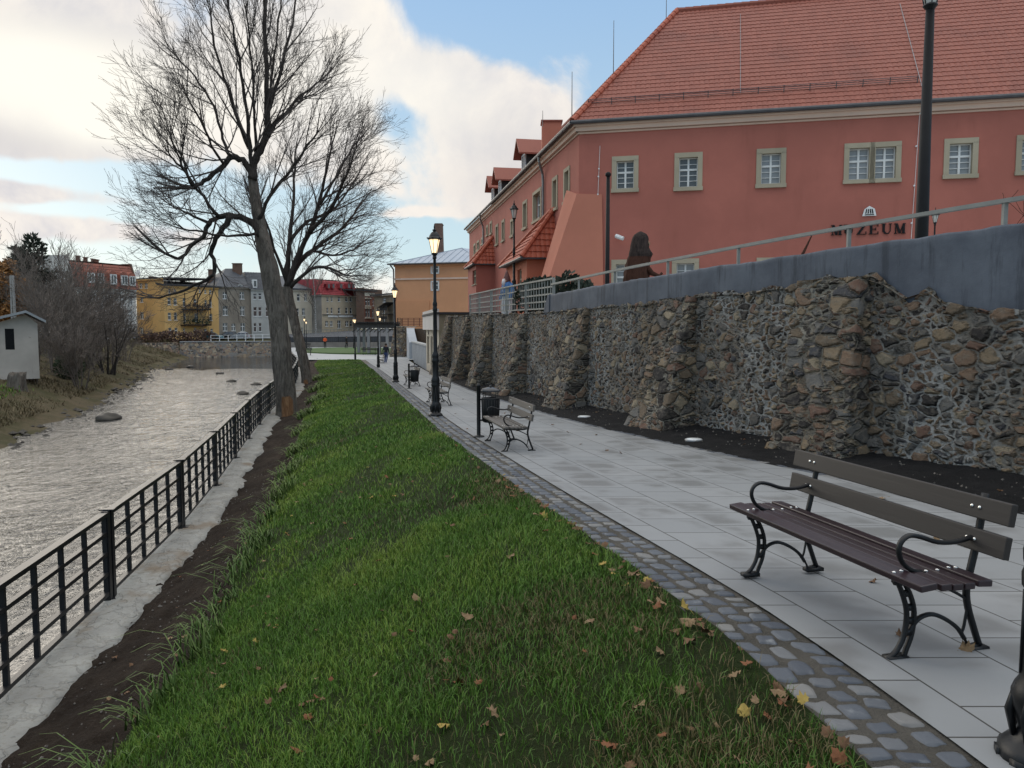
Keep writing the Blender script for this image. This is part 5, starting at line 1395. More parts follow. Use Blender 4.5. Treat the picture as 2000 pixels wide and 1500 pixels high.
# ------------------------------------------------------------------ cast iron benches
def bench(label, loc, rz, sc=1.0, woodS=None, woodB=None):
    t = thing('park_bench', label, 'bench', loc, rz, 'cast iron park benches', sc)
    for sx in (-.69, .69):
        m = MB(); X = sx; w = .03
        def arc(pts, r0, r1=None, n=8, flat=.75):
            P = []
            raw = [Vector((X, y, z)) for y, z in pts]; k = len(raw)
            for i in range(k-1):
                p0, p1, p2, p3 = raw[max(i-1,0)], raw[i], raw[i+1], raw[min(i+2, k-1)]
                for f in (0,.25,.5,.75): P.append(.5*((2*p1)+(p2-p0)*f+(2*p0-5*p1+4*p2-p3)*f*f+(3*p1-p0-3*p2+p3)*f**3))
            P.append(raw[-1]); r1 = r1 or r0
            m.tube(P, [r0+(r1-r0)*i/(len(P)-1) for i in range(len(P))], 7, True, flat)
        # front leg: two ribs with gaps, flared foot
        arc([(-.235,.405),(-.20,.33),(-.175,.24),(-.185,.13),(-.225,.05),(-.275,.012)], .0165); arc([(-.198,.405),(-.155,.33),(-.13,.24),(-.14,.13),(-.17,.05),(-.182,.012)], .0165)
        for y, z in ((-.19,.345),(-.165,.27),(-.16,.20),(-.166,.14)): m.beam((X, y-.02, z), (X, y+.022, z), .024, .03)
        m.box((X, -.232, .012), (.06, .115, .024))
        # rear leg and back support in one sweep
        arc([(.285,.84),(.245,.60),(.205,.42),(.19,.33),(.205,.24),(.245,.13),(.285,.03)], .022, .021); arc([(.205,.26),(.185,.14),(.175,.10),(.21,.04),(.20,.014)], .009)
        m.box((X, .262, .012), (.06, .13, .024)); m.beam((X, .285, .03), (X, .20, .018), .03, .02)
        # lower arch and seat bearer
        arc([(-.16,.135),(-.11,.20),(-.03,.222),(.06,.19),(.14,.135),(.19,.07)], .016, .015)
        arc([(-.255,.405),(-.15,.395),(0,.385),(.12,.385),(.20,.405)], .017); arc([(-.10,.388),(.02,.37),(.12,.325),(.19,.285)], .011)
        m.beam((X, -.26, .412), (X, .215, .412), .035, .016)
        # scrolled armrest
        arc([(.235,.62),(.12,.595),(.0,.60),(-.11,.635),(-.175,.645),(-.225,.615),(-.235,.56),(-.205,.50),(-.15,.462),(-.10,.452)], .0175, .016)
        m.box((X, -.12, .448), (.045, .07, .014))
        m.build('side_frame', M_iron, t, True, True)
    bS, bB = woodS or M_seat, woodB or M_backw
    def slat(nm, y, z, wd, th, tilt, mat, L=1.80, bolts=True):
        m = MB(); M = Matrix.Rotation(tilt, 3, 'X'); b = bmesh.new(); bmesh.ops.create_cube(b, size=1); bmesh.ops.scale(b, vec=(L, wd, th), verts=b.verts)
        bmesh.ops.bevel(b, geom=b.edges[:], offset=.006, segments=2, affect='EDGES', profile=.6); vs = [M @ v.co+Vector((0, y, z)) for v in b.verts]; b.verts.index_update()
        m.add(vs, [[v.index for v in f.verts] for f in b.faces]); b.free(); o = m.build(nm, mat, t, False, True)
        m = MB()
        for sx in (-.69, .69):
            for d in ((-.022, .022) if wd > .06 else (0,)):
                c = M @ Vector((0, d if nm == 'seat_slat' else d*.0, th/2)); dx = 0 if nm == 'seat_slat' else d*1.1
                for q in (0,):
                    b_ = Vector((sx+dx, y, z))+c; nrm = M @ Vector((0,0,1))
                    m.tube([b_-nrm*.002, b_+nrm*.004, b_+nrm*.007], [.011,.0105,.005], 8)
        m.build('bolt', M_bolt, o, True, True)
    for y, wd, z, tl in ((-.235,.095,.446,.10),(-.135,.06,.440,.02),(-.065,.06,.436,.0),(.005,.06,.436,.0),(.095,.085,.442,-.06)): slat('seat_slat', y, z, wd, .034, tl, bS)
    lean = math.atan2(.285-.205, .84-.42)
    for z, y in ((.605,.222),(.77,.247)): slat('back_slat', y, z, .115, .038, R(90)-lean*.9, bB)
    return t
bench0 = bench('dark brown wooden bench with scrolled iron armrests, largest at the lower right', (2.03, 4.56, zp(4.56)+.001), math.atan2(-.97, .24))
def place_bench(px, py, rz, sc, label):
    p = hosted(px, py); b = dup(bench0, (p.x, p.y, p.z), rz, label, sc); remat(b, M_seat, M_oldwood); remat(b, M_backw, M_oldwood); return b
RZ = math.atan2(-.97, .235)
place_bench(992, 871, RZ-.0, .87, 'weathered slat bench beside the nearest litter bin')
place_bench(856, 789, RZ+.02, .87, 'weathered bench half hidden behind the tall lit lamp post')
place_bench(804, 753, RZ+.02, .87, 'small bench behind the second litter bin by the lawn edge')
place_bench(744, 712, RZ, .95, 'far bench beside the walking man in jeans')
place_bench(832, 705, RZ+1.2, .9, 'bench by the white service hut and granite wall')
def bench_far(px, py, Y, rz, label): p = at(px, py, Y); b = dup(bench0, (p.x, Y, zp(Y)), rz, label, 1.0); return b
bench_far(594, 690, 86, R(20), 'dark bench seen beside the base of the second bare tree')
remat(bench_far(594, 673, 112, R(5), 'pale bench against the low wall below a lit lamp'), M_seat, M_oldwood)
remat(bench_far(721, 690, 88, R(190), 'bench standing under the dark pergola'), M_seat, M_oldwood)
# ------------------------------------------------------------------ litter bins
def bin_(label, loc, rz, sc):
    t = thing('litter_bin', label, 'litter bin', loc, rz, 'black litter bins on posts', sc)
    m = MB(); m.lathe([(.12,0),(.12,.012),(.10,.02),(.045,.03),(.04,.05),(.04,1.02),(.046,1.03),(.046,1.05),(.03,1.07),(.02,1.085)], 14); m.build('post', M_iron, t, True, True)
    m = MB(); m.lathe([(.135,0),(.165,.02),(.178,.25),(.188,.48),(.186,.50),(.170,.50),(.155,.44)], 20, (.25,0,.30), 1, .82)
    for z in (.34,.76): m.beam((0,0,z), (.10,0,z), .05, .03)
    for k in range(20):
        a = 2*math.pi*k/20; m.tube([(.25+.168*math.cos(a), .138*math.sin(a), .33), (.25+.185*math.cos(a), .152*math.sin(a), .76)], .008, 4)
    m.build('barrel', M_iron, t, True, True)
    m = MB(); m.lathe([(.21,0),(.215,.012),(.195,.035),(.14,.062),(.06,.08),(.02,.084),(.02,.10),(.028,.115),(.012,.13)], 20, (.25,0,.93), 1, .85)
    l = m.build('lid', pmat('bin_lid_paint', (.035,.037,.042), None, 8, .22), t, True, True)
    m = MB()
    for a in (.6, 2.5, 3.8, 5.6): m.beam((.25+.165*math.cos(a), .135*math.sin(a), .79), (.25+.165*math.cos(a), .135*math.sin(a), .94), .018, .01)
    m.build('lid_bracket', M_iron, l, False, True)
    return t
p = hosted(935, 853); bin0 = bin_('nearest black litter bin with domed lid beside a weathered bench', (p.x, p.y, p.z), R(-12), .86)
p = hosted(799, 759); dup(bin0, (p.x, p.y, p.z), R(-12), 'second black litter bin with a bench right behind it', .86)
p = hosted(797, 703); dup(bin0, (p.x, p.y, p.z), R(170), 'far black litter bin at the start of the granite wall', .9)
# ------------------------------------------------------------------ people (one continuous skinned body each)
def figure(label, loc, rz, H, pose, cols, hairmat, name='person', cat='person', grp=None, skirt=None):
    t = thing(name, label, cat, loc, rz, grp, H/1.75)
    J = dict(pel=(0,0,.93), belly=(0,.0,1.06), chest=(0,.01,1.30), neck=(0,.0,1.46), head=(0,-.01,1.58), crown=(0,-.01,1.70),
             shL=(.17,.01,1.39), elL=(.235,.04,1.13), wrL=(.25,-.04,.90), haL=(.25,-.07,.80), shR=(-.17,.01,1.39), elR=(-.235,.04,1.13), wrR=(-.25,-.04,.90), haR=(-.25,-.07,.80),
             hiL=(.09,0,.88), knL=(.10,-.02,.50), anL=(.10,.02,.09), toL=(.11,-.15,.035), hiR=(-.09,0,.88), knR=(-.10,-.02,.50), anR=(-.10,.02,.09), toR=(-.11,-.15,.035))
    J.update(pose)
    Rd = dict(pel=.145, belly=.135, chest=.155, neck=.062, head=.098, crown=.07, shL=.075, elL=.052, wrL=.038, haL=.04, shR=.075, elR=.052, wrR=.038, haR=.04, hiL=.10, knL=.068, anL=.05, toL=.042, hiR=.10, knR=.068, anR=.05, toR=.042)
    ks = list(J); E = [('pel','belly'),('belly','chest'),('chest','neck'),('neck','head'),('head','crown'),('chest','shL'),('shL','elL'),('elL','wrL'),('wrL','haL'),('chest','shR'),('shR','elR'),('elR','wrR'),('wrR','haR'),('pel','hiL'),('hiL','knL'),('knL','anL'),('anL','toL'),('pel','hiR'),('hiR','knR'),('knR','anR'),('anR','toR')]
    me = bpy.data.meshes.new('body'); me.from_pydata([J[k] for k in ks], [(ks.index(a), ks.index(b)) for a, b in E], [])
    o = bpy.data.objects.new('body', me); COL.objects.link(o)
    o.modifiers.new('skin', 'SKIN'); me.skin_vertices or None
    if not me.skin_vertices:
        bm = bmesh.new(); bm.from_mesh(me); bm.verts.layers.skin.verify(); bm.to_mesh(me); bm.free()
    sv = me.skin_vertices[0].data
    for i, k in enumerate(ks): sv[i].radius = (Rd[k], Rd[k]*(.78 if k in ('pel','belly','chest') else 1)); sv[i].use_root = (k == 'pel')
    sub = o.modifiers.new('sub', 'SUBSURF'); sub.levels = 2; sub.render_levels = 2
    dg = bpy.context.evaluated_depsgraph_get(); ev = o.evaluated_get(dg); nm = bpy.data.meshes.new_from_object(ev)
    bpy.data.objects.remove(o)
    skin, top, bot, shoe = cols
    for m in (skin, top, bot, shoe): nm.materials.append(m)
    zw = J['pel'][2]+.03
    for f in nm.polygons:
        c = f.center; f.use_smooth = True
        dh = min((c-Vector(J['haL'])).length, (c-Vector(J['haR'])).length)
        if (c-Vector(J['head'])).length < .15 or (c-Vector(J['crown'])).length < .12: f.material_index = 0
        elif dh < .075: f.material_index = 0
        elif c.z < .085: f.material_index = 3
        elif c.z < zw and abs(c.x) < .22 and dh > .1: f.material_index = 2
        else: f.material_index = 1
    o = bpy.data.objects.new('body', nm); COL.objects.link(o); o.parent = t
    hd = Vector(J['head']); m = MB(); m.lathe([(.06,-.02),(.102,.0),(.108,.05),(.095,.11),(.06,.145),(.02,.155)], 12, hd+Vector((0,.018,0))); m.build('hair', hairmat, t, True, True)
    m = MB(); m.tube([hd+Vector((0,-.09,.01)), hd+Vector((0,-.118,-.02)), hd+Vector((0,-.095,-.03))], [.012,.018,.01], 6)
    for s in (-1, 1): m.tube([hd+Vector((s*.095,.0,.03)), hd+Vector((s*.105,.01,0)), hd+Vector((s*.095,.0,-.03))], [.012,.02,.01], 6)
    m.build('face', skin, t, True, True)
    return t
sk = pmat('skin', (.45,.26,.18), None, 10, .6); navy = pmat('navy_cloth', (.012,.014,.022), (.02,.022,.03), 12, .9); jeans = pmat('blue_denim', (.03,.05,.13), (.05,.075,.17), 14, .9); shoe = pmat('dark_shoe', (.012,.011,.01), None, 10, .6)
orange = pmat('orange_vest', (.85,.14,.03), (.75,.10,.02), 10, .7); dk = pmat('black_cloth', (.012,.012,.013), (.02,.02,.022), 12, .9); hair = pmat('dark_hair', (.02,.014,.01), None, 20, .7)
walk = dict(knL=(.10,-.10,.50), anL=(.10,.06,.11), toL=(.10,-.10,.035), knR=(-.10,.0,.50), anR=(-.10,.22,.13), toR=(-.10,.08,.035), elL=(.23,.10,1.12), wrL=(.23,.02,.90), haL=(.23,.0,.80), elR=(-.23,-.02,1.12), wrR=(-.23,-.13,.92), haR=(-.23,-.17,.83))
p = hosted(754, 711); figure('man in dark jacket and blue jeans walking away down the path', p, R(165), 1.78, walk, (sk, navy, jeans, shoe), hair)
def man_at(px, py, label, rz, cols, pose, H=1.76):
    Y = 3.01/((py-641)/1500)*1.0; Y = min(Y, 112); q = at(px, py, Y); figure(label, (q.x, Y, zp(Y)+(.12 if 'black' in label else 0)), rz, H, pose, cols, hair)
vest_pose = dict(elL=(.24,.02,1.14), wrL=(.16,-.16,1.05), haL=(.10,-.2,1.03), elR=(-.24,.02,1.14), wrR=(-.16,-.16,1.05), haR=(-.10,-.2,1.03))
man_at(635, 681, 'worker in a bright orange vest and black trousers on the plaza', R(10), (sk, orange, dk, shoe), vest_pose)
man_at(677, 680.5, 'person in black clothes walking on the plaza near the oval lawn', R(60), (sk, dk, dk, shoe), walk)
# ------------------------------------------------------------------ carved figures on the terrace
def carved(label, p, H):
    t = thing('wooden_sculpture', label, 'sculpture', p, 0)
    n = 30; rows = 44; co = []
    prof = [(0,.36),(.1,.37),(.25,.37),(.4,.35),(.52,.33),(.58,.30),(.62,.31),(.7,.27),(.8,.25),(.9,.22),(.96,.16),(1.0,.03)]
    for i in range(rows):
        k = i/(rows-1); r = interp(prof, k); cx = interp([(0,0),(.5,.02),(.62,.06),(.85,.10),(1,.12)], k)
        for j in range(n):
            g = 2*math.pi*j/n
            w = 1+.14*(float(vnoise(np.array([g*4]), np.array([k*5]), 4)[0])-.5)+.10*math.sin(7*g+k*3)*(.4 if k > .6 else .8)+.16*(float(vnoise(np.array([g*6]), np.array([k*16]), 14)[0])-.5)
            face = .06*math.exp(-((g-0)/.35)**2)*math.exp(-((k-.80)/.03)**2)+.10*math.exp(-(min(g, 6.28-g)/.5)**2)*math.exp(-((k-.63)/.08)**2)
            co.append(((r*w+face)*math.cos(g)*H*.56+cx*H*.5, (r*w)*math.sin(g)*H*.48, k*H))
    f = [(i*n+j, i*n+(j+1) % n, (i+1)*n+(j+1) % n, (i+1)*n+j) for i in range(rows-1) for j in range(n)]
    m = MB(); m.add(co, f); m.cur = 0
    o = m.build('robe', [M_statue, M_statuedark], t, True, True)
    for pl in o.data.polygons: pl.material_index = 1 if pl.center.z > H*.58 else 0
    fm = MB(); q = lambda z, y: Vector((H*.56*interp(prof, z)*1.01+interp([(0,0),(.5,.02),(.62,.06),(.85,.10),(1,.12)], z)*H*.5, y, z*H))
    fm.tube([q(.88,0)-Vector((.03,0,0)), q(.82,0)+Vector((-.01,0,0)), q(.79,0)+Vector((.035,0,0)), q(.765,0)], [.05,.062,.045,.05], 8); fm.build('face', pmat('pale_carved_face', (.34,.22,.14), (.24,.14,.08), 8, .6), t, True, True)
    am = MB(); am.tube([Vector((.2,-.1,.50*H)), Vector((.42*H*.6,-.12,.30*H)), Vector((.62*H*.6,-.1,.26*H)), Vector((.70*H*.6,-.08,.31*H))], [.10,.09,.06,.05], 8); am.build('arm', M_statue, t, True, True)
pz = at(1243, 545, 27.5); carved('dark carved wooden bearded figure standing on the terrace behind the handrail', (pz.x, 27.5, pz.z-.45), at(1243, 452, 27.5).z-pz.z+.45)
def painted():
    blue = pmat('blue_paint', (.04,.15,.36), (.025,.09,.24), 6, .5); wht = pmat('white_paint', (.62,.62,.62), (.5,.5,.52), 6, .5); hat = pmat('brown_red_hat', (.13,.045,.035), (.07,.03,.03), 5, .6)
    Y = 35.0; b = at(990, 612, Y); b.z = 2.06; H = at(990, 524, Y).z-2.06
    t = thing('painted_sculpture', 'painted figure in blue jacket and pointed brown hat behind the lattice fence', 'sculpture', (b.x, Y, 2.06), R(-50))
    m = MB()
    for s in (-1, 1): m.tube([(s*.13,.0,.0),(s*.14,-.02,.2*H),(s*.13,.0,.42*H),(s*.08,0,.5*H)], [.12,.17,.16,.15], 10)
    m.build('trousers', wht, t, True, True)
    m = MB(); m.tube([(0,.0,.42*H),(0,.06,.52*H),(0,.06,.64*H),(0,-.03,.73*H)], [.24,.27,.26,.16], 12)
    for s in (-1, 1): m.tube([(s*.22,.02,.68*H),(s*.36,.06,.55*H),(s*.33,-.08,.42*H),(s*.3,-.14,.37*H)], [.11,.10,.085,.06], 8)
    m.build('jacket', blue, t, True, True)
    m = MB(); m.lathe([(.03,0),(.12,.03),(.14,.10),(.11,.18),(.05,.22)], 10, (0,-.06,.71*H)); m.build('head', sk, t, True, True)
    m = MB(); m.lathe([(.11,-.16),(.17,.0),(.18,.06),(.13,.22),(.07,.38),(.02,.50)], 12, (0,-.0,.74*H)); m.build('hat', hat, t, True, True)
    m = MB(); m.tube([(0,-.16,.78*H),(0,-.20,.70*H),(0,-.16,.63*H)], [.07,.09,.03], 8); m.build('beard', wht, t, True, True)
painted()
# ground lights in the gravel bed, small bits
for px, py in ((1356, 863), (1142, 817)):
    q = gnd(px, py); t = thing('ground_light', 'flat round white ground light in the dark gravel '+('nearest the long stone wall' if px > 1300 else 'between the middle buttresses'), 'ground light', (q.x, q.y, q.z+.035), 0, 'ground lights in the gravel bed')
    m = MB(); m.lathe([(.15,-.05),(.155,0),(.15,.012)], 24); m.build('rim', M_zinc, t, True, True); m = MB(); m.lathe([(.125,.0),(.125,.018),(.05,.026)], 24); m.build('glass', pmat('white_light_glass', (.8,.82,.82), None, 5, .2), t, True, True)
g_ = MB(); q = at(1570, 492, 16.5); g_.tube([q-Vector((.25,0,.4)), q, q+Vector((.17,0,.37))], [.02,.03,.012], 6); tag(g_.build('wooden_stake', M_statue), 'thin dark red slanted stake sticking up behind the parapet', 'stake')
# ------------------------------------------------------------------ town across the river
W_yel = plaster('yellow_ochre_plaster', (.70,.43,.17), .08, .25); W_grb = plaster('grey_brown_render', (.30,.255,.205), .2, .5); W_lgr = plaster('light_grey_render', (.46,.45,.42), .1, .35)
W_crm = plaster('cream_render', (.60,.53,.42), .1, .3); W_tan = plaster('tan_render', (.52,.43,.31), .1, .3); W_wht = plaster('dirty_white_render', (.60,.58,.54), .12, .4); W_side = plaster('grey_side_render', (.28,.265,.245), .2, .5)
def brickmat(name, a, b, m):
    t = NT(name); v = t.coord('Object', (1,1,1)); br = t.node('ShaderNodeTexBrick'); 
    sp = t.n.new('ShaderNodeSeparateXYZ'); t.set(sp.inputs[0], v); cb = t.n.new('ShaderNodeCombineXYZ'); t.set(cb.inputs[0], t.math('ADD', sp.outputs[0], sp.outputs[1])); t.set(cb.inputs[1], sp.outputs[2]); t.set(br.inputs['Vector'], cb.outputs[0])
    br.inputs['Scale'].default_value = 4; br.inputs['Color1'].default_value = c4(a); br.inputs['Color2'].default_value = c4(b); br.inputs['Mortar'].default_value = c4(m)
    n = t.noise(v, .6, 5, .6); return t.fin(t.mix(t.math('MULTIPLY', t.sstep(n, .45, .7), .5), br.outputs[0], tuple(x*.6 for x in a)), .9, 0, .2)
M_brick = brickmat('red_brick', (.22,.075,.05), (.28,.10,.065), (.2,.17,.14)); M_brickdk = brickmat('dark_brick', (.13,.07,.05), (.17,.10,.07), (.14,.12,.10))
def house(name, label, segs, z0, roof=None, group='old town houses across the river', back=9.0):
    """segs: list of (facade, z_top, wall material, windows px)"""
    F0 = segs[0][0]; base = F0.pt(0, z0)
    t = thing(name, label, 'house', base, 0, group)
    for F, zt, wm, wins in segs:
        hs = []
        for b in wins:
            a0, a1, w0, w1 = F.rect(b)
            if a1-a0 > .25 and a0 > .02 and a1 < F.L-.02 and w1 < zt-.05: hs.append((a0, a1, max(w0, z0+.05), w1))
        m = MB(); wall_mesh(m, F, 0, F.L, z0-.6, zt, hs, .2)
        for a in (0, F.L):                         # returning side walls give the block depth
            if any(G is not F and min((G.pt(0, 0)-F.pt(a, 0)).length, (G.pt(G.L, 0)-F.pt(a, 0)).length) < .6 for G, *_ in segs): continue
            p, q = F.pt(a, z0-.6), F.pt(a, z0-.6, -back); m.add([p, q, Vector((q.x, q.y, zt)), Vector((p.x, p.y, zt))], [(0,1,2,3)])
        if len(segs) == 1: p, q = F.pt(0, z0, -back), F.pt(F.L, z0, -back); m.add([p, q, Vector((q.x, q.y, zt)), Vector((p.x, p.y, zt))], [(0,1,2,3)])
        m.build('wall', wm, t)
        for h in hs: add_window(F, h, t, .2, M_white, M_glass, 2 if h[1]-h[0] > .7 else 1, 2, None, bar=.07)
        m = MB(); box_on(m, F, F.pt(F.L/2, zt-.12, .12), F.L+.1, .26, .24); m.build('cornice', wm, t)
    return t
def slab_roof(t, F, zt, mat, over=.5, back=9, rise=.25, rear=1.2):
    m = MB(); a, b, c, d = F.pt(-over, zt, over), F.pt(F.L+over, zt, over), F.pt(F.L+over, zt+rear, -back), F.pt(-over, zt+rear, -back)
    m.add([a, b, c, d]+[q+Vector((0,0,rise)) for q in (a, b, c, d)], [(0,3,2,1),(4,5,6,7),(0,1,5,4),(1,2,6,5),(2,3,7,6),(3,0,4,7)]); return m.build('roof', mat, t)
def mansard(t, F, zt, ztop, mat, inset=2.2, back=9, over=.35, left_in=0.0, right_in=.0, topmat=None, sides=True):
    O = F.pt(-over, zt, over); V = F.pt(-over, ztop, -inset)-O; H = V.length; L = F.L+2*over
    r = tiled('roof', mat, t, O, F.D, V, lambda v: left_in*v/H, lambda v: L-right_in*v/H, int(H/.42), .42, .5, .05, .06, 2)
    if not sides: return r
    m = MB()
    for s_, ii in ((0, left_in), (F.L, right_in)):
        sg = -1 if s_ == 0 else 1
        q = [F.pt(s_+sg*over*.7, zt, over*.5), F.pt(s_-sg*ii+sg*over*.7, ztop, -inset), F.pt(s_-sg*ii+sg*over*.7, ztop, -back+inset), F.pt(s_+sg*over*.7, zt, -back)]
        m.add(q, [(0,1,2,3)])
    q = [F.pt(left_in-over*.7, ztop-.05, -inset), F.pt(F.L-right_in+over*.7, ztop-.05, -inset), F.pt(F.L-right_in+over*.7, ztop+.3, -back), F.pt(left_in-over*.7, ztop+.3, -back)]; m.add(q, [(0,1,2,3)])
    m.build('roof_side', topmat or mat, t); return r
def stack(t, px0, y0, px1, y1, Y, mat, nm='chimney'):
    p, q, b = at(px0, y0, Y), at(px1, y0, Y), at(px0, y1, Y); w = q.x-p.x; m = MB(); m.box(((p.x+q.x)/2, Y+.5, (p.z+b.z)/2-.7), (w, .9, p.z-b.z+1.4)); m.box(((p.x+q.x)/2, Y+.5, p.z+.04), (w+.18, 1.1, .14)); return m.build(nm, mat, t)
def dish(t, px, py, Y, r=.45):
    c = at(px, py, Y); m = MB(); ax = Vector((-.3,-1,.35)).normalized(); m.tube([c, c+ax*.08, c+ax*.16], [r*.35, r*.8, r], 14, True); m.tube([c, c-ax*.3-Vector((0,0,.5))], .03, 5); m.build('satellite_dish', M_white, t)
# white house with the rust mansard roof
F = facade_from_px(150, 118, 266, 128); zb = at(200, 656, 122).z
wn = [(170,574,180,594),(189,574,199,594),(213,575,223,595),(234,576,244,596),(251,576,259,596),(170,604,180,624),(189,604,199,624),(213,605,223,625),(234,605,244,625),(251,605,259,625),(170,634,180,652),(213,634,223,652),(251,634,259,652)]
zt = F.px(205, 563)[1]
h1 = house('apartment_house', 'dirty white house with rust red mansard roof and a row of arched dormers', [(F, zt, W_wht, wn)], zb, back=11)
mansard(h1, F, zt, F.px(205, 515)[1]+.3, M_rustroof, 1.5, 11)
sd = MB(); q = [F.pt(-.45, zb-.5, .2), F.pt(-.45, zt, .2), F.pt(-.45, F.px(160, 512)[1]+1.0, -1.4), F.pt(-.45, F.px(160, 508)[1]+1.0, -10.5), F.pt(-.45, zb-.5, -11)]; sd.prism(q, F.D*.35); sd.build('gable_wall', W_wht, h1)
sd = MB(); q = [F.pt(F.L+.25, zt, .3), F.pt(F.L+.25, F.px(258, 520)[1]+.5, -1.3), F.pt(F.L+.25, F.px(258, 520)[1]+.5, -10), F.pt(F.L+.25, zt, -11)]; sd.prism(q, F.D*.3); sd.build('fire_wall', M_brickdk, h1)
for b in ((170,532.7,183,551.5),(189.5,534,200.8,553),(214,535.8,225.8,555),(235,538,247.3,556.7),(251,539.5,262.4,558)):
    a0, a1, w0, w1 = F.rect(b); m = MB(); c = (a0+a1)/2; w = a1-a0
    m.prism([F.pt(a0-.15, w0-.2, .12), F.pt(a1+.15, w0-.2, .12), F.pt(a1+.15, w1+.1, .12), F.pt(c+w*.35, w1+.45, .12), F.pt(c, w1+.6, .12), F.pt(c-w*.35, w1+.45, .12), F.pt(a0-.15, w1+.1, .12)], -F.n*1.8); d_ = m.build('dormer', M_rustroof, h1)
    F2 = Facade((F.pt(0,0,.30).x, F.pt(0,0,.30).y), F.D, F.n); m = MB()
    for (p, q_, r, s_) in ((a0-.02, a0+.16, w0, w1), (a1-.16, a1+.02, w0, w1), (c-.06, c+.06, w0, w1), (a0, a1, w1-.16, w1), (a0, a1, w0-.05, w0+.15)): box_on(m, F2, F2.pt((p+q_)/2, (r+s_)/2, -.1), q_-p, .2, s_-r)
    m.build('dormer_window', M_white, d_); m = MB(); box_on(m, F2, F2.pt(c, (w0+w1)/2, -.14), w, .1, w1-w0); m.build('dormer_pane', M_glass, d_)
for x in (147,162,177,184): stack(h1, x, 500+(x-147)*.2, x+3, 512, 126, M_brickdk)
dish(h1, 270, 535, 132, .6)
# yellow house
FA = facade_from_px(267, 134, 321, 130); FA.L = FA.L; FB = facade_from_px(321, 130, 427, 137)
zb = at(340, 656, 132).z; ztA = FA.px(292, 545)[1]; ztB = FB.px(372, 560)[1]
wA = [(271.6,553,278,563),(282,553,288.3,563),(273.4,581,279.7,590.7),(273.4,609.6,280.6,623),(273.4,640,280,651)]
wB = [(327.4,581,333.7,595),(339,582,345.4,596),(328,610.5,334.6,625),(340,610.5,346,625),(329,640,335.5,653.7),(341,640,347,653.7),(357,582,362.5,598),(378,584,384,597),(399.5,586,404,598),(408.4,586,413.8,599.7),(409,613,414.7,626),(399.4,565.6,403,573),(408.4,565.6,413,573.4),(388.6,564.7,392,571),(329,565,333,572),(340,565,344,572),(358,612,363,628),(380,612,386,628),(358,641,361.6,653),(379,640,384,653),(399,642,404,652),(411,642,416,652)]
h2 = house('apartment_house', 'yellow ochre house with dark iron balconies full of plants', [(FA, ztA, W_yel, wA), (FB, ztB, W_yel, wB)], zb, back=10)
slab_roof(h2, FB, ztB, M_tar, .45, 10); slab_roof(h2, FA, ztA, M_tar, .2, 10, .2, .3)
def balcony(y0, y1, x0, x1, plants):
    a0, z1 = FB.px(x0, y0); a1, _ = FB.px(x1, y0); z0 = FB.px((x0+x1)/2, y1)[1]; z1 = FB.px((x0+x1)/2, y0)[1]
    m = MB(); box_on(m, FB, FB.pt((a0+a1)/2, z0, .75), a1-a0, 1.5, .16)
    for hh in (z0+.15, z1): box_on(m, FB, FB.pt((a0+a1)/2, hh, 1.46), a1-a0, .05, .06)
    k = int((a1-a0)/.16)
    for i in range(k+1): box_on(m, FB, FB.pt(a0+(a1-a0)*i/k, (z0+z1)/2, 1.46), .03, .03, z1-z0)
    for s_ in (a0, a1):
        box_on(m, FB, FB.pt(s_, (z0+z1)/2, .75), .05, 1.45, .05); box_on(m, FB, FB.pt(s_, z1, .75), .05, 1.45, .06)
    for s_ in (a0, (a0+a1)/2, a1): box_on(m, FB, FB.pt(s_, z0+1.4, 1.44), .09, .09, 2.9)
    b = m.build('balcony', M_black, h2); g = np.random.default_rng(5); n = 160
    P = [FB.pt(a0+(a1-a0)*g.random(), z0+.2+g.random()*.8, 1.25+.2*g.random()) for i in range(n)]; card_mesh('balcony_plants', P, g.normal(size=(n, 3)), .3, M_reddish if plants else M_shrubgreen, b, 3, .4)
balcony(597, 605, 354, 403, 1); balcony(619, 635, 352, 404.5, 0)
dish(h2, 357, 577, 134.3, .75); dish(h2, 395, 584, 135.7, .6); dish(h2, 330, 548, 140, .35)
stack(h2, 352, 546, 358, 556, 141, M_brickdk); stack(h2, 290, 541, 300, 546, 140, M_brickdk)
# grey brown house and its pale grey neighbour
FC = facade_from_px(426, 137, 491, 141); FD = facade_from_px(491, 140.6, 540, 143)
zb = at(470, 655, 139).z; zC = FC.px(460, 561)[1]; zD = FD.px(505, 565)[1]
h3 = house('apartment_house', 'weathered grey brown house with patched render and slate roof', [(FC, zC, W_grb, [(435,570,443.5,583.5),(435,598,445,616),(468.7,598,477.7,616),(435,631,444.4,646.5),(469.6,631,478.6,647.4),(468,570,477,584),(452,632,460,646)])], zb, back=11)
m = MB(); a, b = FC.pt(-.4, zC, .4), FC.pt(FC.L+.4, zC, .4); c, d = FC.pt(FC.L-.5, FC.px(480, 530)[1]+.8, -4.5), FC.pt(3.2, FC.px(450, 530)[1]+.8, -4.5); e_, f_ = FC.pt(FC.L+.4, zC, -11), FC.pt(-.4, zC, -11)
m.add([a, b, c, d, e_, f_], [(0,1,2,3),(1,4,2),(5,0,3),(4,5,3,2)]); m.build('roof', M_slate, h3); stack(h3, 453.4, 515, 469.6, 528, 142.5, M_brickdk); stack(h3, 406, 527, 415, 545, 141, M_brickdk)
h4 = house('apartment_house', 'pale grey house with white dormers, half hidden by the tall tree trunk', [(FD, zD, W_lgr, [(494.8,573.6,501,584.4),(504.7,572.7,511,585),(495,599.7,502,617.7),(504.7,599.7,511,617.7),(495.7,631,501,648),(505.6,631,511,647.4),(519,573,525,585),(519,600,525,618),(530,600,536,618)])], zb, back=11)
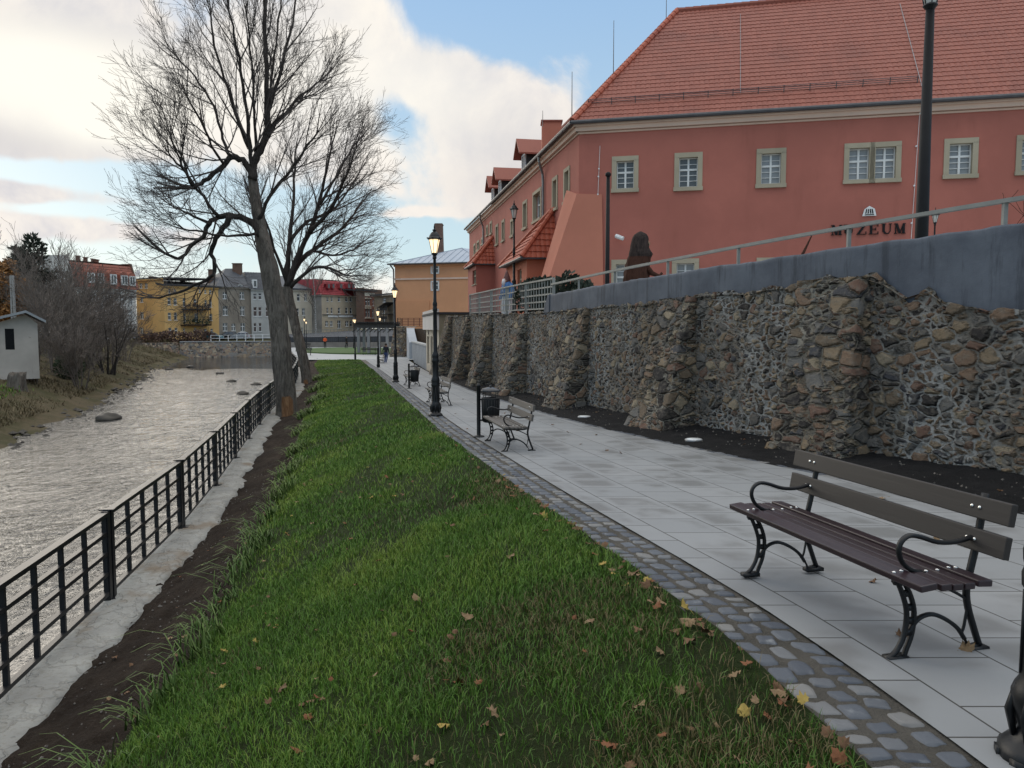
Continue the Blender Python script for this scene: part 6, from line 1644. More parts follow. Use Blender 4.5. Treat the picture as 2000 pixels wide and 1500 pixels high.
mansard(h4, FD, zD, FD.px(505, 535)[1]+.5, M_redroof if False else M_rustroof, 3.5, 11); 
for o_ in h4.children:
    if o_.name.startswith('roof'): o_.data.materials[0] = M_slate
for x0, x1, y0, y1 in ((494,502,546,562),(465,473,556,563)):
    F_ = FD if x0 > 480 else FC; a0, a1, w0, w1 = F_.rect((x0, y0, x1, y1)); m = MB(); box_on(m, F_, F_.pt((a0+a1)/2, (w0+w1)/2, -.4), a1-a0, 1.0, w1-w0); d_ = m.build('dormer', M_white, h4 if x0 > 480 else h3); m = MB(); box_on(m, F_, F_.pt((a0+a1)/2, (w0+w1)/2, .12), (a1-a0)*.6, .05, (w1-w0)*.7); m.build('dormer_pane', M_glass, d_)
FE = facade_from_px(541, 146, 609, 152); zE_ = FE.px(575, 566)[1]; zbE = at(580, 654, 149).z
h5 = house('apartment_house', 'cream house seen between and behind the two bare trunks', [(FE, zE_, W_crm, [(578,602,584,616),(590,602,596,616),(584,639,587,653),(589,639,592,653),(580,574,586,588),(594,574,600,588)])], zbE, back=10); slab_roof(h5, FE, zE_, M_slate, .4, 10, .3, 3)
# red roofed house
FS = facade_from_px(607, 152.2, 628.3, 150); FR_ = facade_from_px(628.3, 150, 697, 157); zb = at(660, 645, 153).z; zr = FR_.px(662, 577)[1]
xs = [(638,641.4),(646.3,649.6),(660,664.7),(674.5,679.4),(683.3,687.8)]
ws = [(x0, y0, x1, y1) for x0, x1 in xs for y0, y1 in ((580.5,588.8),(601,612.4))]+[(635.3,627,641,637.6),(644.4,627,650,637.6),(659,625.7,666,641),(674.5,627,681,637.6),(683.3,627,688.5,637.6)]
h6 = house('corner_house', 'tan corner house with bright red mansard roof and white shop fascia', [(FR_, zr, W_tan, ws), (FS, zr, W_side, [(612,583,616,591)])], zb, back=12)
ztop = FR_.px(662, 546)[1]
mansard(h6, FR_, zr, ztop, M_redroof, 1.6, 12, .4, .3, .3); mansard(h6, FS, zr, ztop, M_redroof, 1.6, 12, .4, .3, .9, None, False)
m = MB(); 
for x0, x1 in ((640,659),(661,677),(678,689)):
    a0, a1, w0, w1 = FR_.rect((x0, 616, x1, 619.6)); box_on(m, FR_, FR_.pt((a0+a1)/2, (w0+w1)/2, .1), a1-a0, .12, w1-w0)
m.build('shop_fascia', M_white, h6)
a0, a1, w0, w1 = FR_.rect((629, 614.5, 696, 615.6)); m = MB(); box_on(m, FR_, FR_.pt((a0+a1)/2, (w0+w1)/2, .08), a1-a0, .16, w1-w0); m.build('string_course', M_slate, h6)
for x0, x1 in ((638.8,643),(648,652),(662.6,667.5),(678,683),(686.7,691)):
    a0, a1, w0, w1 = FR_.rect((x0, 554.5, x1, 563)); m = MB(); box_on(m, FR_, FR_.pt((a0+a1)/2, (w0+w1)/2, -.35), a1-a0+.15, 1.1, w1-w0+.1); d_ = m.build('dormer', M_redroof, h6); m = MB(); box_on(m, FR_, FR_.pt((a0+a1)/2, (w0+w1)/2, .22), a1-a0-.1, .06, w1-w0-.1); m.build('dormer_pane', M_glass, d_)
# brick house, low stone house
FG = facade_from_px(696, 152.8, 711.6, 152); FH = facade_from_px(711.6, 152, 731, 154.5); zH = FH.px(720, 569)[1]; zG = FG.px(703, 562)[1]
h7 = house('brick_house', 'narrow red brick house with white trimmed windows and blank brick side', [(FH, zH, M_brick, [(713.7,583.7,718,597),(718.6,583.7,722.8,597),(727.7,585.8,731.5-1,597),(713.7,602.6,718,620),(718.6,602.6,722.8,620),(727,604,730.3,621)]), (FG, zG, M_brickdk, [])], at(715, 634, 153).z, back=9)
slab_roof(h7, FH, zH, M_tar, .5, 9, .25, .5)
a0, a1, w0, w1 = FH.rect((712, 569, 730.8, 578.5)); m = MB(); box_on(m, FH, FH.pt((a0+a1)/2, (w0+w1)/2, .06), a1-a0, .14, w1-w0); m.build('attic_band', W_crm, h7)
for y0, y1 in ((581.5,583.5),(597,599),(600.5,602.5),(620,622)):
    a0, a1, w0, w1 = FH.rect((712.5, y0, 724, y1)); m = MB(); box_on(m, FH, FH.pt((a0+a1)/2, (w0+w1)/2, .1), a1-a0, .22, w1-w0); m.build('window_trim', W_crm, h7)
FI = facade_from_px(731, 151, 778, 143); zI = FI.px(750, 577)[1]
h8 = house('stone_house', 'low flat roofed brick and stone house with dark timber balcony beside the peach building', [(FI, zI, plaster('patched_brick_render', (.30,.23,.16), .25, .5), [(747.5,581.6,753.4,590),(766,581.6,771,590),(747,602,753,611.7),(747,620,753,631)])], at(750, 634, 147).z, back=8)
slab_roof(h8, FI, zI, M_tar, .6, 8, .3, .8)
a0, a1, w0, w1 = FI.rect((757, 597, 770, 630)); m = MB()
for z_ in (w0, (w0+w1)/2): box_on(m, FI, FI.pt((a0+a1)/2, z_, .8), a1-a0, 1.6, .14); 
for k in range(5): box_on(m, FI, FI.pt(a0+(a1-a0)*k/4, (w0+w1)/2, 1.55), .12, .12, w1-w0)
for z_ in (w0+.9, (w0+w1)/2+.9): box_on(m, FI, FI.pt((a0+a1)/2, z_, 1.55), a1-a0, .06, .5)
q0, q1 = FI.pt(a0-.3, w1-.4, 1.9), FI.pt(a1+.3, w1+.5, 1.9); m.prism([q0, q1, q1+Vector((0,0,.12)), q0+Vector((0,0,.12))], -FI.n*2.0); m.build('timber_balcony', M_darkwood, h8)
# peach building
FP = facade_from_px(772, 96, 935, 93); zP = FP.px(845, 516)[1]; zb = -1.4
FPS = Facade((FP.pt(0,0).x, FP.pt(0,0).y), -FP.n, -FP.D); FPS.L = 12
h9 = house('peach_building', 'smooth peach building with pale metal hip roof and tall brick chimney', [(FP, zP, M_peach, [(844,519,856,533),(844,550.5,856,566)])], zb, group=None, back=12)
for b in ((841.5,517.5,858,535),(841.5,548.5,858,568)):
    a0, a1, w0, w1 = FP.rect(b); m = MB()
    for (p, q_, r, s_) in ((a0, a0+.14, w0, w1), (a1-.14, a1, w0, w1), (a0, a1, w1-.14, w1), (a0, a1, w0, w0+.16)): box_on(m, FP, FP.pt((p+q_)/2, (r+s_)/2, .03), q_-p, .1, s_-r)
    m.build('window_surround', M_white, h9)
m = MB(); e = .7; zz = zP+.05; a, b, c, d = FP.pt(-e, zz, e), FP.pt(FP.L+e, zz, e), FP.pt(FP.L+e, zz, -12-e), FP.pt(-e, zz, -12-e); tp1, tp2 = FP.pt(FP.px(868, 500)[0]*1.05, at(867, 487, 101).z, -5.5), FP.pt(FP.px(868, 500)[0]*1.05+.6, at(867, 487, 101).z, -6.5)
m.add([a, b, c, d, tp1, tp2], [(0,1,4),(1,2,5,4),(2,3,5),(3,0,4,5)]); rf = m.build('roof', M_metalroof, h9)
m = MB()
for k in range(1, 14):
    p = a.lerp(b, k/14); s_ = (p-a).length; apx = (tp1-a).dot((b-a).normalized()); L_ = (b-a).length; f_ = s_/apx if s_ < apx else (L_-s_)/(L_-apx)
    up_ = tp1-(a+(b-a).normalized()*apx); m.beam(p+Vector((0,0,.03)), p+up_*f_+Vector((0,0,.03)), .05, .06)
m.beam(a, tp1, .12, .1); m.beam(b, tp1, .12, .1); m.build('roof_seam', M_metalroof, rf)
m = MB(); m.tube([a, b], .1, 6); m.add([FP.pt(-e, zz-.02, e), FP.pt(FP.L+e, zz-.02, e), FP.pt(FP.L+e, zz-.02, 0), FP.pt(-e, zz-.02, 0)], [(0,1,2,3)]); m.tube([FP.pt(-.4, zz, .55), FP.pt(-.1, zz-.6, .2), FP.pt(-.1, zz-1, .15), FP.pt(-.1, zb, .15)], .09, 6); m.build('gutter', M_gutter, h9)
m = MB(); w0 = FP.px(850, 544)[1]; box_on(m, FP, FP.pt(FP.L/2, w0, .06), FP.L, .14, .2); m.build('string_course', M_cornice, h9)
a0, z1 = FP.px(773, 588); a1 = FP.px(839, 588)[0]; m = MB(); box_on(m, FP, FP.pt((a0+a1)/2+.02, (z1-1.4)/2, .05), a1-a0, .14, z1+1.4); m.build('plinth_panel', plaster('peach_plaster_darker', (.60,.29,.15), .04, .1), h9); 
p, q, b_ = at(849.5, 437, 102), at(864.5, 437, 102), at(850, 492, 102); m = MB(); w = q.x-p.x; cx = (p.x+q.x)/2; H_ = p.z-b_.z+1.5
m.add([(cx-w*.5, 101.5, p.z), (cx+w*.5, 101.5, p.z), (cx+w*.5, 102.7, p.z), (cx-w*.5, 102.7, p.z), (cx-w*.62, 101.4, p.z-H_), (cx+w*.62, 101.4, p.z-H_), (cx+w*.62, 102.9, p.z-H_), (cx-w*.62, 102.9, p.z-H_)], [(0,1,2,3),(0,4,5,1),(1,5,6,2),(2,6,7,3),(3,7,4,0)]); m.box((cx, 102.1, p.z-.15), (w*1.15, 1.15, .12)); m.build('chimney', brickmat('old_chimney_brick', (.15,.085,.065), (.19,.11,.085), (.16,.14,.12)), h9)
stack(h9, 899, 497, 905, 506, 104, M_museumlight)
# white service hut
FT = facade_from_px(832, 57, 857, 47); zt0 = at(857, 614, 47).z; zb = zp(50)
tl = thing('service_hut', 'white flat roofed service hut with two narrow openings against the rubble wall', 'hut', (FT.pt(FT.L/2, zb)), 0)
hs = [(FT.rect((834.2,657,838.6,728))), (FT.rect((841,657,845.4,728)))]; hs = [(h[0], h[1], zb+.1, h[3]) for h in hs]
m = MB(); wall_mesh(m, FT, 0, FT.L, zb-.4, zt0, hs, .5); m.build('front_wall', M_creamwall, tl)
m = MB(); box_on(m, FT, FT.pt(FT.L/2, (FT.px(845, 640)[1]+zt0)/2+.1, .12), FT.L+.1, .26, zt0-FT.px(845, 654)[1]); m.build('fascia_block', plaster('white_hut_render', (.62,.58,.54), .04, .1), tl)
pn = FT.pt(FT.L, 0); FN = Facade((pn.x, pn.y), -FT.n, FT.D if FT.D.y < 0 else -FT.D); m = MB(); wall_mesh(m, FN, 0, 4.5, zb-.4, zt0, [], .2); m.build('end_wall', plaster('stained_olive_render', (.27,.23,.155), .2, .6), tl)
m = MB(); a, b = FT.pt(-.15, zt0, .3), FT.pt(FT.L+.15, zt0, .3); c, d = FT.pt(FT.L+.15, zt0, -4.6), FT.pt(-.15, zt0, -4.6); m.prism([a, b, c, d], (0,0,.14)); m.build('roof', M_tar, tl)
m = MB()
for px, py in ((837, 649.8), (845, 649)):
    s_, z_ = FT.px(px, py); q = FT.pt(s_, z_, .26); m.tube([q, q+FT.n*.04], .17, 12)
m.build('vent', M_darkwood, tl)
# granite wall, curved wing wall, stone buttress with railing
FGW = facade_from_px(803.5, 75, 833, 58); zb = zp(66)
tw_ = thing('granite_wall', 'pale grey granite block wall with curved rising wing beside the white hut', 'wall', FGW.pt(0, zb), 0)
m = MB(); z1 = FGW.px(818, 672.5)[1]; box_on(m, FGW, FGW.pt(FGW.L/2, (z1+zb-.3)/2, -.2), FGW.L, .4, z1-zb+.3)
m.build('block_wall', brickmat('granite_blocks', (.27,.29,.31), (.33,.35,.37), (.2,.21,.22)), tw_)
m = MB(); box_on(m, FGW, FGW.pt(FGW.L/2, z1+.06, -.2), FGW.L+.1, .5, .12); m.build('coping', M_farpave, tw_)
m = MB(); P0 = FGW.pt(0, 0); n = 14; z2 = at(794, 640, 80).z; prev = None; vs = []; 
for i in range(n+1):
    k = i/n; x = P0.x+(-.9)*(1-(1-k)**1.6)*1.0; y = P0.y+5.5*k; z = z1+(z2-z1)*(1-(1-k)**2.2)
    vs += [(x-.25, y, zb-.3), (x-.25, y, z), (x+.55, y, z), (x+.55, y, zb-.3)]
f = []
for i in range(n): f += [(i*4+j, i*4+j+1, i*4+j+5, i*4+j+4) for j in range(3)]
m.add(vs, f+[(0,1,2,3)]); m.build('curved_wing', plaster('pale_concrete', (.38,.40,.42), .06, .2), tw_)
pb = at(780, 690, 81); tb = thing('stone_bastion', 'tan rubble bastion with battered face below the rust railing', 'stone wall', (pb.x, 81, zp(81)), 0)
zt2 = at(780, 638, 81).z; x0, x1, x2, x3 = at(760, 690, 81).x, at(792.5, 690, 81).x, at(768, 640, 81).x, at(792.5, 640, 81).x
co = []; nu, nv = 30, 26
for j in range(nv):
    k = j/(nv-1)
    for i in range(nu):
        u = i/(nu-1); xa, xb = x0+(x2-x0)*k, x1+(x3-x1)*k; co.append((xa+(xb-xa)*u, 81+.5*k, zp(81)-.2+(zt2-zp(81)+.2)*k))
npmesh('masonry', np.array(co), gridfaces(nv, nu), rubble('tan_bastion_masonry', 2.6, 4.5, (.28,.24,.18), .08, 1.7, 1.3, .05), tb)
m = MB(); m.prism([(x2, 81.5, zt2), (x3, 81.5, zt2), (x3, 90, zt2), (x2, 90, zt2)], (0,0,.06)); m.prism([(x0, 81.1, zp(81)-.2), (x2, 81.5, zt2), (x2, 92, zt2), (x0, 92, zp(81)-.2)], (.1,0,0)); m.build('head', M_creamwall, tb)
q0, q1 = at(793, 641, 80.5), at(834, 641, 78.0); br = MB(); br.prism([Vector((q0.x, 80.5, zp(80))), Vector((q1.x, 78, zp(80))), Vector((q1.x, 78, q0.z-.05)), Vector((q0.x, 80.5, q0.z-.05))], (0,1.5,0)); o = br.build('earth_slope', soilmat('brown_earth', (.10,.075,.055), (.14,.10,.075), (.07,.05,.04), .3)); structure(o)
tr = thing('terrace_railing', 'rust brown metal railing in front of the peach building', 'railing', (at(786, 637, 79.6).x, 79.6, at(786, 637, 79.6).z), 0)
for xa, xb, mt in ((786, 831, pmat('rust_paint', (.16,.055,.03), (.12,.04,.025), 6, .6)), (776.5, 783.5, M_railblack)):
    a, b = at(xa, 637, 79.6), at(xb, 637, 79.2); hgt = at(xa, 621.5, 79.6).z-a.z; m = MB()
    for k in range(6): m.beam(a+Vector((0,0,hgt*k/5)), b+Vector((0,0,hgt*k/5)), .05, .05)
    for k in range(5 if xb-xa > 20 else 2): q = a.lerp(b, k/(4 if xb-xa > 20 else 1)); m.beam(q, q+Vector((0,0,hgt)), .07, .07, (0,1,0))
    m.build('railing_panel', mt, tr)
# pergola
Yp = 92; a, b = at(693, 632, Yp), at(771, 632, Yp-6); tp = thing('pergola', 'dark timber pergola with flat roof on grey concrete columns', 'pergola', (at(722, 690, Yp).x, Yp, zp(Yp)), 0)
zt3 = a.z; m = MB()
for dy in (0, 3.4): m.beam(a+Vector((0,dy,-.25)), b+Vector((0,dy,-.25)), .16, .55)
n = 22
for k in range(n): q = a.lerp(b, k/(n-1)); m.beam(q+Vector((0,-.6,.05)), q+Vector((0,4.0,.05)), .10, .16)
m.prism([a+Vector((0,-.5,.14)), b+Vector((0,-.5,.14)), b+Vector((0,4,.14)), a+Vector((0,4,.14))], (0,0,.06))
n = 9
for k in range(n):
    q = a.lerp(b, (k+.5)/n); m.beam(q+Vector((-.55,0,-1.0)), q+Vector((0,0,-.5)), .08, .08, (0,1,0)); m.beam(q+Vector((.55,0,-.5)), q+Vector((0,0,-1.0)), .08, .08, (0,1,0)) if k % 2 else None
m.build('timber_roof', M_darkwood, tp)
for px in (700.5, 721, 741, 757):
    k = (px-693)/78; q = a.lerp(b, k)
    for dy in ((0, 3.4) if px < 710 else (0,)): m = MB(); m.box((q.x, q.y+dy, (zp(Yp)+zt3-.5)/2), (.32, .32, zt3-.5-zp(Yp))); m.build('column', plaster('grey_concrete_column', (.28,.28,.28), .08, .3), tp)
# low wall and railing round the plaza
tl2 = thing('plaza_wall', 'low stone wall topped by black railings at the back of the plaza', 'wall', (at(660, 678, 122).x, 122, -1.4), 0)
a, b = at(534, 678, 121), at(785, 678, 124); a.z = b.z = -1.5; m = MB(); h_ = at(650, 668.5, 122).z
m.prism([a, b, Vector((b.x, b.y, h_)), Vector((a.x, a.y, h_))], (0,.5,0)); m.build('wall', plaster('plaza_wall_stone', (.20,.185,.165), .2, .4), tl2)
h2_ = at(650, 658.5, 122).z; m = MB(); n = 64
for zz in (h_+.1, h2_-.05): m.beam(Vector((a.x, a.y+.25, zz)), Vector((b.x, b.y+.25, zz)), .04, .05)
for k in range(n+1):
    q = a.lerp(b, k/n); w = .12 if k % 8 == 0 else .035; m.beam(Vector((q.x, q.y+.25, h_)), Vector((q.x, q.y+.25, h2_+(.1 if k % 8 == 0 else 0))), w, w, (0,1,0))
m.build('railing', M_railblack, tl2)
# street rising in front of the red roofed house
m = MB(); q = [at(560, 659, 127), at(800, 656, 127), at(800, 640, 150), at(700, 645, 150), at(620, 650, 145), at(560, 653, 143)]; m.prism(q, (0,0,-1.6)); structure(m.build('street', M_asphalt))
m = MB(); q0, q1 = at(596, 656, 130), at(772, 649, 131); m.beam(q0+Vector((0,0,.9)), q1+Vector((0,0,.9)), .06, .06)
for k in range(26): q = q0.lerp(q1, k/25); m.beam(q, q+Vector((0,0,.9)), .06, .06, (0,1,0))
tag(m.build('street_railing', M_galv), 'thin grey street railing below the red roofed house', 'railing')
# far river bank walls
def bankwall(name, label, xa, Ya, xb, Yb, ytop, mat, cap, nu):
    a, b = at(xa, 700, Ya), at(xb, 700, Yb); zt = at((xa+xb)/2, ytop, (Ya+Yb)/2).z; co = []; nv = 24; n = Vector((b.y-a.y, a.x-b.x, 0)).normalized()
    for j in range(nv):
        for i in range(nu): q = a.lerp(b, i/(nu-1)); k = j/(nv-1); q = q-n*.5*k; co.append((q.x, q.y, -3.4+(zt+3.4)*k))
    t = thing(name, label, 'stone wall', ((a.x+b.x)/2, (a.y+b.y)/2, -3), 0); npmesh('masonry', np.array(co), gridfaces(nv, nu), mat, t)
    m = MB(); m.prism([Vector((a.x, a.y, zt))-n*.4, Vector((b.x, b.y, zt))-n*.4, Vector((b.x, b.y, zt))-n*1.2, Vector((a.x, a.y, zt))-n*1.2], (0,0,.12 if cap else .02)); m.build('coping', M_farpave if cap else mat, t); return t
bankwall('bank_wall', 'rough grey boulder wall on the far river bank', 215, 112, 352, 121, 671, M_gabion, False, 90)
bankwall('bank_wall', 'pale squared masonry wall on the far river bank below the parked cars', 351, 121, 545, 125, 668, M_farstone, True, 110)
m = MB(); q0, q1 = at(412, 667, 125.5), at(530, 665, 126.5)
for hh in (.5, 1.0): m.beam(q0+Vector((0,0,hh)), q1+Vector((0,0,hh)), .07, .07)
for k in range(8): q = q0.lerp(q1, k/7); m.beam(q-Vector((0,0,.1)), q+Vector((0,0,1.0)), .1, .1, (0,1,0))
tag(m.build('bank_railing', M_white), 'white pipe railing on the far bank in front of the silver car', 'railing')
# ------------------------------------------------------------------ parked cars
M_rubber = pmat('tyre_rubber', (.012,.012,.012), None, 9, .85); M_rim = pmat('wheel_rim', (.4,.4,.42), None, 9, .35, 0, 1, .8); M_light = pmat('headlamp', (.7,.7,.68), None, 9, .2)
def carpaint(n, c):
    t = NT(n); t.b.inputs['Coat Weight'].default_value = .6; t.b.inputs['Coat Roughness'].default_value = .08; return t.fin(c, .35, .25, .5)
P_sil, P_teal, P_blue, P_dark, P_red = carpaint('silver_paint', (.42,.44,.47)), carpaint('teal_paint', (.05,.17,.22)), carpaint('dark_blue_paint', (.02,.04,.10)), carpaint('black_car_paint', (.015,.016,.02)), carpaint('pale_grey_paint', (.45,.45,.44))
def car(label, loc, rz):
    t = thing('parked_car', label, 'car', loc, rz, 'cars parked on the far bank'); m = MB()
    prof = [(-2.1,.35,.78),(-2.12,.62,.82),(-2.0,.86,.84),(-1.7,.95,.84),(1.05,.98,.84),(1.75,.86,.82),(2.08,.72,.78),(2.14,.45,.76),(2.05,.30,.72),(-2.0,.28,.74)]
    n = len(prof); vs = [(x, -w, z) for x, z, w in prof]+[(x, w, z) for x, z, w in prof]; m.add(vs, [tuple(range(n))[::-1], tuple(range(n, 2*n))]+[(i, (i+1) % n, (i+1) % n+n, i+n) for i in range(n)])
    rf = [(-1.75,.95,.80),(-1.35,1.46,.62),(.10,1.50,.62),(.95,.97,.80)]; n = 4; vs = [(x, -w, z) for x, z, w in rf]+[(x, w, z) for x, z, w in rf]
    m.add([(-1.38,-.64,1.45),(.12,-.64,1.49),(.12,.64,1.49),(-1.38,.64,1.45),(-1.3,-.58,1.53),(.05,-.58,1.56),(.05,.58,1.56),(-1.3,.58,1.53)], [(0,1,5,4),(1,2,6,5),(2,3,7,6),(3,0,4,7),(4,5,6,7)])
    for s_ in (-1, 1):
        m.beam((-1.74,s_*.80,.95), (-1.37,s_*.63,1.46), .07, .05); m.beam((.94,s_*.80,.96), (.11,s_*.63,1.49), .06, .05); m.beam((-.45,s_*.82,.95), (-.5,s_*.64,1.48), .07, .04); m.box((.85, s_*.92, 1.0), (.14,.16,.10))
    m.build('body', P_sil, t, False, True)
    m = MB(); m.add(vs, [(0,1,2,3)[::-1], (4,5,6,7), (0,4,5,1), (2,6,7,3), (1,5,6,2)]); m.build('window', M_glass, t, False, True)
    for x in (-1.3, 1.32):
        for s_ in (-1, 1):
            w = MB(); w.tube([(x, s_*.62, .32), (x, s_*.86, .32)], .32, 18); wo = w.build('wheel', M_rubber, t, True, True); w = MB(); w.tube([(x, s_*.84, .32), (x, s_*.875, .32)], .2, 12); w.build('rim', M_rim, wo, True, True)
    for s_ in (-1, 1): h = MB(); h.box((2.04, s_*.58, .68), (.16,.34,.15)); h.build('headlight', M_light, t, False, True); h = MB(); h.box((-2.07, s_*.62, .78), (.10,.22,.2)); h.build('tail_light', pmat('tail_lamp', (.3,.02,.02), None, 5, .3), t, False, True)
    return t
p = at(470, 664, 131); c0_ = car('silver hatchback parked before the grey brown house', p, R(172)); c0_.scale = (.75, .75, .84)
for px, py, Y, rz, lab, pt in ((416, 664.5, 130, R(-8), 'teal car parked in front of the yellow house', P_teal), (222, 659, 116, R(8), 'dark blue car parked behind the bare shrubs', P_blue), (248, 663, 113.5, R(-160), 'black car with pale bonnet parked below the white house', P_dark), (446, 662, 134, R(172), 'black car half hidden behind the silver hatchback', P_dark)):
    q = at(px, py, Y); c_ = dup(c0_, q, rz, lab); c_.scale = (.8, .8, .85); remat(c_, P_sil, pt)
# ------------------------------------------------------------------ left bank: hut, plants, small things
Yh = 45; zb = at(60, 722, Yh).z; FHt = facade_from_px(-14, Yh, 71.5, Yh+1.2)
th = thing('garden_hut', 'small off white hut with dark shutter and black gabled roof on the left bank', 'hut', FHt.pt(FHt.L/2, zb), 0)
zr_, ze = FHt.px(55, 612)[1], FHt.px(71, 629)[1]; ar = FHt.px(50, 615)[0]; sh = FHt.rect((10,642,28,683)); m = MB(); wall_mesh(m, FHt, 0, FHt.L, zb-.6, ze-.1, [sh], .12)
m.add([FHt.pt(0, ze-.1), FHt.pt(FHt.L, ze-.1), FHt.pt(ar, zr_-.08)], [(0,1,2)])
for a in (0, FHt.L): p_, q_ = FHt.pt(a, zb-.6), FHt.pt(a, zb-.6, -5); m.add([p_, q_, Vector((q_.x, q_.y, ze-.1)), Vector((p_.x, p_.y, ze-.1))], [(0,1,2,3)])
m.build('wall', plaster('hut_render', (.46,.42,.37), .14, .6), th)
m = MB(); box_on(m, FHt, FHt.pt((sh[0]+sh[1])/2, (sh[2]+sh[3])/2, -.06), sh[1]-sh[0], .06, sh[3]-sh[2])
for k in range(1, 4): box_on(m, FHt, FHt.pt(sh[0]+(sh[1]-sh[0])*k/4, (sh[2]+sh[3])/2, -.02), .02, .04, sh[3]-sh[2])
m.build('shutter', M_black, th)
m = MB(); aR = FHt.px(89, 630)[0]; zR = FHt.px(89, 630)[1]; aL = FHt.px(5, 628)[0]-1.2; zL = ze-.12; 
for a_, z_ in ((aR, zR), (aL, zL)): m.prism([FHt.pt(ar, zr_+.05, .5), FHt.pt(a_, z_+.02, .5), FHt.pt(a_, z_+.12, .5), FHt.pt(ar, zr_+.16, .5)], -FHt.n*5.8)
rf = m.build('roof', M_tar, th); m = MB()
for a_, z_ in ((aR, zR), (aL, zL)): m.prism([FHt.pt(ar, zr_+.02, .52), FHt.pt(a_, z_-.02, .52), FHt.pt(a_, z_+.13, .52), FHt.pt(ar, zr_+.17, .52)], FHt.n*.04)
m.build('bargeboard', M_zinc, rf)
def gz(x, y):                                  # ground on the left bank
    d = max(SHORE(y)-x, -2); return -3.35+(2.55*min(1, max(0, (d+1.5)/8.5))**1.1 if d < 7 else 2.55+.02*min(d-7, 10))
def bp(px, Y): x = (px-1000)/FPX*Y/1.0; p_ = at(px, 690, Y); return Vector((p_.x, Y, gz(p_.x, Y)))
sh_g = 'bare riverside shrubs on the left bank'
spec = [(106,56,6.2,2.2,6,'grey brown bare shrub directly right of the small hut'),(132,62,7.6,2.6,7,'tall hazy bare shrub behind the low evergreen bush'),(160,66,7.8,2.6,7,'dense bare shrub in the middle of the thicket'),(186,74,8.0,2.6,6,'bare shrub in front of the white house'),(214,78,7.2,2.4,6,'bare shrub standing before the dark blue car'),(242,86,6.2,2.0,5,'thin bare shrub near the yellow house corner'),
        (92,70,8.6,2.6,6,'bare shrub behind the hut roof corner'),(128,78,9.8,3.0,6,'tallest bare shrub in front of the white gable'),(150,52,4.2,1.9,6,'low twiggy shrub above the evergreen bush'),(66,47.5,3.6,1.0,4,'thin bare sapling growing against the hut wall')]
for i, (px, Y, H, sp, st, lab) in enumerate(spec):
    bare_plant('bare_shrub', lab, 'shrub', bp(px, Y), H, sp, st, 40+i, M_shrubtwig, M_shrubtwig, sh_g, .008+.00006*Y, .06, 1.0 if i != 9 else .6, .06, 3)
bare_plant('bare_shrub', 'leaning multi stemmed dark shrub at the end of the boulder wall', 'shrub', bp(207, 66), 5.6, 3.4, 9, 77, M_limb, M_shrubtwig, sh_g, .013, .10, .7, .05, 3)
conifer('dark pine tree rising behind the bare shrubs', bp(74, 76), at(76, 463, 76).z-bp(74, 76).z, 3.3, 3, 'tall trees behind the hut')
conifer('second darker pine behind and left of the taller pine', bp(48, 84), at(46, 480, 84).z-bp(48, 84).z, 3.0, 5, 'tall trees behind the hut')
def larch(label, pos, H, w, seed):
    t = thing('larch_tree', label, 'tree', pos, 0, 'tall trees behind the hut'); g = np.random.default_rng(seed); rng = random.Random(seed); P = []; D = []; c = Vector(pos); m = MB(); m.tube([c-Vector((0,0,.2)), c+Vector((0,0,H))], [.18,.03], 6)
    for k in range(70):
        z = H*(.12+.85*rng.random()**.8); a = rng.random()*6.28; L = w*(1-.8*z/H)*rng.uniform(.5, 1.1); e = c+Vector((math.cos(a)*L, math.sin(a)*L, z+L*.25)); b0 = c+Vector((0,0,z)); m.tube([b0, e], [.04,.012], 4, False)
        for i in range(70): q = b0.lerp(e, rng.uniform(.15, 1.05))+Vector((rng.gauss(0,.2), rng.gauss(0,.2), rng.gauss(-.1,.22))); P.append(q); D.append((rng.gauss(0,1), rng.gauss(0,1), rng.gauss(-.6,.6)))
    m.build('trunk', M_limb, t); card_mesh('crown', P, D, .30, M_larch, t, seed, .25)
larch('orange autumn larch behind the hut roof', bp(20, 70), at(20, 505, 70).z-bp(20, 70).z, 3.0, 2); larch('shorter orange larch beside the concrete pole', bp(52, 73), at(52, 548, 73).z-bp(52, 73).z, 2.2, 6)
larch('orange larch cut by the left picture edge', bp(-6, 75), at(0, 515, 75).z-bp(0, 75).z, 2.8, 9)
bare_plant('bare_tree', 'slim bare birch at the left picture edge above the larch', 'tree', bp(7, 78), at(7, 440, 78).z-bp(7, 78).z, 1.2, 1, 91, M_limb, M_shrubtwig, 'tall trees behind the hut', .014, .13, .9, .12, 3)
bare_plant('bare_tree', 'thin bare tree behind the pine crown', 'tree', bp(112, 95), at(112, 470, 95).z-bp(112, 95).z, 1.5, 1, 92, M_shrubtwig, M_paletwig, 'tall trees behind the hut', .016, .13, .9, .12, 3)
pp = bp(30, 58); m = MB()
for s_ in (-.14, .14): m.beam(pp+Vector((s_,0,-.3)), Vector((pp.x+s_*.5, pp.y, at(33, 538, 58).z)), .12, .16, (0,1,0))
zt = at(33, 538, 58).z
for k in range(8): z_ = pp.z+.5+(zt-pp.z-.6)*k/8; m.box((pp.x, pp.y, z_), (.22, .12, .10))
tag(m.build('concrete_pole', plaster('pole_concrete', (.34,.33,.31), .08, .2)), 'pale concrete utility pole sticking up above the hut roof', 'pole')
ps = bp(31, 43.3); m = MB(); n = 22; vs = []
for j, (r, z) in enumerate(((.55,-.3),(.46,.1),(.42,.45),(.42,.80),(.40,.92),(.25,.90))):
    for i in range(n): g = 2*math.pi*i/n; rr = r*(1+.16*math.sin(6*g)+.10*math.sin(11*g+j)); vs.append((ps.x+rr*math.cos(g), ps.y+rr*math.sin(g), ps.z+z+(.10*math.sin(5*g) if j > 2 else 0)))
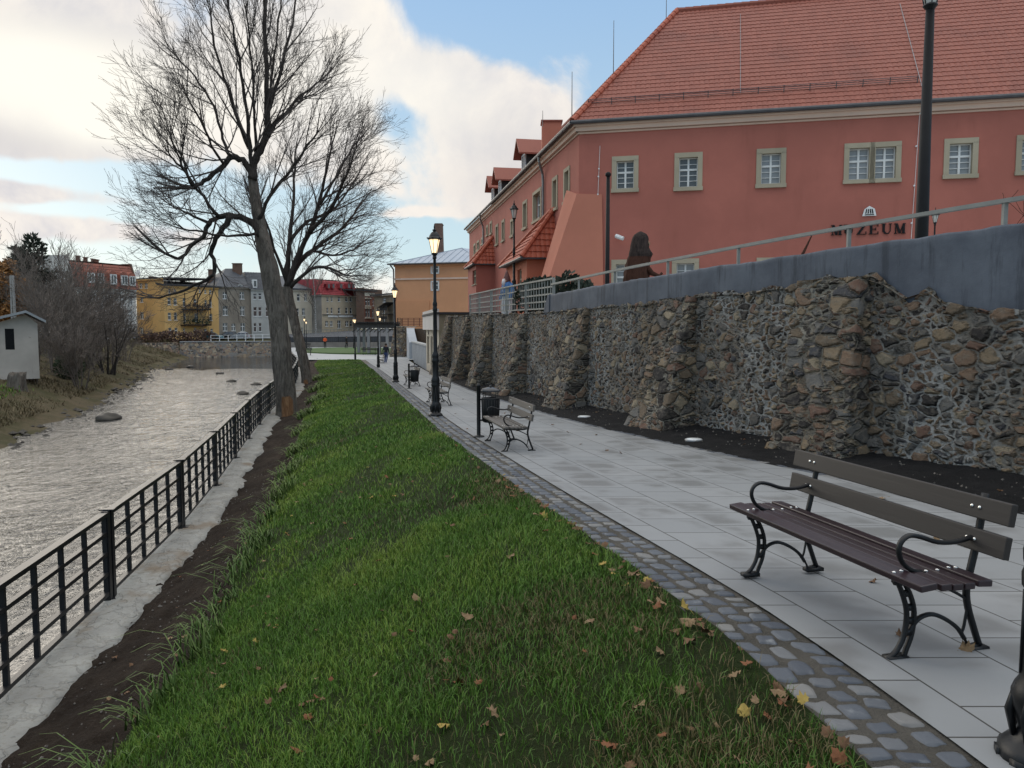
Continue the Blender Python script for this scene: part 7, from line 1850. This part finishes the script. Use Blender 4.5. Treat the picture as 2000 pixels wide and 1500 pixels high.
m.add(vs, [(j*n+i, j*n+(i+1) % n, (j+1)*n+(i+1) % n, (j+1)*n+i) for j in range(5) for i in range(n)]+[tuple(5*n+i for i in range(n))]); tag(m.build('tree_stump', M_bark, None, True), 'rugged old tree stump in front of the hut', 'stump')
def leafy(label, pos, w, h, seed, mat, size=.16, n=1400, nm='evergreen_shrub'):
    t = thing(nm, label, 'shrub', pos, 0); g = np.random.default_rng(seed); c = np.array(pos); d = g.normal(size=(n, 3)); d /= np.linalg.norm(d, axis=1)[:, None]; r = g.random(n)**.4*(.75+.5*fbm(d[:, 0]*2+5, d[:, 1]*2+d[:, 2]*2, seed, 3)); P = c+d*r[:, None]*np.array([w, w, h*.5])+np.array([0,0,h*.45]); card_mesh('foliage', P, d+g.normal(size=(n, 3))*.5+np.array([0,0,.5]), size, mat, t, seed, .4)
    m = MB(); 
    for k in range(5): a = k*1.26; m.tube([Vector(pos)-Vector((0,0,.1)), Vector(pos)+Vector((math.cos(a)*w*.3, math.sin(a)*w*.3, h*.5))], [.03,.012], 4)
    m.build('stems', M_twig, t)
leafy('low dusty green evergreen bush under the bare shrubs', bp(136, 55), .95, 1.9, 3, M_shrubgreen, .16, 1600)
for i, (px, Y, h, w, lab) in enumerate(((335,126,2.0,3.0,'reddish brown brush on the bank in front of the yellow house'),(390,127,2.2,2.6,'reddish brush beside the teal car'),(300,124,1.6,2.6,'low reddish brush near the yellow house corner'))):
    p_ = at(px, 671, Y); leafy(lab, p_, w, h, 30+i, M_reddish, .35, 700, 'brush')
# dark hedge and evergreen tops on the terrace, bush at right
def hedge(label, px, py, Y, w, h, seed, size=.16, n=1300): p_ = at(px, py, Y); leafy(label, (p_.x, Y, 2.1), w, h, seed, M_needle, size, n, 'evergreen_shrub')
hedge('dark evergreen shrub under the nearer tiled annex behind the lattice fence', 1040, 590, 26.5, .55, 1.25, 41, .12); hedge('dark evergreen shrub behind the lattice fence near the parapet end', 1064, 590, 25.5, .5, 1.2, 42, .12)
hedge('small dark cypress tip showing above the parapet near the corner buttress', 1107, 560, 24.0, .42, 1.22, 43, .14, 700); hedge('low spiky evergreen beside the cypress tip behind the handrail', 1140, 560, 23.4, .3, .95, 44, .14, 400)
bt = at(1990, 440, 11.5); bare_plant('bare_shrub', 'bare reddish twigs above the parapet at the right picture edge', 'shrub', (bt.x+.12, 11.5, 2.2), 1.75, .6, 3, 88, M_statue, M_statue, None, .004, .02, .55, .08, 2)
# bare trees far behind the houses
for i, (px, Y, yt, lab) in enumerate(((150,150,470,'pale bare tree behind the rust mansard roof'),(255,165,520,'thin bare tree top behind the yellow house'),(375,165,505,'bare tree tops behind the yellow house roof'),(345,175,520,'smaller bare tree behind the yellow house'),(420,178,525,'dark bare tree behind the slate roof'),(595,165,470,'bare tree behind the cream house'),(617,142,500,'slim birch with white trunk by the red roofed house'),(725,185,560,'bare tree behind the brick house'),(752,190,562,'farther bare tree behind the low stone house'),(655,190,520,'bare tree behind the red mansard roof'))):
    p_ = at(px, 650, Y); H = at(px, yt, Y).z-p_.z; bare_plant('bare_tree', lab, 'tree', p_, H, 2, 1, 120+i, M_birch if 'birch' in lab else M_paletwig, M_paletwig, 'bare trees behind the old houses', .022, .22, .9, .10, 3)
# dry grass on the bank, stones in the river
def drygrass():
    g = np.random.default_rng(17); n = 70000; Y = 20+100*g.random(n)**1.3; d = 1.0+g.random(n)**1.2*26
    tab = np.linspace(15, 125, 60); sx = np.interp(Y, tab, [SHORE(q) for q in tab]); X = sx-d; Z = np.array([gz(x, y) for x, y in zip(X, Y)])+(fbm(X*.5, Y*.5, 5, 4)-.47)*.5
    keep = fbm(X*.25, Y*.25, 66, 3) > .33; o = blades('dry_grass', np.stack([X, Y, Z], -1)[keep], .24, .04, M_drygrass, .8, 5); tag(o, kind='stuff')
    gr = np.stack([X, Y, Z+.02], -1); k2 = (np.abs(Y-37) < 4) & (np.abs(d-6) < 2.2); o = blades('green_bank_grass', gr[k2].repeat(4, 0)+g.normal(size=(k2.sum()*4, 3))*[.6,.6,.02], .18, .05, M_grass, .6, 6); tag(o, kind='stuff')
    p0 = [at(230+100*g.random(), 669, 123+3*g.random()) for i in range(900)]; o = blades('tall_dry_grass', np.array([[q.x, q.y, q.z-.3] for q in p0]), 1.0, .10, M_drygrass, .5, 7); tag(o, kind='stuff')
drygrass()
def stone(label, px, py, w, h, seed, grp='stones in the river'):
    q = onz(px, py, WZ); m = MB(); b = bmesh.new(); bmesh.ops.create_icosphere(b, subdivisions=3, radius=1); rng = random.Random(seed)
    for v in b.verts:
        n_ = float(fbm(np.array([v.co.x*1.7+seed]), np.array([v.co.y*1.7+v.co.z*1.3]), seed, 3)[0]); v.co *= .65+.7*n_
    m.add([(q.x+v.co.x*w, q.y+v.co.y*w*.8, q.z+v.co.z*h) for v in b.verts], [[v.index for v in f.verts] for f in b.faces]); b.free()
    tag(m.build('river_stone', pmat('wet_stone', (.035,.03,.024), (.07,.06,.045), 3, .6, .4, 20), None, True), label, 'stone', grp)
stone('largest dark stone lying in the shallow river near the left bank', 212, 818, .65, .32, 3)
for i, (px, py, lab) in enumerate(((474,770,'dark stone in the river near the railing'),(452,745,'flat stone by the rapids in mid river'),(330,722,'small stone close to the left shore bend'),(372,717,'small stone in the calmer upper river'),(430,730,'stone at the head of the rapids'),(500,752,'stone under the quay beside the trunk'))): stone(lab, px, py, .45, .22, 10+i)
def shore_stones():
    g = random.Random(6); m = MB()
    for i in range(420):
        y = 18+95*g.random()**1.3; x = SHORE(y)-g.gauss(0, .5)+.2; r = g.uniform(.06, .22); z = max(gz(x, y), WZ-.02)
        M = Matrix.Rotation(g.random()*6, 3, 'Z'); vs = [M @ Vector(v)*r+Vector((x, y, z)) for v in ((1.2,0,0),(-1,.2,0),(0,1,.1),(0,-.8,0),(0,.1,.6),(.1,0,-.7))]; m.add(vs, [(0,2,4),(2,1,4),(1,3,4),(3,0,4),(2,0,5),(1,2,5),(3,1,5),(0,3,5)])
    tag(m.build('shore_stones', pmat('shore_stone', (.05,.043,.035), (.09,.08,.065), 3, .8)), kind='stuff')
shore_stones()
# ------------------------------------------------------------------ render settings
scene.cycles.use_denoising = True
scene.cycles.max_bounces = 6; scene.cycles.diffuse_bounces = 3; scene.cycles.glossy_bounces = 3; scene.cycles.transparent_max_bounces = 8
scene.cycles.sample_clamp_indirect = 6
